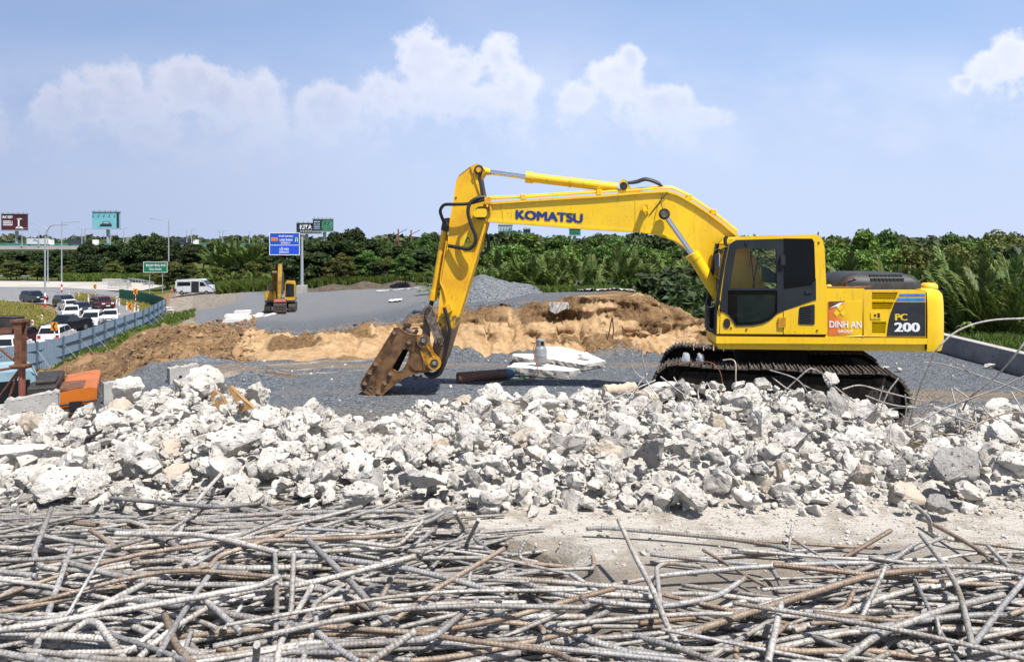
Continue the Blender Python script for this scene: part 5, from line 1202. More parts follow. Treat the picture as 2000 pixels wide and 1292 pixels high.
# front: glass, posts, mirror, guard rails, wiper
m = MB(); q = [A(1407, 606), A(1411, 570), A(1418, 515), A(1426, 478)]
for i in range(3):
    (xa, za), (xb, zb_) = q[i], q[i + 1]; m.add([(xa, 0.06, za), (xb, 0.06, zb_), (xb, CB - 0.06, zb_), (xa, CB - 0.06, za)], [(0, 1, 2, 3)])
m.build('windscreen', M['glass'], cabo)
for y in (0.03, CB - 0.03):
    m = MB(); m.tube([(p[0] - 0.02, y, p[1]) for p in [A(1401, 652), A(1402, 607), A(1408, 570), A(1416, 515), A(1424, 476)]], 0.035, 6); m.build('front_post', M['black'], cabo)
m = MB(); m.tube(round_corners([E3(1409, 606, -0.03), E3(1399, 560, -0.05), E3(1404, 500, -0.05), E3(1412, 484, -0.03), E3(1421, 482, 0)], 0.04), 0.013); m.build('hand_rail', M['black'], exc)
m = MB(); m.tube(round_corners([E3(1411, 491, -0.05), E3(1403, 486, -0.12), E3(1396, 488, -0.2), E3(1393, 505, -0.2)], 0.03), 0.012); mi = m.build('mirror_arm', M['black'], exc)
m = MB(); m.prism(rounded(EP([(1397, 497), (1404, 494), (1403, 523), (1396, 526)], -0.2), 0.03), -0.24, -0.17); m.build('mirror', M['black'], mi, 0.015)
m = MB(); m.prism(EP([(1404, 494), (1406, 496), (1404, 520), (1402, 522)], -0.2), -0.235, -0.175); m.build('mirror_glass', M['chrome'], mi)
m = MB(); m.tube(round_corners([E3(1399, 600, 0.1), E3(1384, 600, 0.1), E3(1384, 646, 0.1), E3(1399, 647, 0.1)], 0.03), 0.016)
for y in (612, 624, 636): m.tube([E3(1384, y, 0.1), E3(1384, y, 0.9)], 0.012)
m.tube(round_corners([E3(1399, 600, 0.9), E3(1384, 600, 0.9), E3(1384, 646, 0.9), E3(1399, 647, 0.9)], 0.03), 0.016); m.build('front_guard', M['black'], exc)
m = MB(); m.prism(EP([(1379, 597), (1384, 597), (1384, 645), (1379, 645)], 0.1), 0.1, 0.16); m.build('guard_plate', M['black'], exc)
# inside: seat, levers, monitor
m = MB(); sx, sz = A(1545, 640); m.box(sx - 0.28, sx + 0.2, 0.28, 0.75, sz, sz + 0.18); m.prism([(sx + 0.12, sz + 0.18), (sx + 0.24, sz + 0.18), (sx + 0.38, sz + 0.95), (sx + 0.26, sz + 0.95)], 0.28, 0.75); m.build('seat', M['clothdark'], cabo, 0.03)
m = MB(); m.prism(EP([(1489, 520), (1512, 534), (1512, 550), (1489, 549)], 0.75), 0.6, 0.8); m.build('monitor', M['black'], cabo, 0.01)
m = MB(); m.tube([E3(1470, 566, 0.5), E3(1476, 530, 0.5), E3(1483, 490, 0.5)], 0.012); m.tube([E3(1464, 520, 0.9), E3(1466, 490, 0.9), E3(1474, 566, 0.9)], 0.01); m.build('lever', M['cabdark'], cabo)
m = MB(); m.cyl(E3(1598, 459, 0.5), E3(1598, 453, 0.5), 0.012, n=6); m.build('antenna', M['black'], cabo)
m = MB(); m.tube(round_corners([E3(1417, 478, 0.1), E3(1416, 466, 0.1), E3(1420, 462, 0.1)], 0.02), 0.03); m.build('work_lamp', M['black'], cabo)

# --- boom
BV = 1.30
boom_o = [(950, 409), (958, 396.5), (1032, 391.5), (1176, 382.5), (1240, 377), (1290, 373.5), (1304, 374), (1322, 379), (1336, 386), (1360, 400), (1384, 416), (1412, 437), (1442, 461), (1476, 505), (1492, 560), (1494, 600), (1484, 618), (1468, 622), (1452, 610),
          (1436, 570), (1410, 545), (1384, 521), (1352, 490), (1320, 469), (1288, 457.5), (1253, 452.5), (1160, 447), (1060, 439), (952, 431.5), (944, 424), (944, 415)]
bo = MB(); bo.prism(EP(boom_o, BV - 0.2), BV - 0.2, BV + 0.2); boom = bo.build('boom', Yl, exc, 0.012)
# flange lips along the upper and lower edge and welded seams
lip = [(958, 394.5), (1032, 389.5), (1176, 380.5), (1240, 375), (1290, 371.5), (1304, 372), (1322, 377), (1336, 384), (1360, 398), (1384, 414), (1412, 435), (1444, 460), (1440, 464), (1411, 439.5), (1383, 418.5), (1359, 402.5), (1335, 388.5), (1321, 381.5), (1304, 376.3), (1290, 376), (1240, 379.5), (1176, 385), (1032, 394), (958, 399)]
m = MB(); m.prism(EP(lip, BV - 0.22), BV - 0.245, BV + 0.245); m.build('top_flange', Yl, boom)
lo_ = [(953, 429), (1060, 436.5), (1160, 444.5), (1253, 450), (1288, 455), (1320, 466.5), (1352, 487.5), (1384, 518.5), (1410, 542.5), (1408, 546.5), (1382, 522.5), (1350, 491.5), (1319, 470.5), (1288, 459.5), (1253, 454), (1160, 449), (1060, 441), (953, 433.5)]
m = MB(); m.prism(EP(lo_, BV - 0.21), BV - 0.225, BV + 0.225); m.build('bottom_flange', Yl, boom)
for a, b in (((1241, 379), (1241, 450)), ((980, 398), (984, 431)), ((1362, 408), (1338, 478))):
    m = MB(); m.tube([E3(*a, BV - 0.2), E3(*b, BV - 0.2)], 0.010, 5); m.build('weld_seam', Yl, boom)
for k in range(6): words('KOMATSU', 1007 + (k % 3) * 1.3, 1136 + (k % 3) * 1.3, 427.7 - (k // 3) * 1.2, 411 - (k // 3) * 1.2, BV - 0.209 - k * 0.001, M['komblue'], boom, 0.0, 0.0, 0.06)
# boom tip fork with capped pivot
m = MB(); m.cyl(E3(939, 416, BV - 0.36), E3(939, 416, BV + 0.36), 0.13, n=24); m.build('stick_pivot', M['darkmetal'], boom)
m = MB(); m.prism(rounded(EP([(924, 414), (930, 408), (950, 407), (951, 420), (948, 424), (926, 424)], BV - 0.4), 0.05), BV - 0.42, BV - 0.33); m.build('pivot_cap', Yl, boom, 0.015)
# hose pipes along the top
for k, off in enumerate((0.10, 0.16, 0.2)):
    m = MB(); v = BV - 0.16 + k * 0.06; hgt = -3 - k * 1.2
    m.tube(smooth_path([E3(957, 391 + hgt, v), E3(1000, 389 + hgt, v), E3(1032, 387.5 + hgt, v), E3(1100, 383 + hgt, v), E3(1176, 378 + hgt, v), E3(1240, 374.5 + hgt, v), E3(1300, 370 + hgt, v), E3(1325, 376 + hgt, v), E3(1360, 396 + hgt, v), E3(1400, 424 + hgt, v), E3(1440, 456 + hgt, v)], 5), 0.022, 7)
    m.build('hydraulic_pipe', Yl if k != 1 else M['yellow_lite'], boom)
for px, py in ((1022, 385), (1170, 376), (1392, 414), (1345, 385)):
    m = MB(); c = E3(px, py, BV - 0.1); m.obox(c, 0.10, 0.26, 0.10); m.build('pipe_clamp', Yl, boom, 0.01)
m = MB(); m.prism(EP([(1256, 400), (1264, 401), (1266, 410), (1258, 413), (1254, 406)], BV - 0.35), BV - 0.38, BV - 0.24); m.tube([E3(1262, 408, BV - 0.3), E3(1265, 418, BV - 0.2)], 0.02, 6); m.build('work_lamp', Yl, boom, 0.01)
# arm cylinder on top
cv = BV
m = MB(); m.cyl(E3(1030, 346, cv), E3(1206, 366.5, cv), scl(1100, 9.2, cv), n=20); m.cyl(E3(1027, 345.5, cv), E3(1042, 347.5, cv), scl(1100, 11.2, cv), n=20); m.cyl(E3(1113, 355.5, cv), E3(1116, 356, cv), scl(1100, 11, cv), n=20); ac = m.build('stick_cylinder', Yl, exc)
m = MB(); m.cyl(E3(945, 334.5, cv), E3(1030, 346, cv), scl(1000, 4.6, cv), n=16); m.build('piston_rod', M['chrome'], ac)
m = MB(); m.cyl(E3(944, 334.3, cv), E3(957, 336, cv), scl(1000, 6.5, cv), n=14); m.build('rod_end', Yl, ac)
m = MB(); m.prism(EP([(1210, 356), (1216, 350), (1224, 354), (1233, 372), (1262, 374), (1262, 378), (1205, 380), (1212, 366)], BV - 0.14), BV - 0.17, BV - 0.10); m.prism(EP([(1210, 356), (1216, 350), (1224, 354), (1233, 372), (1262, 374), (1262, 378), (1205, 380), (1212, 366)], BV + 0.14), BV + 0.10, BV + 0.17)
m.build('cylinder_bracket', Yl, boom, 0.008)
m = MB(); m.cyl(E3(1218, 363, BV - 0.22), E3(1218, 363, BV + 0.22), 0.075, n=16); m.build('cylinder_pin', M['darkmetal'], boom)
for k in range(3):
    m = MB(); v = BV - 0.12 + 0.09 * k; m.tube(smooth_path([E3(1222, 358, v), E3(1243, 356 - k, v), E3(1262, 351 - k, v), E3(1284, 358 - k, v), E3(1294, 366, v)], 6), 0.028, 8); m.build('hose', M['black'], exc)
# boom lift cylinders, one on either side
for sgn, v in ((-1, BV - 0.36), (1, BV + 0.36)):
    m = MB(); m.cyl(E3(1354, 499, v), E3(1412, 592, v), scl(1380, 12.0, v), n=22); m.cyl(E3(1351, 495, v), E3(1358, 506, v), scl(1380, 13.6, v), n=22); bc = m.build('lift_cylinder', Yl, exc)
    m = MB(); m.cyl(E3(1297.5, 418, v), E3(1354, 499, v), scl(1330, 5.2, v), n=16); m.build('piston_rod', M['chrome'], bc)
    m = MB(); m.tube([E3(1360, 494, v), E3(1372, 505, v), E3(1405, 565, v)], 0.02, 7); m.build('hydraulic_pipe', Yl, bc)
    m = MB(); m.cyl(E3(1297.5, 418, v - 0.08), E3(1297.5, 418, v + 0.08), 0.105, n=22); m.build('cylinder_eye', M['darkmetal'], bc)
    m = MB(); m.cyl(E3(1297.5, 418, v - 0.10), E3(1297.5, 418, v + 0.10), 0.065, n=16); m.build('pin', M['greyed'], bc)
m = MB(); m.tube(smooth_path([E3(1304, 375, BV - 0.25), E3(1288, 395, BV - 0.22), E3(1268, 420, BV - 0.21)], 6), 0.008, 5); m.tube(smooth_path([E3(1294, 378, BV - 0.25), E3(1291, 392, BV - 0.3), E3(1294, 408, BV - 0.36)], 6), 0.008, 5); m.build('grease_line', M['black'], exc)

# --- stick
stick_o = [(931, 321), (941, 324), (946, 331), (945, 338), (940, 348), (940, 360), (945, 385), (951, 405), (952, 436), (946, 455), (934, 489), (919, 536), (902, 597), (888, 646), (878, 680), (869, 707), (860, 722), (846, 722), (839, 710), (841, 696), (848, 664), (855, 620), (862, 548), (874.5, 474), (878, 433), (884.5, 397), (890.5, 355), (897, 342), (916, 327)]
m = MB(); m.prism(EP(stick_o, BV - 0.17), BV - 0.17, BV + 0.17); stick = m.build('stick', Ar, exc, 0.012)
sf = [(919, 325), (923, 323.5), (945, 383), (940, 386)]; m = MB(); m.prism(EP(sf, BV - 0.19), BV - 0.2, BV - 0.16); m.build('weld_strip', Ar, stick, 0.006)
sf = [(950, 437), (946, 436), (932, 482), (866, 700), (871, 703), (936, 489)]; m = MB(); m.prism(EP(sf, BV - 0.19), BV - 0.205, BV + 0.205); m.build('back_flange', Ar, stick, 0.006)
sf = [(940, 428), (945, 424), (878, 432), (888, 398), (892, 398), (884, 430)]
m = MB(); m.cyl(E3(934.5, 331.5, BV - 0.24), E3(934.5, 331.5, BV + 0.24), 0.085, n=20); e_ = m.build('pin', M['darkmetal'], stick)
m = MB(); m.cyl(E3(934.5, 331.5, BV - 0.26), E3(934.5, 331.5, BV - 0.23), 0.05, n=16); m.build('pin_cap', M['yellow_arm'], e_)
m = MB(); m.prism(EP([(938, 336), (946, 334), (942, 350), (948, 384), (942, 384), (937, 350)], BV), BV - 0.205, BV + 0.205); m.build('nose_plate', M['darkmetal'], stick)
m = MB(); m.prism(EP([(906, 461), (918, 458), (921, 478), (908, 488), (903, 478)], BV - 0.18), BV - 0.176, BV - 0.17); st = m.build('caution_sticker', M['sticker'], stick)
tri = [(914, 461), (919.5, 474), (908, 473)]
m = MB(); m.prism(EP(tri, BV - 0.18), BV - 0.179, BV - 0.176, [EP([(914, 464.5), (917.5, 472.6), (910.3, 472)], BV - 0.18)]); m.build('warning_mark', M['black'], st)
m = MB(); m.prism(EP([(866, 597), (878, 594), (883, 606), (872, 612), (863, 610)], BV - 0.2), BV - 0.25, BV - 0.16); m.build('pipe_block', M['yellow_arm'], stick, 0.01)
m = MB(); m.cyl(E3(890.5, 386, BV - 0.18), E3(890.5, 386, BV - 0.16), 0.02, n=8); m.build('bolt', M['darkmetal'], stick)
# bucket-link cylinder along the front of the stick
v = BV
m = MB(); m.cyl(E3(869, 448, v), E3(846.5, 580, v), scl(860, 6.6, v), n=18); m.cyl(E3(848.5, 568, v), E3(844.5, 586, v), scl(860, 8.0, v), n=18); kc = m.build('link_cylinder', M['stick'], exc)
m = MB(); m.cyl(E3(845, 584, v), E3(838, 606, v), scl(840, 4.4, v), n=14); m.build('piston_rod', M['black'], kc)
m = MB(); m.prism(EP([(868, 428), (878, 426), (882, 440), (874, 452), (864, 448)], v), v - 0.12, v + 0.12); m.cyl(E3(871, 438, v - 0.18), E3(871, 438, v + 0.18), 0.06, n=14); m.build('cylinder_eye', M['darkmetal'], kc, 0.01)
m = MB(); m.tube(smooth_path([E3(872, 470, v - 0.16), E3(866, 510, v - 0.16), E3(860, 548, v - 0.17), E3(866, 565, v - 0.19), E3(871, 585, v - 0.2)], 6), 0.018, 7); m.build('hydraulic_pipe', M['yellow_arm'], stick)
# links to the hammer
for v in (BV - 0.24, BV + 0.24):
    m = MB(); a, b = E(837, 604, v), E(858.5, 666, v); d = Vector((b[0] - a[0], b[1] - a[1])).normalized(); nrm = Vector((-d.y, d.x))
    poly = []
    for (c, rr, t0, t1) in ((a, 0.085, 0, math.pi), (b, 0.08, math.pi, 2 * math.pi)):
        base = math.atan2(nrm.y, nrm.x)
        for t in np.linspace(t0, t1, 9): poly.append((c[0] + rr * math.cos(base + t), c[1] + rr * math.sin(base + t)))
    m.prism(poly, v - 0.035, v + 0.035); lk = m.build('guide_link', M['greyed'], exc, 0.008)
    for q in (a, b):
        m = MB(); m.cyl((q[0], v - 0.06, q[1]), (q[0], v + 0.06, q[1]), 0.05, n=16); m.build('pin', M['darkmetal'], lk)
    m = MB(); m.cyl((b[0], v - 0.07, b[1]), (b[0], v + 0.07, b[1]), 0.025, n=12); m.build('pin_cap', M['boltmetal'], lk)
for v in (BV - 0.12, BV + 0.12):
    m = MB(); m.prism(EP([(831, 604), (841, 604), (843, 620), (840, 650), (838, 668), (824, 668), (826, 640), (829, 616)], v), v - 0.03, v + 0.03); m.build('connecting_link', M['greyed'], exc, 0.006)
# hoses round the stick head
for pts, rr in (([(948, 389, -0.32), (930, 394, -0.34), (912, 398, -0.36), (888, 399, -0.36), (868, 400, -0.3), (860, 411, -0.26), (863, 424, -0.22), (868, 436, -0.2)], 0.032),
                ([(950, 384, -0.3), (932, 387, -0.36), (918, 397, -0.4), (914, 415, -0.42), (920, 438, -0.42), (929, 462, -0.4), (926, 478, -0.38), (915, 486, -0.36), (900, 484, -0.32), (876, 480, -0.22)], 0.036),
                ([(946, 450, 0.1), (954, 470, 0.2), (952, 488, 0.25), (942, 496, 0.2), (934, 498, 0.1)], 0.034)):
    m = MB(); m.tube(smooth_path([E3(a, b, BV + c) for a, b, c in pts], 7), rr, 9); m.build('hose', M['black'], exc)
m = MB(); c = E3(953, 392, BV - 0.3); m.obox(c, 0.12, 0.2, 0.14); m.tube([E3(948, 384, BV - 0.3), E3(956, 400, BV - 0.26), E3(958, 412, BV - 0.24)], 0.03, 7); m.build('hose_joint', M['yellow_arm'], exc, 0.01)
m = MB(); m.tube(smooth_path([E3(868, 600, BV - 0.24), E3(875, 625, BV - 0.26), E3(878, 650, BV - 0.26), E3(870, 690, BV - 0.24), E3(862, 725, BV - 0.24), E3(846, 735, BV - 0.22), E3(833, 731, BV - 0.2), E3(830, 724, BV - 0.15)], 7), 0.034, 9); m.build('hose', M['black'], exc)
m = MB(); m.tube(smooth_path([E3(870, 600, BV + 0.2), E3(880, 650, BV + 0.24), E3(868, 712, BV + 0.2), E3(848, 729, BV + 0.1), E3(834, 727, BV)], 7), 0.03, 9); m.build('hose', M['black'], exc)

# --- hydraulic hammer
ham = [(766.5, 647), (773, 640), (779.5, 640), (784, 644), (792, 650), (801, 653), (814, 654.5), (826, 655), (836, 658), (840, 672), (848, 690), (859, 702), (861, 709), (858, 715), (846, 720), (831, 724.5), (809, 728), (797, 732), (785, 738), (766, 753), (743, 772), (734, 775), (712, 764), (706, 753), (708.5, 743.5), (737, 697)]
hole = [(787, 682), (793, 681), (797, 683), (799, 691), (795, 706), (790, 717), (784, 724), (775, 726), (766, 721), (766, 718)]
brk = empty('breaker', (0, 0, 0)); brk.parent = exc
brk_plates = []
for v0, v1 in ((BV - 0.27, BV - 0.21), (BV + 0.21, BV + 0.27)):
    m = MB(); m.prism(EP(ham, v0), v0, v1, [EP(hole, v0)]); brk_plates.append(m.build('side_plate', M['rust'], brk, 0.008))
# raised rim along the lower edge, inner body, slots, bolts
rim = [(861, 709), (858, 717), (846, 722), (831, 727), (809, 730.5), (797, 734.5), (785, 740.5), (766, 755.5), (743, 775), (734, 778), (711, 766), (703.5, 753), (706, 743), (766, 646), (768, 648), (709, 744), (707.5, 753), (714, 763), (734, 774), (742, 770.5), (764, 751.5), (784, 736.5), (796, 730.5), (808, 726.5), (831, 722.5), (846, 718)]
m = MB(); m.prism(EP(rim, BV - 0.27), BV - 0.285, BV + 0.285); m.build('edge_rim', M['rust'], brk)
body = [(772, 646), (806, 660), (775, 725), (757, 752), (735, 768), (718, 762), (713, 752), (742, 700)]
m = MB(); m.prism(EP(body, BV), BV - 0.14, BV + 0.14); m.build('hammer_body', M['underblack'], brk, 0.02)
m = MB(); m.prism(EP([(775, 638), (787, 640), (806, 651), (812, 657), (790, 662), (770, 650)], BV), BV - 0.205, BV + 0.205); m.build('hammer_head', M['rust'], brk, 0.015)
for a, b in (((788, 644), (795, 634)), ((797, 640), (801, 632)), ((808, 655), (815, 644)), ((792, 646), (806, 652))):
    m = MB(); m.cyl(E3(*a, BV - 0.12), E3(*b, BV - 0.12), 0.035, n=8, smooth=False); m.build('hose_fitting', M['darkmetal'], brk)
m = MB(); m.prism(EP([(716, 758), (724, 752), (731, 757), (728, 768), (722, 764)], BV - 0.28), BV - 0.282, BV - 0.27, [EP([(719, 758.5), (724, 755), (728, 758), (726, 764)], BV - 0.28)]); m.build('tool_window', M['boltmetal'], brk)
for px, py in ((770, 650), (798.5, 668.5), (734, 711), (722, 728), (712.5, 749), (762, 730), (751, 748), (739.5, 766.5)):
    m = MB(); c0, c1 = E3(px, py, BV - 0.33), E3(px, py, BV - 0.265); m.cyl(c0, c1, 0.036, n=6, smooth=False); bt = m.build('bolt', M['boltmetal'], brk)
    m = MB(); m.cyl(E3(px, py, BV - 0.285), E3(px, py, BV - 0.268), 0.052, n=14); m.build('washer', M['rust'], bt)
# mounting bracket in worn yellow with the two big pins
brp = [(806, 664), (812, 656), (826, 655), (836, 660), (839, 672), (848, 692), (859, 703), (861, 710), (857, 715), (846, 719), (828, 723), (812, 722), (800, 712), (803, 690)]
m = MB(); m.prism(EP(brp, BV - 0.28), BV - 0.30, BV - 0.272); bk = m.build('mounting_bracket', M['rust'], brk, 0.008)
m = MB(); m.prism(EP(brp, BV + 0.28), BV + 0.272, BV + 0.30); m.build('mounting_bracket', M['rust'], brk, 0.008)
for px, py in ((827, 665), (848.3, 709)):
    for r0, v0, v1, mt in ((0.165, -0.33, 0.33, 'rust'), (0.10, -0.35, 0.35, 'darkmetal'), (0.05, -0.37, 0.37, 'greyed')):
        m = MB(); m.cyl(E3(px, py, BV + v0), E3(px, py, BV + v1), r0 * 0.8, n=22); m.build('pin', M[mt], brk)
m = MB(); m.tube([E3(832, 672, BV - 0.31), E3(846, 698, BV - 0.31)], 0.02, 6); m.tube([E3(821, 682, BV - 0.31), E3(828, 704, BV - 0.31), E3(826, 720, BV - 0.31)], 0.02, 6); m.build('weld_bead', M['rust'], brk)
for px, py in ((812, 738), (822, 734), (808, 733)):
    m = MB(); m.cyl(E3(px, py, BV - 0.2), E3(px, py, BV + 0.2), 0.03, n=8); m.build('bolt', M['darkmetal'], brk)

# --- tracks: the carriage stands turned against the house
TY = R(15.5); tcx, tcy = 4.86, 13.98
und = bpy.data.objects.new('undercarriage', None); COL.objects.link(und)
und.parent = exc
Mw = exc.matrix_basis.inverted() @ (Matrix.Translation((tcx, tcy, EG)) @ Matrix.Rotation(-TY, 4, 'Z'))
und.matrix_basis = Mw
HL, TR_, TW = 1.63, 0.42, 0.30
def track_path(s):
    """closed track line: s in 0..1 -> (x, z, angle)"""
    L1 = 2 * HL; LA = math.pi * TR_; tot = 2 * L1 + 2 * LA; d = (s % 1) * tot
    if d < L1: return (-HL + d, TR_ * 2 - 0.035 * math.sin(math.pi * d / L1 * 2) ** 2, 0.0)
    d -= L1
    if d < LA: t = d / TR_; return (HL + TR_ * math.sin(t), TR_ + TR_ * math.cos(t), -t)
    d -= LA
    if d < L1: return (HL - d, 0.0, -math.pi)
    d -= L1; t = d / TR_; return (-HL - TR_ * math.sin(t), TR_ - TR_ * math.cos(t), -math.pi - t)
shoe = MB(); shoe.box(-0.088, 0.088, -TW, TW, 0.0, 0.022); shoe.box(-0.085, -0.065, -TW, TW, 0.022, 0.06); shoe.box(-0.01, 0.008, -TW, TW, 0.022, 0.048); shoe.box(0.062, 0.08, -TW, TW, 0.022, 0.045)
shoe_me = shoe.mesh('track_shoe'); shoe_me.materials.append(M['trackdust'])
lkm = MB(); lkm.box(-0.09, 0.09, -0.09, -0.05, -0.10, 0.0); lkm.box(-0.09, 0.09, 0.05, 0.09, -0.10, 0.0); lk_me = lkm.mesh('chain_link'); lk_me.materials.append(M['underblack'])
roller_me = MB().cyl((0, -0.12, 0), (0, 0.12, 0), 0.085, n=16).mesh('roller'); roller_me.materials.append(M['underblack'])
for side in (-1, 1):
    tr_ = bpy.data.objects.new('track', None); COL.objects.link(tr_); tr_.parent = und; tr_.location = (0, side * 1.12, 0)
    N = 46
    for k in range(N):
        x, z, a = track_path((k + 0.5) / N); o = link('track_shoe', shoe_me, tr_); o.location = (x, 0, z + 0.0); o.rotation_euler = (0, -a, 0)
    m = MB()
    for k in range(N):
        x, z, a = track_path((k + 0.5) / N); Mm = Matrix.Translation((x, 0, z)) @ Matrix.Rotation(-a, 4, 'Y')
        for y0, y1 in ((-0.09, -0.05), (0.05, 0.09)):
            vs = [Mm @ Vector(p) for p in [(-0.09, y0, -0.1), (0.09, y0, -0.1), (0.09, y1, -0.1), (-0.09, y1, -0.1), (-0.09, y0, 0), (0.09, y0, 0), (0.09, y1, 0), (-0.09, y1, 0)]]
            m.add(vs, [(3, 2, 1, 0), (4, 5, 6, 7), (0, 1, 5, 4), (1, 2, 6, 5), (2, 3, 7, 6), (3, 0, 4, 7)])
    c = m.build('track_chain', M['underblack'], tr_)
    m = MB(); m.prism([(-HL - 0.05, 0.06), (HL + 0.05, 0.06), (HL + 0.1, 0.42), (HL - 0.1, 0.72), (-HL + 0.1, 0.72), (-HL - 0.1, 0.42)], -0.24, 0.24); m.build('track_frame', M['underblack'], tr_, 0.02)
    m = MB(); m.cyl((HL, -0.17, TR_), (HL, 0.17, TR_), 0.33, n=24); m.cyl((HL, side * 0.17, TR_), (HL, side * 0.25, TR_), 0.2, n=20)
    for i in range(12): t = i * math.pi / 6; m.cyl((HL + 0.15 * math.cos(t), side * 0.245, TR_ + 0.15 * math.sin(t)), (HL + 0.15 * math.cos(t), side * 0.265, TR_ + 0.15 * math.sin(t)), 0.014, n=6)
    m.build('sprocket', M['trackmetal'], tr_)
    m = MB(); m.cyl((-HL, -0.1, TR_), (-HL, 0.1, TR_), 0.34, n=24); m.build('idler', M['underblack'], tr_)
    for i in range(7): o = link('roller', roller_me, tr_); o.location = (-HL + 0.45 + i * (2 * HL - 0.9) / 6, 0, 0.19)
m = MB(); m.lathe([(0.62, 0.62), (0.66, 0.66), (0.66, 1.0), (0.6, 1.08)], (0, 0, 0), 28); m.box(-0.9, 0.9, -0.95, 0.95, 0.42, 0.68); m.build('car_body', M['underblack'], und)
# ------------------------------------------------------------------ things on the gravel
# retaining wall at the right
m = MB(); m.add([(11.25, 11.0, -2.6), (11.78, 23.0, -2.6), (12.02, 23.0, -2.6), (11.50, 11.0, -2.6), (11.25, 11.0, -1.0), (11.78, 23.0, -1.0), (12.02, 23.0, -1.0), (11.50, 11.0, -1.0)],
               [(3, 2, 1, 0), (4, 5, 6, 7), (0, 1, 5, 4), (1, 2, 6, 5), (2, 3, 7, 6), (3, 0, 4, 7)])
rw = m.build('retaining_wall', M['wallconc'], None, 0.015); tag(rw, 'low grey concrete retaining wall along the right edge of the gravel', 'wall')
m = MB(); m.add([(11.245, 11.0, -1.0), (11.775, 23.0, -1.0), (12.03, 23.0, -1.0), (11.51, 11.0, -1.0), (11.245, 11.0, -0.965), (11.775, 23.0, -0.965), (12.03, 23.0, -0.965), (11.51, 11.0, -0.965)],
               [(3, 2, 1, 0), (4, 5, 6, 7), (0, 1, 5, 4), (1, 2, 6, 5), (2, 3, 7, 6), (3, 0, 4, 7)])
m.build('coping', M['barrier'], rw, 0.01)

def heap(name, cx, cy, peaks, mat, label, half, n=70, seed=40):
    xs = np.linspace(-half, half, n); XX, YY = np.meshgrid(xs, xs); X = XX.ravel(); Y = YY.ravel(); h = np.zeros_like(X)
    for (px_, py_, rx, ry, hh) in peaks:
        d = np.sqrt(((X - px_) / rx) ** 2 + ((Y - py_) / ry) ** 2); h = np.maximum(h, hh * np.clip(1 - d, 0, 1) ** 0.85)
    h += vnoise(X + cx, Y + cy, 1.1, 4, seed) * 0.22 * np.clip(h * 2, 0, 1)
    gz = ground_zs(X + cx, Y + cy)
    z = gz + h - 0.12
    i = np.arange((n - 1) ** 2); r_, c = i // (n - 1), i % (n - 1); a = r_ * n + c
    o = link(name, np_mesh(name, np.stack([X + cx, Y + cy, z], 1), np.stack([a, a + 1, a + n + 1, a + n], 1), True, mat)); tag(o, label, 'gravel', kind='stuff'); return o
heap('gravel_pile', -1.2, 30.5, [(0.0, 0.0, 2.1, 2.2, 1.3), (1.25, 0.2, 1.6, 1.8, 0.72), (-1.9, -0.5, 1.8, 1.8, 0.35)], M['pile'], 'heap of blue grey gravel on the bank behind the stick', 4.6)
heap('gravel_pile', -8.6, 18.2, [(0, 0, 2.2, 1.0, 0.30), (1.6, -0.2, 1.5, 0.8, 0.26)], M['pile'], 'low ridge of gravel behind the farthest barrier stub', 2.8, 50, 41)

def tarp(name, pts, label, z=0.03, mat='tarp', hang=False, seed=1):
    """crumpled sheet spread over ground points (px, Y)"""
    rs = np.random.RandomState(seed); n = 16; q = [Vector(((a - HX) / FPX * y, y, 0)) for a, y in pts]
    V = []; F = []
    for i in range(n + 1):
        for j in range(n + 1):
            s, t = i / n, j / n; p = q[0].lerp(q[1], s).lerp(q[3].lerp(q[2], s), t)
            p += Vector((rs.uniform(-0.05, 0.05), rs.uniform(-0.08, 0.08), 0)); V.append((p.x, p.y, ground_z(p.x, p.y) + z + rs.uniform(0, 0.09)))
    for i in range(n):
        for j in range(n): a = i * (n + 1) + j; F.append((a, a + 1, a + n + 2, a + n + 1))
    return tag(link(name, np_mesh(name, V, F, False, M[mat])), label, 'sheet')
tarp('plastic_sheet', [(1045, 33), (1130, 32.5), (1130, 34), (1045, 34.6)], 'white sheet strip on the bank edge before the palms, left one', seed=1)
tarp('plastic_sheet', [(1120, 30.2), (1160, 29.6), (1158, 32), (1118, 32.4)], 'crumpled white sheet on the bank, the middle one', 0.06, seed=2)
tarp('plastic_sheet', [(1165, 29.5), (1240, 27.6), (1240, 28.8), (1165, 31.5)], 'white sheet strip on the bank edge before the palms, right one', seed=3)
tarp('plastic_sheet', [(758, 72), (784, 71), (786, 75), (762, 76)], 'white sheet lying alone on the far gravel field', 0.1, seed=4)
tarp('plastic_sheet', [(735, 104), (850, 101), (850, 102), (735, 105.2)], 'far white sheet strip along the back of the gravel field', 0.05, seed=5)
# cloth hanging over the cut
def hanging():
    n = 14; V = []; F = []; rs = np.random.RandomState(8)
    for i in range(n + 1):
        for j in range(n + 1):
            s, t = i / n, j / n; px = lerp(1072, 1110, s) + (t - 0.2) * 5 * math.sin(s * 9); L = 24 * (0.55 + 0.45 * math.sin(math.pi * min(1, s * 1.15 + 0.1)))
            p = at(px, 590 + t * L, 21.98 - 0.16 * t + 0.12 * math.sin(s * 15 + t * 3) + rs.uniform(-0.015, 0.015)); V.append(tuple(p))
    for i in range(n):
        for j in range(n): a = i * (n + 1) + j; F.append((a, a + 1, a + n + 2, a + n + 1))
    o = link('plastic_sheet', np_mesh('plastic_sheet', V, F, True, M['greycloth'])); md = o.modifiers.new('thick', 'SOLIDIFY'); md.thickness = 0.01
    tag(o, 'grey white cloth hanging down over the cut of the sand bank', 'sheet')
hanging()
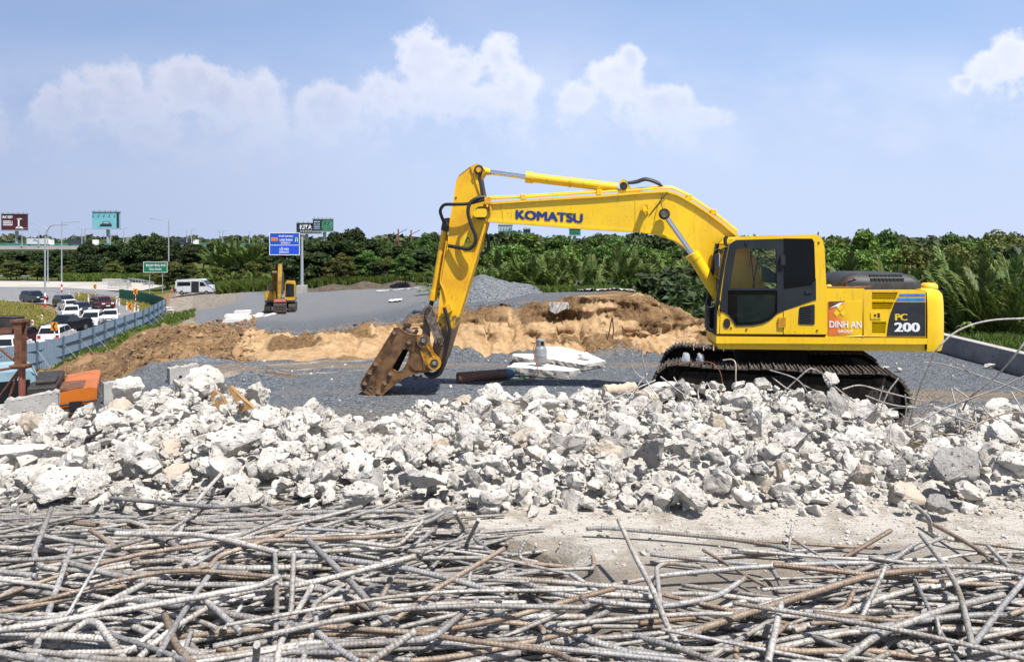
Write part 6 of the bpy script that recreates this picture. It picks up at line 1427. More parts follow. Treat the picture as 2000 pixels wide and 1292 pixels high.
# dark roots hanging out of the cut and two sticks in the sand
for k, (a, b, Y, lab) in enumerate([((1195, 622), (1176, 688), 20.6, 'thin stick leaning in the sand, left of a pair'), ((1196, 620), (1195, 668), 20.8, 'upright thin stick in the sand, right of a pair')]):
    m = MB(); m.tube([at(*a, Y), at((a[0] + b[0]) / 2 + 3, (a[1] + b[1]) / 2, Y), at(*b, Y - 0.2)], 0.018, 6); tag(m.build('stick_branch', M['bark']), lab, 'stick')
for px in (1246, 1254): pass

# --- broken slabs with the gas bottle
def slab(name, corners, th, label, mat='slabwhite', seed=3):
    """corners of the top (px, py, Y), clockwise from near left; ragged broken edges"""
    rs = np.random.RandomState(seed); C = [at(*c) for c in corners]; ring = []
    for i in range(len(C)):
        a, b = C[i], C[(i + 1) % len(C)]; n = 9
        for k in range(n):
            p = a.lerp(b, k / n); 
            if k: p = p + Vector((rs.uniform(-0.025, 0.025), rs.uniform(-0.03, 0.03), 0))
            ring.append(p)
    n = len(ring); vs = [tuple(p) for p in ring] + [(p.x + rs.uniform(-0.015, 0.015), p.y + rs.uniform(-0.03, 0.02), p.z - th * rs.uniform(0.4, 0.6)) for p in ring] + [(p.x + rs.uniform(-0.012, 0.012), p.y + rs.uniform(-0.01, 0.03), p.z - th) for p in ring]
    fs = [tuple(range(n)), tuple(reversed(range(2 * n, 3 * n)))]
    for j in range(2):
        for i in range(n): fs.append((j * n + i, (j + 1) * n + i, (j + 1) * n + (i + 1) % n, j * n + (i + 1) % n))
    me = bpy.data.meshes.new(name); me.from_pydata(vs, [], fs); me.update(); me.materials.append(M[mat]); me.materials.append(M['chunkgrey'])
    for p in me.polygons:
        if len(p.vertices) == 4: p.material_index = 1
    o = link(name, me); tag(o, label, 'slab'); return o
slab('concrete_slab', [(990, 716, 16.5), (1112, 725, 16.2), (1134, 721, 16.9), (1050, 707, 17.8), (1005, 708, 17.6)], 0.17, 'broken white faced slab that carries the gas bottle', seed=3)
slab('concrete_slab', [(1068, 700, 17.6), (1140, 712, 17.2), (1183, 704, 18.0), (1150, 690, 19.0), (1098, 677, 19.4), (1066, 676, 19.2)], 0.14, 'large white faced slab tilted behind the gas bottle', seed=4)
slab('concrete_slab', [(1000, 694, 17.9), (1040, 702, 17.6), (1052, 691, 18.4), (1003, 690, 18.6)], 0.14, 'small white faced slab left behind the gas bottle', seed=5)
# gas bottle
gp = at(1056, 711.5, 17.0); gz = gp.z
gas = empty('gas_bottle', gp, 0, 'grey gas bottle standing on the white faced slab', 'bottle')
m = MB(); m.lathe([(0.10, 0.03), (0.135, 0.05), (0.142, 0.09), (0.142, 0.20), (0.145, 0.205), (0.145, 0.215), (0.142, 0.22), (0.142, 0.34), (0.125, 0.40), (0.08, 0.43), (0.03, 0.44)], (0, 0, 0), 24); m.build('tank', M['gascyl'], gas)
m = MB()
for i in range(16):
    t0, t1 = 2 * math.pi * i / 16, 2 * math.pi * (i + 1) / 16
    if i in (12, 13, 4): continue
    m.add([(0.10 * math.cos(t), 0.10 * math.sin(t), z) for t, z in ((t0, 0.41), (t1, 0.41), (t1, 0.57), (t0, 0.57))] + [(0.09 * math.cos(t), 0.09 * math.sin(t), z) for t, z in ((t0, 0.41), (t1, 0.41), (t1, 0.57), (t0, 0.57))], [(0, 1, 2, 3), (7, 6, 5, 4), (3, 2, 6, 7), (0, 3, 7, 4), (1, 5, 6, 2)])
m.lathe([(0.10, 0.535), (0.103, 0.54), (0.103, 0.575), (0.09, 0.58)], (0, 0, 0), 20); m.build('collar', M['gascyl'], gas)
m = MB(); m.lathe([(0.115, 0.0), (0.118, 0.005), (0.118, 0.045), (0.11, 0.05)], (0, 0, 0), 20); m.build('foot_ring', M['gascyl'], gas)
m = MB(); m.cyl((0, 0, 0.43), (0, 0, 0.5), 0.02, n=10); m.cyl((0, 0, 0.49), (-0.16, -0.04, 0.51), 0.017, n=8); m.build('valve', M['boltmetal'], gas)
m = MB(); m.cyl((-0.15, -0.04, 0.51), (-0.20, -0.05, 0.515), 0.032, n=12); m.build('regulator', M['boltmetal'], gas)
m = MB(); m.tube(smooth_path([at(1046, 668, 16.9), at(1042, 680, 16.75), at(1044, 700, 16.7), at(1049, 713, 16.4), at(1051, 728, 15.95), at(1046, 735, 15.9), at(1030, 739, 15.8), at(1005, 743, 15.7), at(985, 746, 15.6), at(958, 749, 15.5)], 6), 0.010, 6)
tag(m.build('gas_hose', M['hose_red']), 'red hose running from the gas bottle down over the slab', 'hose')
m = MB(); m.tube(smooth_path([at(1005, 722, 16.2), at(1016, 733, 16.0), at(1028, 738, 15.85), at(1012, 736, 15.95), at(1040, 733, 15.95), at(1046, 737, 15.8), at(1026, 741, 15.7), at(990, 744, 15.6), at(970, 749, 15.5), at(956, 748, 15.5)], 6), 0.010, 6)
tag(m.build('gas_hose', M['hose_green']), 'green hose tangled at the shoulder of the oxygen cylinder', 'hose')
m = MB(); m.tube([at(955, 748, 15.5), at(975, 747, 15.6)], 0.012, 6); m.tube([at(975, 748, 15.5), at(977, 758, 15.2)], 0.010, 6); tag(m.build('cutting_torch', M['boltmetal']), 'cutting torch lying on the gravel at the hose ends', 'torch')
# oxygen cylinder
ox = empty('oxygen_cylinder', at(947, 733, 15.9), 0, 'rusty oxygen cylinder lying on the gravel before the slabs', 'cylinder')
a_, b_ = at(891, 736, 15.9), at(996, 728, 16.3); L = (b_ - a_).length; ax = (b_ - a_).normalized(); Q = ax.to_track_quat('Z', 'Y').to_matrix().to_4x4()
def oxy(name, prof, mat): mm = MB(); mm.lathe(prof, (0, 0, -L / 2), 22); mm.xform(Q); return mm.build(name, M[mat], ox)
oxy('tank', [(0.07, 0.02), (0.105, 0.0), (0.112, 0.02), (0.112, L - 0.12)], 'oxy'); oxy('shoulder', [(0.1121, L - 0.12), (0.110, L - 0.06), (0.085, L + 0.02), (0.04, L + 0.06)], 'bluepaint'); oxy('valve', [(0.03, L + 0.06), (0.03, L + 0.13)], 'boltmetal')
# bag on the slab, roll of cloth, clear bags on the track, hoses over the track
def blob(name, c, sx, sy, sz, mat, label, cat, seed, rough=0.25, n=3):
    bm = bmesh.new(); bmesh.ops.create_icosphere(bm, subdivisions=n, radius=1.0)
    for v in bm.verts:
        k = 1 + rough * mnoise.fractal(v.co * 1.6 + Vector((seed, 0, 0)), 0.8, 2.1, 4); v.co = Vector((v.co.x * sx * k, v.co.y * sy * k, v.co.z * sz * k))
    me = bpy.data.meshes.new(name); bm.to_mesh(me); bm.free(); me.materials.append(M[mat]); me.polygons.foreach_set('use_smooth', [True] * len(me.polygons))
    o = link(name, me); o.location = c; tag(o, label, cat); return o
blob('plastic_bag', at(1141, 697, 17.9) + Vector((0, 0, 0.02)), 0.15, 0.13, 0.09, 'tarp', 'crumpled white bag lying on the large tilted slab', 'bag', 3, 0.35)
roll = empty('cloth_roll', at(1206, 760, 7.5), 0, 'beige roll of cloth lying behind the rubble crest', 'roll')
m = MB(); p0, p1 = Vector((-0.19, -0.1, 0)), Vector((0.25, 0.12, 0.0)); m.tube([p0.lerp(p1, t) + Vector((0, 0, 0.01 * math.sin(t * 9))) for t in np.linspace(0, 1, 12)], [0.075 + 0.01 * math.sin(i * 2.3) for i in range(12)], 14); m.build('outer_wrap', M['sack'], roll)
m = MB(); m.tube([p0 + Vector((-0.02, -0.01, 0)), p0.lerp(p1, 0.1)], 0.05, 12); m.build('inner_wrap', M['sack'], roll); roll.scale = (0.72, 0.72, 0.72)
blob('plastic_bag', at(1340, 700, 13.25), 0.075, 0.07, 0.105, 'clearbag', 'clear bag with bottles on the track, left one', 'bag', 5, 0.3)
blob('plastic_bag', at(1368, 700, 13.2), 0.07, 0.07, 0.10, 'clearbag', 'clear bag with bottles on the track, right one', 'bag', 9, 0.35)
m = MB(); m.tube(smooth_path([at(1318, 712, 12.9), at(1350, 708, 12.75), at(1385, 707, 12.55), at(1402, 718, 12.45), at(1410, 740, 12.42), at(1412, 775, 12.4)], 6), 0.007, 7); tag(m.build('gas_hose', M['redprimer']), 'thin red hose hanging over the track side', 'hose')
m = MB(); m.tube(smooth_path([at(1412, 703, 12.6), at(1430, 702, 12.5), at(1437, 712, 12.4), at(1437, 740, 12.36), at(1440, 775, 12.35)], 6), 0.011, 7); tag(m.build('gas_hose', M['sack']), 'pale hose hanging over the track side right of the red one', 'hose')
for px, py, s, lab in ((1729, 717, 0.13, 'white stone on the gravel beside the far track end'), (1755, 721, 0.13, 'white stone on the gravel right of its twin'), (1932, 715, 0.2, 'flat white stone lying at the foot of the retaining wall'), (1824, 690, 0.1, 'small white stone on the gravel below the counterweight')):
    Y = 3.05 * FPX / (py + 5 - HY); o = chunk_at(px, py, Y, s, 'chunk', None, lab, squash=(1.3, 0.9, 0.7))

# --- left edge: steel post, truck and orange machine below the ramp
post = empty('steel_post', at(41, 900, 13.0) * 1.0, 0, 'rusty steel post with braces at the far left behind the barrier stub', 'post')
zg = ground_z(*at(41, 0, 13.0).xy); post.location.z = zg; P0 = post.location.copy()
def LP(px, py, Y=13.0): return at(px, py, Y) - P0
m = MB(); a_, b_ = LP(43, 900), LP(43, 716); a_.z = 0; m.cyl(a_, b_, 0.055, n=14); m.build('pipe', M['redprimer'], post)
m = MB(); c = LP(40, 670); h = LP(40, 625).z - LP(40, 714).z; m.obox((c.x, c.y - 0.07, c.z), 0.125, 0.012, h); m.obox((c.x, c.y + 0.07, c.z), 0.125, 0.012, h); m.obox(c, 0.012, 0.13, h); m.build('beam', M['rustpost'], post)
m = MB(); m.obox(LP(42, 713), 0.27, 0.25, 0.03); m.obox(LP(42, 717), 0.24, 0.22, 0.03); m.build('flange', M['rustpost'], post)
m = MB(); m.obox(LP(38, 626), 0.20, 0.2, 0.04); m.obox(LP(36, 634), 0.12, 0.15, 0.1); m.build('head_plate', M['rustpost'], post)
for a, b in (((-20, 664), (32, 707)), ((-30, 727), (38, 716)), ((-10, 786), (36, 724)), ((6, 812), (37, 722))):
    m = MB(); m.tube([LP(*a), LP(*b)], 0.022, 8); m.build('brace', M['rustpost'], post)
m = MB(); m.prism([(LP(x, y).x, LP(x, y).z) for x, y in [(-150, 618), (25, 621), (25, 627), (36, 627), (36, 640), (-150, 652)]], 0.1, 0.3); m.build('cross_beam', M['darkmetal'], post, 0.01)
m = MB(); m.prism([(LP(x, y).x, LP(x, y).z) for x, y in [(-150, 640), (20, 641), (20, 650), (-150, 664)]], 0.05, 0.35); m.build('cross_beam', M['rustpost'], post, 0.01)

tp = at(-50, 0, 15.3); tz = ground_z(tp.x, tp.y)
trk = empty('truck', (tp.x, tp.y, tz), R(36), 'pale blue truck cab at the far left below the ramp', 'truck'); th = (CZ - (738 - HY) / FPX * 14.6) - tz
m = MB(); m.prism([(-1.15, 0.5), (1.15, 0.5), (1.15, th - 0.85), (1.02, th - 0.06), (0.9, th), (-0.9, th), (-1.02, th - 0.06), (-1.15, th - 0.85)], -0.75, 0.9); m.build('cab', M['tealpaint'], trk, 0.04)
m = MB(); m.prism([(-1.0, th - 0.85), (1.0, th - 0.85), (0.92, th - 0.14), (-0.92, th - 0.14)], -0.775, -0.76); m.build('windscreen', M['carglass'], trk)
m = MB(); m.add([(1.155, -0.6, th - 0.85), (1.155, 0.35, th - 0.85), (1.06, 0.35, th - 0.17), (1.06, -0.5, th - 0.17)], [(0, 1, 2, 3)]); m.build('side_window', M['carglass'], trk)
m = MB(); m.box(-1.1, 1.1, -0.72, 4.5, 0.45, 0.75); m.box(-1.15, 1.15, 1.0, 4.6, 0.8, th - 0.5); m.build('load_bed', M['darkmetal'], trk, 0.02)
for x in (-0.95, 0.95):
    for y in (0.0, 3.4): m = MB(); m.cyl((x - 0.13, y, 0.45), (x + 0.13, y, 0.45), 0.45, n=20); m.build('wheel', M['tyre'], trk)
for x in (-1, 1):
    m = MB(); m.box(x * 0.85 - 0.16, x * 0.85 + 0.16, -0.79, -0.74, 0.75, 0.95); m.build('headlight', M['lampwhite'], trk)

op = at(128, 0, 15.4); oz = ground_z(op.x, op.y)
om = empty('excavator', (op.x, op.y, oz), R(27), 'orange excavator parked below the ramp behind the nearest barrier stub', 'excavator'); ot = (CZ - (760 - HY) / FPX * 14.8) - oz
m = MB(); m.prism(rounded([(-0.10, 0.95), (0.60, 0.95), (0.60, ot - 0.02), (0.5, ot + 0.02), (-0.10, ot - 0.06)], 0.09, 5), -0.75, 1.5); oh = m.build('engine_hood', M['orange'], om, 0.04, 3)
m = MB(); m.box(-0.06, 0.36, -0.70, 0.2, ot - 0.03, ot + 0.012); m.build('hood_vent', M['rustpost'], oh)
m = MB(); m.box(-0.62, -0.12, -0.55, 1.5, 0.95, ot + 0.06); m.box(-0.5, -0.15, -0.3, 0.6, ot + 0.06, ot + 0.15); m.build('engine_cover', M['darkmetal'], om, 0.03)
m = MB(); m.box(-1.1, 0.55, -0.7, 2.0, 0.7, 0.95); m.build('revolving_frame', M['darkmetal'], om, 0.02)
for x in (-0.95, 0.25):
    m = MB(); m.prism(rounded([(-0.3 - 1.6, 0), (2.4, 0), (2.4, 0.7), (-1.9, 0.7)], 0.3, 6), x, x + 0.5); m.xform(Matrix.Rotation(R(90), 4, 'Z') @ Matrix.Translation((0, 0, 0))); m.build('track', M['trackmetal'], om)
m = MB()
for z in (0.30, 0.42, 0.5): m.tube([(-0.1, -0.8, ot - z), (0.62, -0.8, ot - z + 0.06), (1.1, -0.75, ot - z + 0.12)], 0.022, 7)
m.box(0.12, 0.34, -0.83, -0.76, ot - 0.42, ot - 0.24); m.build('hose_bundle', M['black'], om)

# ------------------------------------------------------------------ hoarding, signs, lamps
def fence_run(name, pts, zb, h, pw, mat, frame, label, post_every=3, brace=True):
    """sheet-steel hoarding along world points"""
    F_ = empty(name, (*pts[0].xy, zb), 0, label, 'fence'); o0 = F_.location.copy()
    path = smooth_path(pts, 10); L = [0]
    for i in range(1, len(path)): L.append(L[-1] + (path[i] - path[i - 1]).length)
    def P(s):
        s = max(0, min(L[-1], s)); k = max(1, next((i for i in range(len(L)) if L[i] >= s), len(L) - 1)); t = (s - L[k - 1]) / max(1e-6, L[k] - L[k - 1]); return path[k - 1].lerp(path[k], t)
    n = int(L[-1] / pw)
    nc = 12; vs = []
    for i in range(nc + 1):
        x = pw * 0.997 * i / nc; y = 0.018 * (1 if (i // 1) % 2 else -1); vs += [(x, y, 0), (x, y, h)]
    sm = bpy.data.meshes.new('panel'); sm.from_pydata(vs, [], [(2 * i, 2 * i + 2, 2 * i + 3, 2 * i + 1) for i in range(nc)]); sm.materials.append(mat); sm.update()
    rs = np.random.RandomState(len(pts))
    for k in range(n):
        a, b = P(k * pw), P((k + 1) * pw); o = link('panel', sm, F_); o.location = Vector((a.x, a.y, zb + rs.uniform(-0.03, 0.03))) - o0; o.rotation_euler = (0, 0, math.atan2(b.y - a.y, b.x - a.x))
    if frame is None: return F_
    for zz in (0.32, 0.72):
        for k in range(0, n, post_every):
            a, b = P(k * pw), P(min(n, k + post_every) * pw); nrm = Vector((-(b.y - a.y), b.x - a.x, 0)).normalized() * 0.06
            m = MB(); m.tube([Vector((a.x, a.y, zb + h * zz)) + nrm - o0, Vector((b.x, b.y, zb + h * zz)) + nrm - o0], 0.045, 4); m.build('rail', frame, F_)
    for k in range(0, n + 1, post_every):
        a, b = P(k * pw), P(k * pw + 0.3); nrm = Vector((-(b.y - a.y), b.x - a.x, 0)).normalized()
        q = Vector((a.x, a.y, zb)) + nrm * 0.11 - o0; m = MB(); m.box(q.x - 0.05, q.x + 0.05, q.y - 0.05, q.y + 0.05, -0.2, h * 1.04); m.build('post', frame, F_)
        if brace:
            e = q + nrm * 1.5; m = MB(); m.tube([(q.x, q.y, h * 0.74), (e.x, e.y, -0.15)], 0.03, 5); m.build('brace', mat, F_)
    return F_
def fp(px, Y): return Vector(((px - HX) / FPX * Y, Y, 0))
fence_run('hoarding', [fp(322, 98), fp(281, 83), fp(240, 75.5), fp(200, 69), fp(150, 62.5), fp(100, 58), fp(40, 55), fp(0, 53.6), fp(-80, 51.5), fp(-200, 50)], CZ - 10.0, 2.2, 1.1, M['fence'], M['fenceframe'], 'grey blue sheet steel hoarding on posts, curving along the slip road')
fence_run('hoarding', [fp(233, 117), fp(262, 112.5), fp(292, 107), fp(312, 102), fp(322.5, 98.3)], CZ - 9.75, 2.0, 1.1, M['greensheet'], None, 'dark green sheet steel hoarding that joins the grey blue one')

def flat_text(parent, txt, x0, x1, zb, zt, y, mat, bold=0.0):
    me = text_mesh(txt, zt - zb, bold, x1 - x0); me.materials.append(mat); o = link('lettering', me, parent); o.location = (x0, y, zb); return o
def board(px0, px1, py0, py1, Y, name, label, cat, mat, base_z, poles, pole_r, thick=0.12, border=None, frame_mat=None, yaw=0.0):
    """sign face given by its photo rectangle; local frame: x right, z up, origin at the foot"""
    c = at((px0 + px1) / 2, py1, Y); o = empty(name, (c.x, c.y, base_z), yaw, label, cat); s = Y / FPX
    w = (px1 - px0) * s / 2; z0 = CZ - (py1 - HY) * s - base_z; z1 = CZ - (py0 - HY) * s - base_z
    m = MB(); m.box(-w, w, 0, thick, z0, z1); f = m.build('sign_face', mat, o)
    if border:
        b = border; m = MB()
        for q in ((-w, w, z1 - b, z1), (-w, w, z0, z0 + b), (-w, -w + b, z0 + b, z1 - b), (w - b, w, z0 + b, z1 - b)): m.box(q[0], q[1], -0.02, -0.004, q[2], q[3])
        m.build('border', frame_mat or M['white'], f)
    for (x, top) in poles:
        m = MB(); m.cyl((x, thick + pole_r, 0), (x, thick + pole_r, top if top else z1 - 0.1), pole_r, n=12); m.build('pole', M['galv'], o)
    return o, f, w, z0, z1
# blue expressway sign on its side pole
zs = ground_z(*at(588, 0, 110).xy)
o, f, w, z0, z1 = board(526, 585.5, 454, 498, 110, 'road_sign', 'blue expressway entrance sign on a side pole behind the small excavator', 'sign', M['signblue'], zs, [], 0.2, 0.14, 0.09)
hh = z1 - z0; mid = z0 + hh * 0.44; m = MB(); m.box(-w, w, -0.02, -0.004, mid - 0.04, mid + 0.04); m.build('divider', M['white'], f)
flat_text(f, 'TP.HỒ CHÍ MINH', -w * 0.38, w * 0.56, z1 - hh * 0.20, z1 - hh * 0.09, -0.01, M['white'], 0.01)
flat_text(f, 'LONG THÀNH', -w * 0.32, w * 0.52, z1 - hh * 0.375, z1 - hh * 0.26, -0.01, M['white'], 0.01)
flat_text(f, 'EXPRESSWAY', -w * 0.24, w * 0.40, z1 - hh * 0.50, z1 - hh * 0.42, -0.01, M['white'], 0.004)
flat_text(f, 'LỐI VÀO', -w * 0.32, w * 0.28, mid - hh * 0.22, mid - hh * 0.07, -0.01, M['white'], 0.015)
flat_text(f, 'ENTRANCE', -w * 0.34, w * 0.28, mid - hh * 0.35, mid - hh * 0.26, -0.01, M['white'], 0.006)
m = MB(); m.box(-w * 0.86, -w * 0.45, -0.02, -0.004, z1 - hh * 0.37, z1 - hh * 0.22); yb = m.build('route_plate', M['signorange'], f); flat_text(yb, 'CT.01', -w * 0.80, -w * 0.50, z1 - hh * 0.345, z1 - hh * 0.25, -0.03, M['red'], 0.004)
m = MB(); m.box(w * 0.68, w * 0.90, -0.02, -0.004, z1 - hh * 0.42, z1 - hh * 0.18); gb = m.build('motorway_symbol', M['signgreen'], f)
for sg in (-1, 1): m = MB(); xm = w * 0.79; m.prism([(xm + sg * 0.05, z1 - hh * 0.21), (xm + sg * 0.11, z1 - hh * 0.21), (xm + sg * 0.22, z1 - hh * 0.41), (xm + sg * 0.12, z1 - hh * 0.41)], -0.03, -0.022); m.build('symbol_mark', M['white'], gb)
sx = (588.5 - 555.75) / FPX * 110; m = MB(); m.cyl((sx, 0.35, 0.9), (sx, 0.35, z1 - 0.6), 0.24, 0.17, n=16); m.build('pole', M['galv'], o)
m = MB(); m.tube([(sx, 0.35, z1 - 0.9), (-w, 0.35, z1 - 0.9)], 0.08, 8); m.tube([(sx, 0.35, z0 + 0.7), (-w, 0.35, z0 + 0.7)], 0.08, 8); m.build('arm', M['galv'], o)
m = MB(); m.box(sx - 0.68, sx + 0.68, -0.3, 1.0, -0.2, 1.1); m.build('footing', M['barrier'], o, 0.03)
# green toll sign
zs = ground_z(*at(303, 0, 132).xy)
o, f, w, z0, z1 = board(280, 327, 511, 532, 132, 'road_sign', 'green toll plaza sign on two posts at the left', 'sign', M['signgreen'], zs, [(-1.1, 0), (1.2, 0)], 0.06, 0.1, 0.07)
flat_text(f, 'TRẠM THU PHÍ', -w * 0.80, w * 0.84, z0 + (z1 - z0) * 0.50, z0 + (z1 - z0) * 0.82, -0.01, M['white'], 0.008)
flat_text(f, 'TOLL PLAZA', -w * 0.52, w * 0.52, z0 + (z1 - z0) * 0.22, z0 + (z1 - z0) * 0.40, -0.01, M['white'], 0.004)

# billboards far behind the trees
BM = {k: pm('billboard ' + k, c, c2, 0.12, 0.5) for k, c, c2 in (('maroon', (0.085, 0.012, 0.02), (0.06, 0.01, 0.016)), ('sky', (0.14, 0.40, 0.47), (0.20, 0.47, 0.53)), ('dark', (0.012, 0.02, 0.028), (0.02, 0.028, 0.036)), ('navy', (0.014, 0.03, 0.06), (0.02, 0.04, 0.075)), ('leafy', (0.02, 0.13, 0.025), (0.05, 0.19, 0.04)), ('pale', (0.32, 0.42, 0.5), (0.4, 0.5, 0.55)), ('teal', (0.03, 0.18, 0.14), (0.03, 0.14, 0.12)))}
GZ = CZ - 9
def bill(px0, px1, py0, py1, Y, mat, label, pole_px):
    s = Y / FPX; o, f, w, z0, z1 = board(px0, px1, py0, py1, Y, 'billboard', label, 'billboard', BM[mat], GZ, [((pole_px - (px0 + px1) / 2) * s, (CZ - (py1 - HY) * s - GZ))], 3.2 * s, 1.2)
    for zz in (z0 - 0.5, z1): m = MB(); m.box(-w - 0.3, w + 0.3, -0.3, 1.5, zz, zz + 0.5); m.build('catwalk', M['galv'], o)
    for i in range(5): x = lerp(-w, w, (i + 0.5) / 5); m = MB(); m.tube([(x, 0.5, z1 + 0.5), (x, -1.2, z1 + 1.0)], 0.12, 5); m.obox((x, -1.3, z1 + 0.9), 0.6, 0.4, 0.3); m.build('floodlight', M['galv'], o)
    return o, f, w, z0, z1
o, f, w, z0, z1 = bill(2.5, 52, 418, 449, 420, 'maroon', 'maroon billboard with a white tap picture at the far left', 28)
H_ = z1 - z0; flat_text(f, 'ROSSI', -w * 0.9, -w * 0.1, z1 - H_ * 0.27, z1 - H_ * 0.10, -0.05, M['white'], 0.05)
for k, (a, b) in enumerate(((0.42, 0.48), (0.54, 0.60), (0.66, 0.71))): m = MB(); m.box(-w * 0.86, -w * 0.25 + k * 0.3, -0.06, -0.04, z1 - H_ * b, z1 - H_ * a); m.build('print_line', M['white'], f)
m = MB(); m.box(-w * 0.16, -w * 0.12, -0.06, -0.04, z1 - H_ * 0.72, z1 - H_ * 0.42); m.box(w * 0.32, w * 0.44, -0.06, -0.04, z1 - H_ * 0.85, z1 - H_ * 0.3); m.box(w * 0.22, w * 0.66, -0.06, -0.04, z1 - H_ * 0.33, z1 - H_ * 0.27); m.prism([(w * 0.1, z1 - H_ * 0.9), (w * 0.78, z1 - H_ * 0.9), (w * 0.6, z1 - H_ * 0.78), (w * 0.24, z1 - H_ * 0.78)], -0.06, -0.04); m.build('tap_picture', M['white'], f)
m = MB(); m.box(w * 0.44, w * 0.56, -0.06, -0.04, z1 - H_ * 0.75, z1 - H_ * 0.36); m.build('tap_picture', M['clothdark'], f)
o, f, w, z0, z1 = bill(180, 233, 414, 446, 400, 'sky', 'sky blue billboard with a dark car picture', 207)
H_ = z1 - z0; pic = [(-0.45, 0.12), (-0.42, 0.24), (-0.28, 0.28), (-0.18, 0.42), (0.24, 0.43), (0.36, 0.3), (0.44, 0.26), (0.45, 0.12)]
m = MB(); m.prism([(a * w, z0 + H_ * b) for a, b in pic], -0.06, -0.04); cp = m.build('car_picture', M['cblue'], f)
m = MB(); m.prism([(a * w, z0 + H_ * b) for a, b in [(-0.2, 0.3), (-0.13, 0.39), (0.2, 0.395), (0.3, 0.3)]], -0.08, -0.065); m.build('car_picture_window', BM['pale'], cp)
m = MB(); m.box(w * 0.8, w * 0.98, -0.06, -0.04, z0 + 0.3, z1 - 0.3); m.build('side_print', BM['dark'], f)
o, f, w, z0, z1 = bill(579, 627, 436, 455, 380, 'dark', 'black billboard lettered in white behind the blue sign', 597)
H_ = z1 - z0; flat_text(f, 'KITA', -w * 0.72, w * 0.28, z0 + H_ * 0.38, z0 + H_ * 0.85, -0.05, M['white'], 0.08); flat_text(f, 'G R O U P', -w * 0.68, w * 0.25, z0 + H_ * 0.12, z0 + H_ * 0.26, -0.05, M['white'], 0.02)
o, f, w, z0, z1 = bill(611, 650, 428.5, 451, 372, 'navy', 'navy billboard with a green round picture beside the black one', 632)
H_ = z1 - z0; m = MB(); m.box(-w * 0.1, w * 0.99, -0.06, -0.04, z0 + 0.15, z1 - 0.15); gp_ = m.build('green_picture', BM['leafy'], f)
m = MB(); cx, cz = w * 0.45, (z0 + z1) / 2
for r_ in (H_ * 0.42, H_ * 0.26, H_ * 0.12): m.tube([(cx + r_ * math.cos(t), -0.09, cz + r_ * math.sin(t)) for t in np.linspace(0, 6.283, 25)], 0.12, 4)
m.build('ring_print', BM['sky'], gp_)
for k, (a, b) in enumerate(((0.14, 0.24), (0.34, 0.40), (0.48, 0.54), (0.62, 0.68), (0.76, 0.82))): m = MB(); m.box(-w * 0.88, -w * 0.3, -0.06, -0.04, z1 - H_ * b, z1 - H_ * a); m.build('print_line', BM['pale'], f)
o, f, w, z0, z1 = bill(973, 1001, 440, 457, 420, 'pale', 'pale billboard just under the boom beside the stick', 990)
H_ = z1 - z0; m = MB(); m.box(-w, w, -0.06, -0.04, z0, z0 + H_ * 0.35); m.build('print_band', BM['teal'], f)
m = MB()
for i in range(5): m.box(w * (0.3 + i * 0.13), w * (0.36 + i * 0.13), -0.06, -0.04, z0 + H_ * 0.35, z0 + H_ * (0.5 + 0.08 * i))
m.build('tower_picture', BM['navy'], f)
o, f, w, z0, z1 = bill(1112, 1134, 447, 459, 420, 'teal', 'small teal billboard above the trees under the boom', 1123)
o, f, w, z0, z1 = bill(1022, 1036, 448, 458, 430, 'navy', 'tiny navy billboard above the trees under the boom', 1030)

def lamp(px, yb, Y, top_py, arm_px, arm_py, label, curved=False, bands=False, r=0.11):
    p = at(px, yb, Y); o = empty('street_lamp', p, 0, label, 'street lamp'); s = Y / FPX; H = (yb - top_py) * s; ax = (arm_px - px) * s; az = (yb - arm_py) * s
    m = MB()
    if curved: m.tube([(0, 0, 0.3), (0, 0, H * 0.5), (0, 0, H * 0.86)] + [(ax * (1 - math.cos(t)) * 0.55, 0, H * 0.86 + (az - H * 0.86) * math.sin(t)) for t in np.linspace(0.2, math.pi / 2, 8)] + [(ax, 0, az)], [r, r * 0.85, r * 0.7] + [r * 0.55] * 9, 10); m.build('pole', M['galv'], o)
    else:
        m.tube([(0, 0, 0), (0, 0, H * 0.5), (0, 0, H)], [r, r * 0.8, r * 0.55], 10); m.build('pole', M['galv'], o)
        m = MB(); m.tube([(0, 0, H - 0.5), (ax * 0.2, 0, az - (az - H + 0.5) * 0.45), (ax, 0, az)], r * 0.45, 7); m.build('arm', M['galv'], o)
    m = MB(); d = 1 if ax > 0 else -1; m.obox((ax + d * 0.3, 0, az), 0.85, 0.3, 0.14); m.build('lamp_head', M['galv'], o, 0.04)
    if bands:
        for i in range(4): m = MB(); m.cyl((0, 0, 0.25 + i * 0.5), (0, 0, 0.75 + i * 0.5), r * 1.12, n=10); m.build('band', M['red'] if i % 2 == 0 else M['reflwhite'], o)
    m = MB(); m.box(-0.3, 0.3, -0.3, 0.3, -0.2, 0.12); m.build('footing', M['barrier'], o)
    return o
lamp(88, 603, 102.7, 446, 122, 439, 'near lamp post with a curved arm, banded foot in the grass island', True, True, 0.13)
lamp(93.5, 552, 165, 444, 66, 437, 'lamp post just behind the curved one, arm to the left', False, False, 0.13)
lamp(120.5, 574, 131, 431, 147, 433, 'lamp post with banded foot, straight arm to the right', False, True, 0.13)
lamp(329.5, 561, 143, 429, 301, 427, 'lamp post beside the toll sign', False, False, 0.15)
for i, (px, t) in enumerate(((160, 445), (166, 447), (216, 448), (241, 446), (365, 449), (374, 448), (429, 449), (435, 451), (487, 450), (43, 446), (76, 448))):
    lamp(px, 480, 330, t, px + (7 if i % 2 else -6), t - 1, 'thin lamp post on the far viaduct', False, False, 0.22)['group'] = 'lamps of the far viaduct'
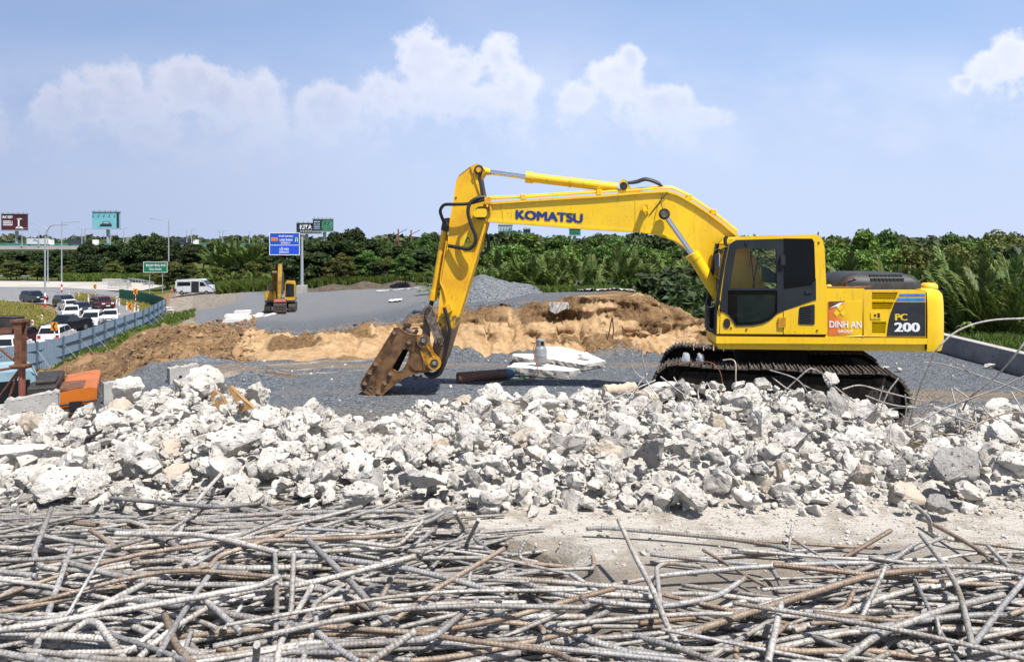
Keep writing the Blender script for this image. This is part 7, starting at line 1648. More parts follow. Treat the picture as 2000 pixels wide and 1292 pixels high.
# chevrons and white guide posts by the slip road
def chevron(px, py, Y, label, back=False, size=0.62):
    z = ZR; c = at(px, py, Y); o = empty('chevron_sign', (c.x, c.y, z), 0, label, 'sign'); h = c.z - z
    m = MB(); m.cyl((0, 0.05, 0), (0, 0.05, h + 0.3), 0.05, n=8); m.build('post', M['reflwhite'], o)
    for i in range(3): m = MB(); m.cyl((0, 0.05, 0.2 + i * 0.6), (0, 0.05, 0.5 + i * 0.6), 0.056, n=8); m.build('band', M['red'], o)
    m = MB(); m.box(-size / 2, size / 2, -0.03, 0.0, h - size * 0.62, h + size * 0.62); f_ = m.build('sign_face', M['signorange'], o, 0.02)
    m = MB(); q = size * 0.28; m.prism([(q, h + 0.3), (q * 0.2, h + 0.3), (-q, h), (q * 0.2, h - 0.3), (q, h - 0.3), (-q * 0.15, h)], -0.045, -0.032); m.build('arrow', M['clothdark'], f_)
chevron(185.5, 559, 122, 'orange chevron sign at the far tip of the grass verge', size=0.5); chevron(264.5, 569, 104, 'orange chevron sign in front of the green hoarding')
chevron(254, 598, 86, 'orange chevron sign just behind the grey hoarding', size=0.62); chevron(106, 637, 59.5, 'orange chevron sign in front of the white estate car', size=0.55)
def guide(px, py, label):
    Y = 9.2 * FPX / (py - HY); o = empty('guide_post', (*at(px, py, Y).xy, ZR), 0, label, 'post', 'white guide posts by the slip road')
    m = MB(); m.prism([(-0.09, -0.1), (0.09, -0.1), (0.09, 0.95), (-0.09, 1.05)], -0.05, 0.05); m.build('post_body', M['reflwhite'], o); m = MB(); m.box(-0.092, 0.092, -0.056, -0.05, 0.72, 0.9); m.build('reflector', M['red'], o)
for i, (px, py) in enumerate([(154, 580), (173, 584), (233, 592), (248, 600), (263, 604), (270, 607), (64, 637), (82, 626), (135, 576), (228, 588)]):
    guide(px, py, 'small white guide post standing in the dry grass by the slip road')
# guard rail and loose barriers behind the apron
gr = empty('guard_rail', rp(-60, 180), 0, 'long steel guard rail behind the pale concrete road', 'guard rail'); g0 = gr.location.copy()
pts = [rp(-420, 184), rp(-100, 181), rp(100, 178), rp(210, 172), rp(270, 164), rp(302, 150)]; path = smooth_path(pts, 8)
for i in range(len(path) - 1):
    a, b = path[i] - g0, path[i + 1] - g0
    m = MB(); u = Vector((0, 0, 1)); m.add([a + u * 0.55, b + u * 0.55, b + u * 0.72 + Vector((0, -.05, 0)), a + u * 0.72 + Vector((0, -.05, 0)), b + u * 0.95, a + u * 0.95], [(0, 1, 2, 3), (3, 2, 4, 5)]); m.build('rail', M['galv'], gr)
    m = MB(); m.box(a.x - 0.07, a.x + 0.07, a.y, a.y + 0.14, 0, 0.98); m.build('post', M['galv'], gr)
jb = MB(); jb.prism([(-0.3, 0), (0.3, 0), (0.3, 0.1), (0.15, 0.35), (0.1, 0.9), (-0.1, 0.9), (-0.15, 0.35), (-0.3, 0.1)], -1.4, 1.4); jb_me = jb.mesh('concrete_barrier'); jb_me.materials.append(M['barrier'])
for i, (px, Y, a) in enumerate([(212, 160, 78), (224, 160, 84), (236, 158, 70), (247, 156, 40), (224, 146, 80), (236, 146, 84), (252, 150, 20)]):
    o = link('concrete_barrier', jb_me); o.location = rp(px, Y); o.rotation_euler = (0, 0, R(a)); o.scale = (1.3, 1, 1.3)
    tag(o, 'loose pale concrete barrier dumped on the concrete road before the guard rail', 'barrier', 'loose barriers on the concrete road')
# far viaduct
vd = empty('viaduct', (-200, 330, GZ), 0, 'long pale viaduct crossing behind the trees at the left', 'viaduct'); s = 330 / FPX
vx0, vx1 = (-400 - HX) * s + 200, (520 - HX) * s + 200; vz = lambda py: CZ - (py - HY) * s - GZ
m = MB(); m.box(vx0, vx1, 0, 14, vz(487), vz(481)); m.build('deck', M['apron'], vd); m = MB(); m.box(vx0, vx1, 0.8, 13, vz(491), vz(487)); m.build('girder', M['barrier'], vd)
m = MB(); m.box(vx0, vx1, 0.0, 0.3, vz(481), vz(479.5)); m.box(vx0, vx1, 13.6, 13.9, vz(481), vz(475)); m.build('parapet', M['galv'], vd)
m = MB(); m.box(vx0, vx1, 7, 7.2, vz(481), vz(475)); m.build('glare_screen', BM['teal'], vd)
for i in range(9): x = lerp(vx0 + 8, vx1 - 8, i / 8); m = MB(); m.box(x - 1, x + 1, 3, 10, 0, vz(491)); m.build('pier', M['barrier'], vd)
for px, lab, c, L_ in ((66, 'pale lorry driving on the far viaduct', 'csilver', 9), (150, 'dark lorry driving on the far viaduct', 'cgrey', 11), (352, 'dark lorry on the far viaduct beside the toll lamp post', 'cgrey', 9)):
    t = empty('lorry', ((px - HX) * s, 332, GZ + vz(481)), 0, lab, 'lorry'); m = MB(); m.box(-L_ / 2, L_ / 2, 0, 2.4, 1.0, 3.5); m.build('box_body', M[c], t); m = MB(); m.box(L_ / 2 + 0.2, L_ / 2 + 2, 0, 2.4, 0.6, 2.9); m.build('cab', M['cwhite'], t, 0.15)
    for x in (-L_ / 2 + 1.2, L_ / 2 + 0.9): m = MB(); m.cyl((x, -0.05, 0.5), (x, 0.3, 0.5), 0.5, n=12); m.build('wheel', M['tyre'], t)
# site cranes far behind
for px, h in ((778, 447), (803, 449)):
    o = empty('site_crane', at(px, 500, 420), 0, 'tiny red crane mast above the far trees' + (', left one' if px < 790 else ', right one'), 'crane'); s_ = 420 / FPX; b = o.location; m = MB(); top = (500 - h) * s_
    m.tube([(0, 0, -10), (0, 0, top)], 0.5, 4); m.build('mast', M['redprimer'], o); m = MB(); m.tube([(-1, 0, top - 3), (5, 0, top)], 0.25, 4); m.build('jib', M['redprimer'], o)
# ------------------------------------------------------------------ cars in the queue
def car_kind(style):
    """dimensions and side outline (share of length, share of height) of lower body and glasshouse"""
    if style == 'sedan': return 4.45, 1.74, 1.48, [(-0.5, 0.16), (-0.5, 0.42), (-0.47, 0.60), (-0.34, 0.64), (0.22, 0.62), (0.44, 0.52), (0.49, 0.42), (0.5, 0.16)], [(-0.36, 0.62), (-0.22, 0.97), (-0.02, 1.0), (0.08, 0.95), (0.25, 0.60)]
    if style == 'suv': return 4.7, 1.86, 1.78, [(-0.5, 0.18), (-0.5, 0.48), (-0.485, 0.62), (-0.4, 0.63), (0.2, 0.62), (0.45, 0.55), (0.495, 0.44), (0.5, 0.18)], [(-0.475, 0.62), (-0.42, 0.95), (-0.2, 1.0), (0.02, 0.98), (0.10, 0.93), (0.24, 0.60)]
    if style == 'mpv': return 4.6, 1.8, 1.72, [(-0.5, 0.16), (-0.5, 0.46), (-0.485, 0.60), (-0.4, 0.62), (0.25, 0.60), (0.46, 0.50), (0.495, 0.42), (0.5, 0.16)], [(-0.48, 0.60), (-0.44, 0.94), (-0.2, 1.0), (0.02, 0.98), (0.12, 0.92), (0.31, 0.58)]
    if style == 'pickup': return 5.3, 1.88, 1.82, [(-0.5, 0.22), (-0.5, 0.60), (-0.14, 0.61), (0.2, 0.60), (0.45, 0.55), (0.495, 0.46), (0.5, 0.22)], [(-0.16, 0.60), (-0.12, 0.95), (0.0, 1.0), (0.08, 0.97), (0.22, 0.59)]
CAR_ME = {}
def make_car(style, paint, label, name='parked_car'):
    L, Wd, H, low, up = car_kind(style); o = empty(name, (0, 0, 0), 0, label, 'car', 'cars queueing on the slip road')
    w = Wd / 2; P = [(a * L, b * H) for a, b in low]; n = len(P)
    m = MB(); rows = [(-w + 0.10, 0.96), (-w, 1.0), (w, 1.0), (w - 0.10, 0.96)]
    # body: outline drawn in at both flanks
    vs = []; zc = H * 0.38
    for (y, k) in ((-w * 0.90, 0.93), (-w, 1.0), (-w * 0.98, 1.0), (w * 0.98, 1.0), (w, 1.0), (w * 0.90, 0.93)):
        for (x, z) in P: vs.append((x * (0.985 if abs(y) > w * 0.97 and abs(y) < w else (0.96 if k < 1 else 1)), y, z if k == 1.0 else zc + (z - zc) * 0.99))
    order = [1, 2, 3, 4]
    rings = [vs[i * n:(i + 1) * n] for i in order]; vs = [p for r_ in rings for p in r_]
    fs = [(j * n + i, j * n + (i + 1) % n, (j + 1) * n + (i + 1) % n, (j + 1) * n + i) for j in range(3) for i in range(n)] + [tuple(range(n)), tuple(reversed(range(3 * n, 4 * n)))]
    m.add(vs, fs); body = m.build('body', paint, o, 0.06, 3)
    U = [(a * L, b * H) for a, b in up]; k = len(U); wt = w * 0.80; zt = H
    def yw(z): return lerp(w * 0.95, wt, max(0, min(1, (z - H * 0.58) / (H * 0.40))))
    m = MB(); vs = [(x, -yw(z), z) for x, z in U] + [(x, yw(z), z) for x, z in U]
    m.add(vs, [tuple(range(k))[::-1], tuple(range(k, 2 * k))] + [(i, i + 1, k + i + 1, k + i) for i in range(k - 1)]); m.build('cabin', paint, body, 0.03)
    # glass: windscreen, rear window, side panes, each a little proud
    def q3(a, b, sh=0.06, mid=0.012):
        (xa, za), (xb, zb) = a, b; d = Vector((xb - xa, 0, zb - za)).normalized(); nn = Vector((-d.z, 0, d.x)) * mid
        if nn.z < 0: nn = -nn
        pa, pb = Vector((lerp(xa, xb, 0.06), 0, lerp(za, zb, 0.06))) + nn, Vector((lerp(xa, xb, 0.92), 0, lerp(za, zb, 0.92))) + nn
        return [(pa.x, -yw(za) + sh, pa.z), (pa.x, yw(za) - sh, pa.z), (pb.x, yw(zb) - sh, pb.z), (pb.x, -yw(zb) + sh, pb.z)]
    m = MB(); m.add(q3(U[-1], U[-2]), [(0, 1, 2, 3)]); m.build('windscreen', M['carglass'], o)
    m = MB(); m.add(q3(U[0], U[1]), [(3, 2, 1, 0)]); m.build('rear_window', M['carglass'], o)
    zl, zh = H * 0.64, H * 0.925; xr = lambda z: float(np.interp(z, [U[0][1], U[1][1]], [U[0][0], U[1][0]])); xf = lambda z: float(np.interp(z, [U[-1][1], U[-2][1]], [U[-1][0], U[-2][0]]))
    mid = (xr(zl) + xf(zl)) / 2 - 0.1
    for sgn in (-1, 1):
        for (a0, a1, b0, b1) in ((xr(zl) + 0.12, mid - 0.04, xr(zh) + 0.10, mid - 0.04), (mid + 0.04, xf(zl) - 0.14, mid + 0.04, xf(zh) - 0.12)):
            m = MB(); m.add([(a0, sgn * (yw(zl) + 0.012), zl), (a1, sgn * (yw(zl) + 0.012), zl), (b1, sgn * (yw(zh) + 0.012), zh), (b0, sgn * (yw(zh) + 0.012), zh)], [(0, 1, 2, 3)]); m.build('side_window', M['carglass'], o)
        m = MB(); m.obox((xf(zl) - 0.25, sgn * (w + 0.10), H * 0.63), 0.12, 0.2, 0.14); m.build('mirror', paint, o, 0.03)
        for x in (-0.30 * L, 0.31 * L):
            rw_ = H * 0.205; m = MB(); m.cyl((x, sgn * (w - 0.20), rw_), (x, sgn * (w + 0.012), rw_), rw_, n=18); wh = m.build('wheel', M['tyre'], o); m = MB(); m.cyl((x, sgn * (w - 0.0), rw_), (x, sgn * (w + 0.02), rw_), rw_ * 0.62, n=14); m.build('rim', M['rim'], wh)
        m = MB(); m.prism([(-0.02, 0), (0.06, 0.02), (0.02, 0.15), (-0.16, 0.13)], sgn * (w - 0.36) - 0.17, sgn * (w - 0.36) + 0.17); m.xform(Matrix.Translation((L * 0.482, 0, H * 0.43))); m.build('headlight', M['lampwhite'], o)
        m = MB(); m.box(-L * 0.5 - 0.02, -L * 0.5 + 0.1, sgn * (w - 0.2) - 0.13, sgn * (w - 0.2) + 0.13, H * 0.46, H * 0.58); m.build('tail_light', M['lampred'], o)
    m = MB(); m.box(L * 0.49, L * 0.5 + 0.015, -w * 0.62, w * 0.62, H * 0.22, H * 0.33); m.box(L * 0.485, L * 0.5 + 0.01, -w * 0.4, w * 0.4, H * 0.37, H * 0.43); m.build('grille', M['black'], o)
    m = MB(); m.box(L * 0.5 + 0.016, L * 0.5 + 0.025, -0.25, 0.25, H * 0.27, H * 0.34); m.box(-L * 0.5 - 0.03, -L * 0.5, -0.25, 0.25, H * 0.38, H * 0.46); m.build('number_plate', M['reflwhite'], o)
    m = MB(); m.box(-L * 0.49, L * 0.49, -w * 0.9, w * 0.9, H * 0.11, H * 0.19); m.build('underbody', M['black'], o)
    if style == 'pickup': m = MB(); m.box(-L * 0.49, -L * 0.17, -w * 0.86, w * 0.86, H * 0.60, H * 0.68); m.build('bed_cover', M['black'], o, 0.02)
    return o
for px, Y, hd, style, paint, lab in [
    (66, 114, -30, 'suv', 'cblue', 'dark blue black SUV farthest back in the queue, beside the grass island'),
    (127, 106, -40, 'mpv', 'cblack', 'black people carrier second from the back of the queue'),
    (136, 100.5, -42, 'sedan', 'cwhite', 'small white saloon half hidden behind the dark saloon'),
    (160, 97, -50, 'sedan', 'cgrey', 'dark grey saloon in the middle of the queue'),
    (200, 103, -44, 'suv', 'cmaroon', 'maroon SUV in the outer lane beside the guide posts'),
    (140, 91.5, -62, 'sedan', 'cwhite', 'white saloon seen head on in the middle of the queue'),
    (216, 86.5, -66, 'sedan', 'cwhite', 'white saloon with a black front, nearest the end of the hoarding'),
    (180, 82.5, -70, 'mpv', 'cwhite', 'white hatchback left of the white saloon with a black front'),
    (130, 77, -98, 'pickup', 'cblack', 'long black pickup in front of the white hatchback'),
    (112, 68.5, 104, 'suv', 'cwhite', 'white estate car seen from behind at the orange chevron'),
    (24, 61.5, 104, 'mpv', 'cwhite', 'white people carrier seen from behind at the steel post'),
    (46, 67, 100, 'suv', 'cmaroon', 'dark red car partly hidden behind the steel post')]:
    o = make_car(style, M[paint], lab); o.location = rp(px, Y) + Vector((0, 0, 0.01)); o.rotation_euler = (0, 0, R(hd))

# silver van with its side door open
vz_ = ground_z(*at(385, 0, 121).xy) + 0.02
van = empty('van', (*at(384, 0, 121).xy, vz_), R(3), 'silver van with its side door open, parked beside the lamp post', 'van')
def vprof(k): return [(-3.0 * k, 0.35), (-3.02 * k, 1.2), (-2.95 * k, 2.2), (-2.75 * k, 2.42), (1.0, 2.46), (1.35, 2.36), (2.0, 1.62), (2.75, 1.30), (2.95, 1.05), (3.0, 0.4)]
m = MB(); m.prism(vprof(1), -0.98, 0.98); vb = m.build('body', M['csilver'], van, 0.10, 3)
m = MB(); m.prism([(-2.75, 1.45), (-0.62, 1.45), (-0.62, 2.12), (-2.7, 2.12)], -0.995, -0.982); m.build('side_window', M['carglass'], van)
m = MB(); m.prism([(0.85, 1.42), (1.85, 1.42), (1.35, 2.08), (0.85, 2.12)], -0.995, -0.982); m.build('side_window', M['carglass'], van)
m = MB(); m.prism([(-0.5, 0.5), (0.72, 0.5), (0.72, 2.2), (-0.5, 2.2)], -0.993, -0.97); m.build('door_opening', M['black'], van)
m = MB(); m.prism([(-1.75, 0.5), (-0.55, 0.5), (-0.55, 1.44), (-1.75, 1.44)], -1.05, -1.0); m.build('sliding_door', M['csilver'], van, 0.02)
m = MB(); m.add([(1.42, -0.88, 2.32), (1.42, 0.88, 2.32), (2.04, 0.92, 1.66), (2.04, -0.92, 1.66)], [(0, 1, 2, 3)]); m.xform(Matrix.Translation((0.03, 0, 0.03))); m.build('windscreen', M['carglass'], van)
for x in (-2.0, 1.9):
    for y in (-0.86, 0.86): m = MB(); m.cyl((x, y - 0.15, 0.36), (x, y + 0.15, 0.36), 0.36, n=18); wv = m.build('wheel', M['tyre'], van); m = MB(); m.cyl((x, y - 0.16, 0.36), (x, y + 0.16, 0.36), 0.2, n=12); m.build('rim', M['rim'], wv)
m = MB(); m.box(2.78, 2.97, -0.93, -0.6, 0.95, 1.15); m.build('headlight', M['lampwhite'], van)
m = MB(); m.box(-3.0, 3.0, -0.985, 0.985, 0.34, 0.5); m.build('bumper', M['cgrey'], van)
# people beside the van
def person(px, Y, top, trou, label, seed):
    z = ground_z(*at(px, 0, Y).xy); base = at(px, 0, Y); o = empty('person', (base.x, base.y, z), R(20 * seed), label, 'person')
    me = bpy.data.meshes.new('body')
    V = [(0, 0, .92), (0, 0, 1.12), (0, 0, 1.38), (0, 0, 1.50), (0, 0, 1.60), (0, -0.01, 1.70), (.10, 0, .88), (.12, -.02, .48), (.12, 0.02, .07), (.12, -.12, .04), (-.10, 0, .88), (-.14, .02, .48), (-.15, .05, .07), (-.15, -.10, .04), (.19, 0, 1.40), (.25, .02, 1.13), (.22, -.12, .92), (-.19, 0, 1.40), (-.25, .02, 1.13), (-.20, -.14, .95)]
    Ed = [(0, 1), (1, 2), (2, 3), (3, 4), (4, 5), (0, 6), (6, 7), (7, 8), (8, 9), (0, 10), (10, 11), (11, 12), (12, 13), (2, 14), (14, 15), (15, 16), (2, 17), (17, 18), (18, 19)]
    me.from_pydata(V, Ed, []); b = link('body', me, o)
    sk = b.modifiers.new('skin', 'SKIN'); rr = [.16, .15, .17, .06, .10, .085, .10, .07, .05, .045, .10, .07, .05, .045, .065, .05, .04, .065, .05, .04]
    for i, r_ in enumerate(rr): me.skin_vertices[0].data[i].radius = (r_, r_ * .85)
    me.skin_vertices[0].data[0].use_root = True
    sd = b.modifiers.new('sub', 'SUBSURF'); sd.levels = 1; sd.render_levels = 1
    mt, g, bs = new_mat('clothes %d' % seed); zc = g.add('ShaderNodeSeparateXYZ', i_0=coords(g)).outputs[2]
    c = g.mix(g.math('GREATER_THAN', zc, 0.95), trou, top); c = g.mix(g.math('GREATER_THAN', zc, 1.47), c, (0.28, 0.16, 0.10)); c = g.mix(g.math('GREATER_THAN', zc, 1.68), c, (0.01, 0.009, 0.008)); g.put(bs, 'Base Color', c); bs.inputs['Roughness'].default_value = 0.85
    me.materials.append(mt)
person(341.5, 119, (0.015, 0.015, 0.02), (0.32, 0.24, 0.18), 'person in a dark top and tan trousers standing behind the van', 1)
person(336, 119.5, (0.30, 0.12, 0.08), (0.30, 0.22, 0.16), 'person in a red brown top standing left of the one in dark', 2)

# ------------------------------------------------------------------ the second excavator, seen from the front
sz_ = ground_z(*at(550, 0, 72).xy)
e2 = empty('excavator', (*at(549, 0, 72).xy, sz_), R(13), 'small looking yellow excavator with folded boom and bucket, far off on the gravel', 'excavator')
Y2 = pm('dull yellow paint', (0.58, 0.33, 0.015), (0.40, 0.21, 0.015), 1.2, 0.5); Y3 = pm('ochre boom paint', (0.22, 0.12, 0.016), (0.14, 0.078, 0.014), 1.0, 0.55)
for sx_ in (-1, 1):
    x = sx_ * 1.1; m = MB(); prof = rounded([(-1.9, 0), (1.9, 0), (1.9, 0.86), (-1.9, 0.86)], 0.42, 7); m.prism(prof, -0.3, 0.3); m.xform(Matrix.Translation((x, 0.2, 0)) @ Matrix.Rotation(R(90), 4, 'Z')); t = m.build('track', M['trackmetal'], e2)
    for i in range(9): zz = 0.05 + i * 0.085; yy = 0.2 - 1.9 - 0.0 + 0.42 - math.sqrt(max(0, 0.42 ** 2 - (zz - 0.42) ** 2)); m = MB(); m.box(x - 0.3, x + 0.3, yy - 0.05, yy, zz, zz + 0.04); m.build('track_shoe', M['trackdust'], t)
m = MB(); m.box(-0.8, 0.8, -0.7, 1.1, 0.35, 0.95); m.build('car_body', M['underblack'], e2); m = MB(); m.box(-1.2, -0.25, -1.25, -1.15, 0.25, 0.62); m.build('white_plate', M['reflwhite'], e2)
m = MB(); m.box(-1.38, 1.38, -1.2, 2.6, 1.0, 1.22); m.build('revolving_frame', M['cgrey'], e2, 0.03)
m = MB(); m.prism(rounded([(-1.38, 1.22), (-0.42, 1.22), (-0.42, 2.12), (-1.30, 2.12), (-1.38, 2.0)], 0.08), -1.1, 2.5); m.build('engine_house', Y2, e2, 0.05)
m = MB(); m.box(-1.3, -0.45, -0.9, 1.8, 2.14, 2.22); m.box(-1.15, -1.0, -0.6, -0.5, 2.2, 2.7); m.box(-1.05, -0.7, 0.0, 0.5, 2.2, 2.75); m.build('hand_rail', M['darkmetal'], e2)
m = MB(); m.box(-1.42, -1.36, -1.0, -0.9, 0.95, 1.9); m.build('mirror_post', M['galv'], e2)
m = MB(); m.prism(rounded([(0.42, 1.22), (1.36, 1.22), (1.36, 2.7), (1.26, 2.98), (0.52, 2.98), (0.42, 2.8)], 0.08), -1.15, 0.55); c2 = m.build('cab', Y2, e2, 0.03)
m = MB(); m.prism(rounded([(0.48, 1.55), (1.30, 1.55), (1.28, 2.75), (0.52, 2.82)], 0.07), -1.175, -1.155); m.build('windscreen', M['carglass'], c2)
m = MB(); m.tube([(0.9, -1.19, 1.6), (0.75, -1.19, 2.7)], 0.02, 5); m.build('wiper', M['black'], c2)
m = MB(); m.add([(1.365, -1.0, 1.5), (1.365, 0.3, 1.5), (1.32, 0.3, 2.75), (1.32, -1.0, 2.75)], [(0, 1, 2, 3)]); m.build('side_window', M['carglass'], c2)
def yz_prism(name, poly, x0, x1, mat, bev=0.02, par=e2):
    m = MB(); m.prism([(a, b) for a, b in poly], x0, x1); m.xform(Matrix(((0, 1, 0, 0), (1, 0, 0, 0), (0, 0, 1, 0), (0, 0, 0, 1)))); me_o = m.build(name, mat, par, bev); 
    bm = bmesh.new(); bm.from_mesh(me_o.data); bmesh.ops.reverse_faces(bm, faces=bm.faces); bm.to_mesh(me_o.data); bm.free(); return me_o
yz_prism('boom', [(-0.3, 1.4), (0.1, 1.7), (-0.4, 2.9), (-1.4, 3.75), (-3.0, 4.1), (-3.2, 3.95), (-3.0, 3.75), (-1.5, 3.1), (-1.0, 2.4), (-0.7, 1.4)], -0.56, -0.12, Y3)
yz_prism('stick', [(-2.55, 4.55), (-2.85, 4.75), (-3.15, 4.6), (-3.55, 3.2), (-3.75, 1.35), (-3.55, 1.25), (-3.25, 2.6), (-2.95, 3.7)], -0.02, 0.30, pm('stick paint', (0.42, 0.23, 0.016), (0.2, 0.11, 0.015), 1.0, 0.55))
m = MB(); m.cyl((-0.70, -0.9, 1.5), (-0.70, -1.5, 3.2), 0.09, n=10); m.cyl((0.0, -0.9, 1.5), (0.0, -1.5, 3.2), 0.09, n=10); m.build('lift_cylinder', Y3, e2); m = MB(); m.cyl((-0.1, -1.4, 3.85), (0.1, -2.7, 4.6), 0.08, n=10); m.build('stick_cylinder', Y3, e2); m = MB(); m.cyl((0.42, -3.2, 4.0), (0.42, -3.9, 2.0), 0.08, n=10); m.build('link_cylinder', M['darkmetal'], e2)
bk2 = yz_prism('bucket', [(-3.4, 1.45), (-3.9, 1.5), (-4.35, 1.1), (-4.45, 0.4), (-4.2, 0.12), (-3.7, 0.35), (-3.35, 0.9)], -0.32, 0.72, M['darkmetal'], 0.04)
m = MB(); m.obox((0.2, -4.1, 1.38), 1.06, 0.5, 0.12, Matrix.Rotation(R(25), 4, 'X')); m.build('bucket_lip', M['redprimer'], bk2)
for i in range(6): m = MB(); m.box(-0.3 + i * 0.17, -0.21 + i * 0.17, -4.55, -4.2, 0.02, 0.28); m.build('tooth', M['boltmetal'], bk2)
for i in range(4): m = MB(); m.box(-0.3, 0.7, -4.48 + i * 0.01, -4.4, 0.45 + i * 0.17, 0.5 + i * 0.17); m.build('rib', M['boltmetal'], bk2)
# stacked kerb stones and torn slabs left of it
for i, (px, py, Y, w_, a) in enumerate([(462, 634, 46, 1.5, 4), (466, 629.5, 46.5, 1.45, -3), (463, 625, 47, 1.4, 6), (474, 622, 48, 1.0, 15)]):
    m = MB(); m.prism([(-w_ / 2, 0), (w_ / 2, 0), (w_ / 2 - 0.02, 0.17), (-w_ / 2 + 0.03, 0.17)], -0.25, 0.25); o = m.build('kerb_stone', M['slabwhite'], None, 0.02); o.location = at(px, py, Y); o.location.z = max(o.location.z, ground_z(*o.location.xy) + 0.17 * i * 0.95); o.rotation_euler = (0, 0, R(a)); tag(o, ['lowest', 'second', 'third', 'topmost'][i] + ' white kerb stone of the stack left of the far excavator', 'kerb stone', 'stack of white kerb stones')
for i, (px, Y, s_, a) in enumerate([(500, 60, 1.2, 20), (516, 63, 1.0, -30), (530, 66, 0.9, 50), (508, 66, 0.8, 80), (521, 61, 0.7, 10), (496, 64, 0.6, 0)]):
    p = at(px, 0, Y); o = link('concrete_slab', ROCK_ME[(i + 2, 'chunk')]); o.location = (p.x, p.y, ground_z(p.x, p.y) + 0.08); o.scale = (s_ * 1.1, s_ * 0.8, s_ * 0.22); o.rotation_euler = (0.15, -0.1, R(a)); tag(o, 'torn white slab piece on the ground left of the far excavator', 'slab', 'torn slabs before the far excavator')
for i, (px, Y) in enumerate([(325, 99), (330, 97), (328, 103)]):
    p = at(px, 0, Y); o = link('concrete_slab', ROCK_ME[(i, 'chunk')]); o.location = (p.x, p.y, ground_z(p.x, p.y) + 0.15); o.scale = (1.6, 1.0, 0.6); tag(o, 'white block dumped at the end of the hoarding', 'block', 'white blocks at the end of the hoarding')
# ------------------------------------------------------------------ vegetation
RV = np.random.RandomState(77)
def leaf_cloud(C, N, size, rs, droop=0.3, elong=1.6):
    """points C with outward normals N -> small folded leaf sprays (2 triangles each)"""
    n = len(C); s = size * np.exp(rs.normal(0, 0.3, n))
    d = N + rs.normal(0, 0.75, (n, 3)); d[:, 2] -= droop * rs.rand(n); d /= np.linalg.norm(d, axis=1)[:, None] + 1e-9
    t = np.cross(d, rs.normal(0, 1, (n, 3))); t /= np.linalg.norm(t, axis=1)[:, None] + 1e-9
    b = np.cross(d, t)
    a0 = C - t * (s * elong / 2)[:, None]; a1 = C + t * (s * elong / 2)[:, None]; w = (s / 2)[:, None]
    V = np.stack([a0, C + b * w + d * w * 0.3, a1, C - b * w + d * w * 0.3], 1).reshape(-1, 3); F = np.arange(4 * n).reshape(n, 4); return V, F
def make_tree_mesh(seed, h, rx, nlobe, nleaf, size, lobe_r, mat, low=0.18, conic=0.0, spiky=0.0):
    rs = np.random.RandomState(seed); lob = []
    for i in range(nlobe):
        t = rs.rand() ** 0.8; z = h * (low + (0.93 - low) * t); k = math.sin(math.pi * min(1, 0.18 + 0.80 * t)) ** 0.6 * (1 - conic * t)
        a = rs.uniform(0, 6.28); r_ = rx * k * math.sqrt(rs.rand()) * 0.85; lob.append((r_ * math.cos(a), r_ * math.sin(a), z, lobe_r * rs.uniform(0.6, 1.25)))
    lob = np.array(lob); idx = rs.choice(nlobe, nleaf, p=lob[:, 3] ** 2 / (lob[:, 3] ** 2).sum())
    N = rs.normal(size=(nleaf, 3)); N /= np.linalg.norm(N, axis=1)[:, None]; N[:, 2] = np.abs(N[:, 2]) * 0.7 + N[:, 2] * 0.3
    rad = lob[idx, 3] * (1 - 0.45 * rs.rand(nleaf) ** 2.0); C = lob[idx, :3] + N * rad[:, None] * np.array([1, 1, 0.78])
    if spiky: C += rs.normal(0, spiky, C.shape) * np.array([1, 1, 1.6])
    V, F = leaf_cloud(C, N, size, rs); cm = np_mesh('crown', V, F, False, mat)
    m = MB(); m.tube([(0, 0, -0.4), (rs.normal(0, .1), rs.normal(0, .1), h * 0.3), (rs.normal(0, .2), rs.normal(0, .2), h * 0.62), (rs.normal(0, .25), rs.normal(0, .25), h * 0.85)], [h * 0.02, h * 0.015, h * 0.009, h * 0.003], 7)
    for i in range(7):
        q = lob[rs.randint(nlobe)]; z0 = h * rs.uniform(0.15, 0.5); m.tube([(0, 0, z0), (q[0] * 0.5, q[1] * 0.5, (z0 + q[2]) / 2), (q[0], q[1], q[2])], [h * 0.008, h * 0.005, h * 0.002], 5)
    tm = m.mesh('trunk'); tm.materials.append(M['bark']); return tm, cm
TREES = {
 'dense': [make_tree_mesh(100 + i, 9.0, 2.6, 38, 8500, 0.165, 0.95, M['leaf']) for i in range(3)],
 'bright': [make_tree_mesh(110 + i, 9.0, 2.4, 40, 8500, 0.165, 0.82, M['leaf_bright'], 0.14) for i in range(3)],
 'olive': [make_tree_mesh(120 + i, 9.0, 2.9, 38, 8500, 0.165, 0.95, M['leaf_olive']) for i in range(2)],
 'dark': [make_tree_mesh(130 + i, 9.0, 3.2, 30, 4200, 0.34, 1.25, M['leaf_dark']) for i in range(3)],
 'feather': [make_tree_mesh(140 + i, 9.0, 2.6, 22, 1900, 0.26, 0.9, M['leaf_dark'], 0.35, 0, 0.12) for i in range(2)],
}
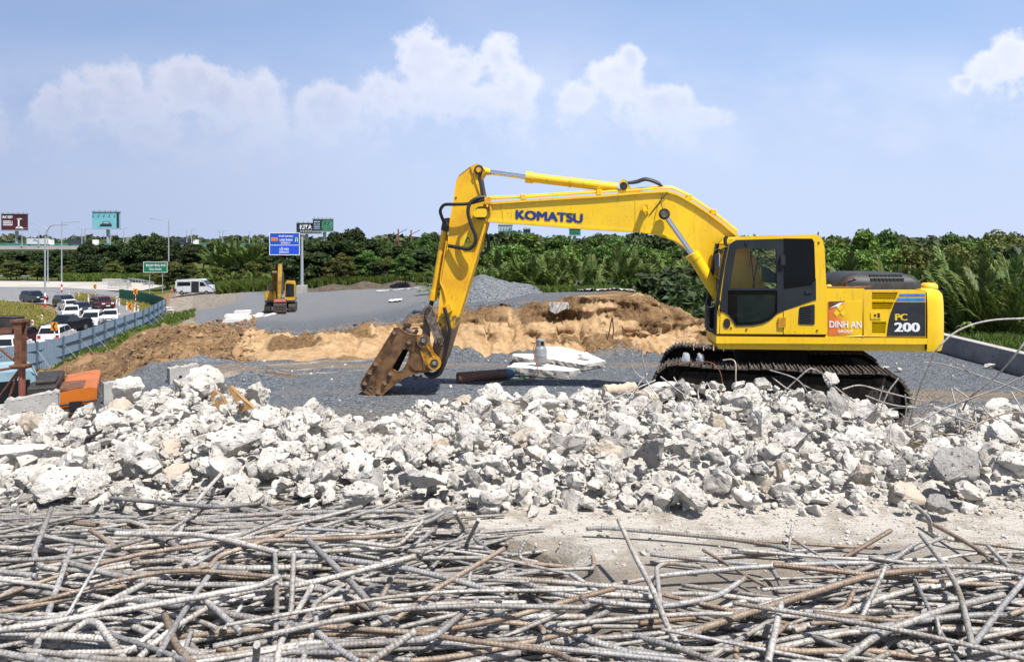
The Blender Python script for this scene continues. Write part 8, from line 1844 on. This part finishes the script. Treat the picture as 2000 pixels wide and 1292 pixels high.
def make_palm(seed, n, L, mat, up=0.9):
    rs = np.random.RandomState(seed); VV = []; m = MB()
    for k in range(n):
        a = rs.uniform(0, 6.28); lean = rs.uniform(0.05, 0.62) * up; ln = L * rs.uniform(0.7, 1.08); P = []
        for i in range(9):
            t = i / 8; th = lean * (0.35 + 1.25 * t ** 1.6); P.append((ln * t * math.sin(th) * math.cos(a) + 0.25 * math.cos(a), ln * t * math.sin(th) * math.sin(a) + 0.25 * math.sin(a), ln * t * math.cos(th * 0.92)))
        m.tube(P, [0.05 * (1 - 0.8 * i / 8) + 0.008 for i in range(9)], 5, smooth=True)
        P = np.array(P); nl = 30
        for i in range(nl):
            t = 0.16 + 0.82 * i / nl; f = t * 8; j = min(7, int(f)); p = P[j] * (1 - f + j) + P[j + 1] * (f - j); d = P[j + 1] - P[j]; d /= np.linalg.norm(d)
            sd = np.cross(d, (0, 0, 1.0)); sd /= np.linalg.norm(sd) + 1e-9; ll = ln * 0.25 * math.sin(math.pi * (0.15 + 0.8 * t)) * rs.uniform(0.85, 1.1)
            for s in (-1, 1):
                e = d * 1.2 + sd * s * 0.38 + np.array((0, 0, 0.10 - 0.35 * t)) + rs.normal(0, 0.06, 3); e /= np.linalg.norm(e); w = np.cross(e, np.cross(d, sd)); w /= np.linalg.norm(w) + 1e-9
                w = w * 0.075 * ln / 6; mid = p + e * ll * 0.5 + (0, 0, 0.03); tip = p + e * ll - np.array((0, 0, 0.22 * ll)); VV.append([p, mid + w, tip, mid - w])
    V = np.array(VV).reshape(-1, 3); F = np.arange(len(V)).reshape(-1, 4); cm = np_mesh('crown', V, F, False, mat)
    tm = m.mesh('frond_stems'); tm.materials.append(mat); return tm, cm
PALMS = [make_palm(200 + i, 18, 6.4, M['palm']) for i in range(4)]; DRY = make_palm(210, 7, 4.5, M['palmdry'], 1.3)
def plant(name, me2, px, Y, top_py, label, cat, group, base_h, wide=1.0, sink=0.0, parts=('trunk', 'crown')):
    p = at(px, 0, Y); gz = ground_z(p.x, p.y) - sink; H = (CZ - (top_py - HY) / FPX * Y) - gz; s = H / base_h
    o = empty(name, (p.x, p.y, gz), RV.uniform(0, 6.28), label, cat, group); o.scale = (s * wide, s * wide, s)
    for nm, me in zip(parts, me2): link(nm, me, o)
    return o
TOP = [(560, 462), (600, 460), (680, 452), (740, 468), (790, 462), (850, 458), (900, 462), (960, 458), (1010, 455), (1060, 457), (1110, 462), (1160, 452), (1250, 458), (1340, 455), (1420, 462), (1500, 462), (1600, 460), (1660, 458), (1705, 444), (1730, 448), (1790, 460), (1850, 452), (1900, 462), (1960, 445), (2100, 450)]
def tops(px, d=0): return float(seg(px, TOP)) + d
# back row behind the palms
for px in np.arange(905, 1480, 26):
    k = RV.choice(['dense', 'dense', 'bright', 'dark']); v = TREES[k][RV.randint(len(TREES[k]))]; Y = RV.uniform(70, 92)
    plant('broadleaf_tree', v, px + RV.uniform(-9, 9), Y, tops(px, RV.uniform(-6, 18)), 'green broadleaf tree in the far row seen under the boom', 'tree', 'far trees under the boom', 9.2, RV.uniform(1.0, 1.35))
for px in np.arange(900, 1440, 27):
    k = RV.choice(['dense', 'bright', 'bright', 'dense']); v = TREES[k][RV.randint(len(TREES[k]))]; Y = RV.uniform(56, 66)
    plant('broadleaf_tree', v, px + RV.uniform(-8, 8), Y, RV.uniform(466, 484) + (8 if 1000 < px < 1100 else 0), 'bright green bushy tree right behind the palm row', 'tree', 'bushy trees behind the palms', 9.2, RV.uniform(0.9, 1.2))
for px in np.arange(885, 1480, 21):
    for r_ in range(2):
        Y = 47 + 5 * r_ + RV.uniform(-1.5, 1.5); v = PALMS[RV.randint(4)]; top = (520 if r_ == 0 else 506) + RV.uniform(-8, 10) + (10 if px < 960 else 0)
        plant('nipa_palm', v, px + RV.uniform(-9, 9), Y, top, 'nipa palm clump in the row behind the sand bank', 'palm', 'palms behind the sand bank', 6.2, 1.0, parts=('frond_stems', 'crown'))
plant('nipa_palm', DRY, 1322, 44, 535, 'dry brown palm fronds among the green ones', 'palm', None, 4.2, 1.0, parts=('frond_stems', 'crown'))
for px, Y, t in ((1290, 42, 540), (1340, 40, 552), (1375, 38, 560), (1400, 36, 570), (1352, 44, 530), (1390, 42, 520), (1420, 40, 530), (1250, 44, 545), (1180, 45, 548), (1385, 33, 590), (1405, 31, 600)):
    v = TREES['dense' if RV.rand() < 0.5 else 'dark'][RV.randint(3)]; plant('shrub', v, px, Y, t, 'leafy shrub at the foot of the palms beside the cab', 'shrub', 'shrubs beside the cab', 8.6, 1.25)
# right side: trees beyond the retaining wall
for px in np.arange(1470, 2120, 26):
    k = RV.choice(['dense', 'bright', 'olive', 'dense']) if px < 1800 else RV.choice(['olive', 'olive', 'dense', 'dark']); v = TREES[k][RV.randint(len(TREES[k]))]; Y = RV.uniform(50, 68)
    plant('broadleaf_tree', v, px + RV.uniform(-8, 8), Y, tops(px, RV.uniform(0, 24)), 'tall broadleaf tree in the row behind the excavator house', 'tree', 'tall trees behind the house', 9.2, RV.uniform(1.0, 1.3))
for px in np.arange(1590, 2120, 30):
    k = RV.choice(['dense', 'bright', 'bright']) if px < 1790 else RV.choice(['olive', 'dark', 'olive']); v = TREES[k][RV.randint(len(TREES[k]))]; Y = RV.uniform(38, 46)
    plant('broadleaf_tree', v, px + RV.uniform(-10, 10), Y, (478 if px < 1790 else 470) + RV.uniform(-6, 24), 'bushy tree in the nearer row beyond the retaining wall', 'tree', 'bushy trees beyond the wall', 9.2, RV.uniform(0.85, 1.1))
for px in np.arange(1600, 2130, 33):
    Y = RV.uniform(31, 36); plant('nipa_palm', PALMS[RV.randint(4)], px + RV.uniform(-10, 10), Y, RV.uniform(515, 545) - (22 if px > 1860 else 0), 'nipa palm clump beyond the retaining wall', 'palm', 'palms beyond the wall', 6.2, 0.95, parts=('frond_stems', 'crown'))
for px, Y, t in ((1885, 27, 545), (1935, 26, 520), (1985, 25.5, 505), (2040, 26, 500)):
    plant('nipa_palm', PALMS[RV.randint(4)], px, Y, t, 'large near palm clump at the right border', 'palm', 'large palms at the right border', 6.2, 0.9, parts=('frond_stems', 'crown'))
for px in np.arange(1820, 2080, 24):
    v = TREES['dark'][RV.randint(3)]; plant('shrub', v, px + RV.uniform(-8, 8), RV.uniform(27, 31), RV.uniform(560, 600), 'dark shrub under the palms beyond the retaining wall', 'shrub', 'dark shrubs beyond the wall', 8.8, 1.4)
for px, Y, t, k, wd in ((1690, 56, 441, 'bright', 0.8), (1722, 58, 443, 'dense', 0.85), (1955, 52, 441, 'olive', 0.95), (1985, 54, 446, 'olive', 0.8), (1850, 58, 449, 'dense', 0.7), (1630, 60, 455, 'bright', 0.8), (1775, 60, 457, 'olive', 0.7)):
    plant('broadleaf_tree', TREES[k][RV.randint(2)], px, Y, t, 'tree that rises above the row behind the excavator house', 'tree', 'taller trees behind the house', 9.2, wd)
for px, t, k in ((1008, 447, 'dense'), (1165, 450, 'dense'), (1245, 455, 'bright'), (1330, 451, 'dense'), (690, 445, 'dark'), (835, 452, 'dense'), (660, 452, 'dark')):
    plant('broadleaf_tree', TREES[k][RV.randint(3)], px, 88 if px > 900 else 140, t, 'tree that rises above the far row in the middle', 'tree', 'taller trees in the middle', 9.2, 0.9)
# left half
for px in np.arange(575, 905, 17):
    k = RV.choice(['dark', 'dark', 'dense']); v = TREES[k][RV.randint(3)]; Y = RV.uniform(132, 160)
    plant('broadleaf_tree', v, px + RV.uniform(-6, 6), Y, tops(px, RV.uniform(-6, 20)), 'dark tree in the wood behind the gravel field', 'tree', 'wood behind the gravel field', 9.2, RV.uniform(1.1, 1.5))
for px in np.arange(560, 900, 22):
    k = RV.choice(['dark', 'dense', 'olive']); v = TREES[k][RV.randint(2)]; plant('broadleaf_tree', v, px + RV.uniform(-6, 6), RV.uniform(120, 128), RV.uniform(484, 510), 'bushy tree at the front of the wood behind the gravel field', 'tree', 'front of the wood behind the gravel field', 9.2, 1.35)
plant('broadleaf_tree', TREES['dense'][0], 792, 110, 482, 'single small tree standing at the back edge of the gravel', 'tree', None, 9.2, 1.0)
plant('broadleaf_tree', TREES['dense'][1], 862, 80, 470, 'tree just behind the stick', 'tree', None, 9.2, 1.1)
for px in np.arange(-40, 590, 15):
    v = TREES['dark'][RV.randint(3)]; Y = RV.uniform(188, 230); plant('broadleaf_tree', v, px + RV.uniform(-5, 5), Y, RV.uniform(476, 490) + (10 if px < 150 else -6), 'dark tree in the belt before the far viaduct', 'tree', 'dark tree belt before the viaduct', 9.2, RV.uniform(1.2, 1.7))
for px in np.arange(-40, 600, 19):
    k = RV.choice(['dark', 'olive', 'olive']); v = TREES[k][RV.randint(2)]; plant('broadleaf_tree', v, px + RV.uniform(-5, 5), RV.uniform(172, 182) if px < 300 else RV.uniform(140, 165), RV.uniform(505, 522), 'low olive tree behind the guard rail', 'tree', 'low trees behind the guard rail', 9.2, 1.7)
for px, t in ((172, 465), (268, 456), (300, 452), (318, 460), (343, 470)):
    plant('broadleaf_tree', TREES['feather'][RV.randint(2)], px, 180, t, 'thin feathery tree rising over the belt at the left', 'tree', 'feathery trees at the left', 9.2, 1.0)
for px in np.arange(425, 500, 12):
    plant('nipa_palm', PALMS[RV.randint(4)], px, 150, RV.uniform(463, 474), 'tall dark palm behind the silver van', 'palm', 'palms behind the van', 6.2, 0.75, parts=('frond_stems', 'crown'))
for px in np.arange(400, 560, 20):
    plant('nipa_palm', PALMS[RV.randint(4)], px + RV.uniform(-5, 5), 128, RV.uniform(524, 538), 'low palm clump at the edge of the gravel field', 'palm', 'low palms at the field edge', 6.2, 1.3, parts=('frond_stems', 'crown'))
# far wood: one mass along the horizon
def far_wood():
    n = 16000; px = RV.uniform(-700, 2700, n); Y = RV.uniform(420, 620, n); X = (px - HX) / FPX * Y
    kx = np.arange(-700, 2720, 12); bumps = np.interp(px, kx, np.convolve(RV.rand(len(kx)), np.ones(2) / 2, 'same')); top = 7.5 + 5.5 * bumps
    z = CZ - 9 + top * RV.rand(n) ** 0.6; C = np.stack([X, Y, z], 1); N = np.tile([0, -0.6, 0.8], (n, 1)) + RV.normal(0, 0.3, (n, 3))
    V, F = leaf_cloud(C, N, 2.6, RV); tag(link('far_wood', np_mesh('far_wood', V, F, False, M['fargreen'])), 'far belt of trees along the horizon', 'wood', kind='stuff')
far_wood()
def grass(name, pts, h, mat, label, blades=4, w=0.03):
    """pts (n,2) world ground points -> tufts"""
    VV = []; rs = RV
    P = np.repeat(pts, blades, 0) + rs.normal(0, 0.10, (len(pts) * blades, 2)); n = len(P)
    z = ground_zs(P[:, 0], P[:, 1]); hh = h * rs.uniform(0.55, 1.15, n); a = rs.uniform(0, 6.28, n); ln = rs.normal(0, 0.33, (n, 2)) * hh[:, None]
    base = np.stack([P[:, 0], P[:, 1], z - 0.05], 1); wv = np.stack([np.cos(a), np.sin(a), np.zeros(n)], 1) * (w * rs.uniform(0.7, 1.4, n))[:, None]
    mid = base + np.stack([ln[:, 0] * 0.35, ln[:, 1] * 0.35, hh * 0.6], 1); tip = base + np.stack([ln[:, 0], ln[:, 1], hh], 1)
    V = np.stack([base - wv, base + wv, mid + wv * 0.7, tip, mid - wv * 0.7], 1).reshape(-1, 3); F = np.arange(5 * n).reshape(n, 5)
    tag(link(name, np_mesh(name, V, F, False, mat)), label, 'grass', kind='stuff')
def pxY(n, px0, px1, Y0, Y1): px = RV.uniform(px0, px1, n); Y = RV.uniform(Y0, Y1, n); return np.stack([(px - HX) / FPX * Y, Y], 1)
P = pxY(14000, -150, 112, 74, 112); px = P[:, 0] / P[:, 1] * FPX + HX; k = (P[:, 1] > np.interp(px, [-150, 20, 90, 112], [68, 72, 80, 92])) & (P[:, 1] < np.interp(px, [-150, 0, 60, 112], [112, 111, 107, 90])); grass('grass', P[k], 0.75, M['grassdry'], 'dry yellow grass on the island between the roads', 4, 0.07)
P = pxY(5000, 150, 305, 94, 132); px = P[:, 0] / P[:, 1] * FPX + HX; k = (P[:, 1] > np.interp(px, [150, 230, 268, 300], [116, 112, 100, 92])) & (P[:, 1] < np.interp(px, [150, 235, 300, 305], [130, 116, 104, 100])); grass('grass', P[k], 0.8, M['grassdry'], 'dry grass verge with guide posts beside the green hoarding', 4, 0.07)
P = pxY(9000, -60, 380, 44, 96); px = P[:, 0] / P[:, 1] * FPX + HX; fy = np.interp(px, [-60, 0, 100, 200, 280, 321, 340, 380], [51, 53, 56.4, 68.3, 82, 95, 95, 95]); k = (P[:, 1] < fy) & (P[:, 1] > fy - RV.uniform(0.5, 7, len(P)) - np.clip((px - 280) * 0.16, 0, 9)); grass('grass', P[k], 0.42, M['grass'], 'green weeds along the foot of the grey blue hoarding', 4, 0.06)
P = pxY(9000, 425, 900, 118, 136); grass('grass', P, 1.7, M['grass'], 'tall green grass at the back of the gravel field', 4, 0.13)
P = pxY(5000, 120, 340, 168, 186); grass('grass', P, 1.9, M['grass'], 'tall grass behind the guard rail', 4, 0.16)
P = pxY(16000, 1700, 2120, 14, 32); k = P[:, 0] > WALLX + 0.55 + RV.rand(len(P)) * 0.3; grass('grass', P[k], 0.42, M['grass'], 'green grass beyond the retaining wall', 4, 0.022)
P = pxY(2500, 1040, 1260, 30, 36); grass('grass', P, 0.32, M['grass'], 'thin grass fringe on top of the sand bank', 4, 0.03)
P = pxY(5000, 1330, 1700, 24, 34); grass('grass', P, 0.6, M['grass'], 'grass slope beside the cab', 4, 0.03)
heap('soil_bank', -24.5, 113.5, [(-3, 0, 5, 3, 1.1), (2, 0.5, 5, 3, 1.2), (7, 0, 5, 3, 1.1), (-7, 0, 4, 3, 0.7)], pm('dark soil', (0.055, 0.042, 0.03), (0.10, 0.078, 0.055), 1.2, 0.95, 0, 0.6, 4, coord='Object'), 'bank of dark soil along the back of the gravel field', 13, 70, 44)

for o in bpy.data.objects:
    if o.parent is None and o.get('category') and not o.get('kind'): o['kind'] = 'thing'
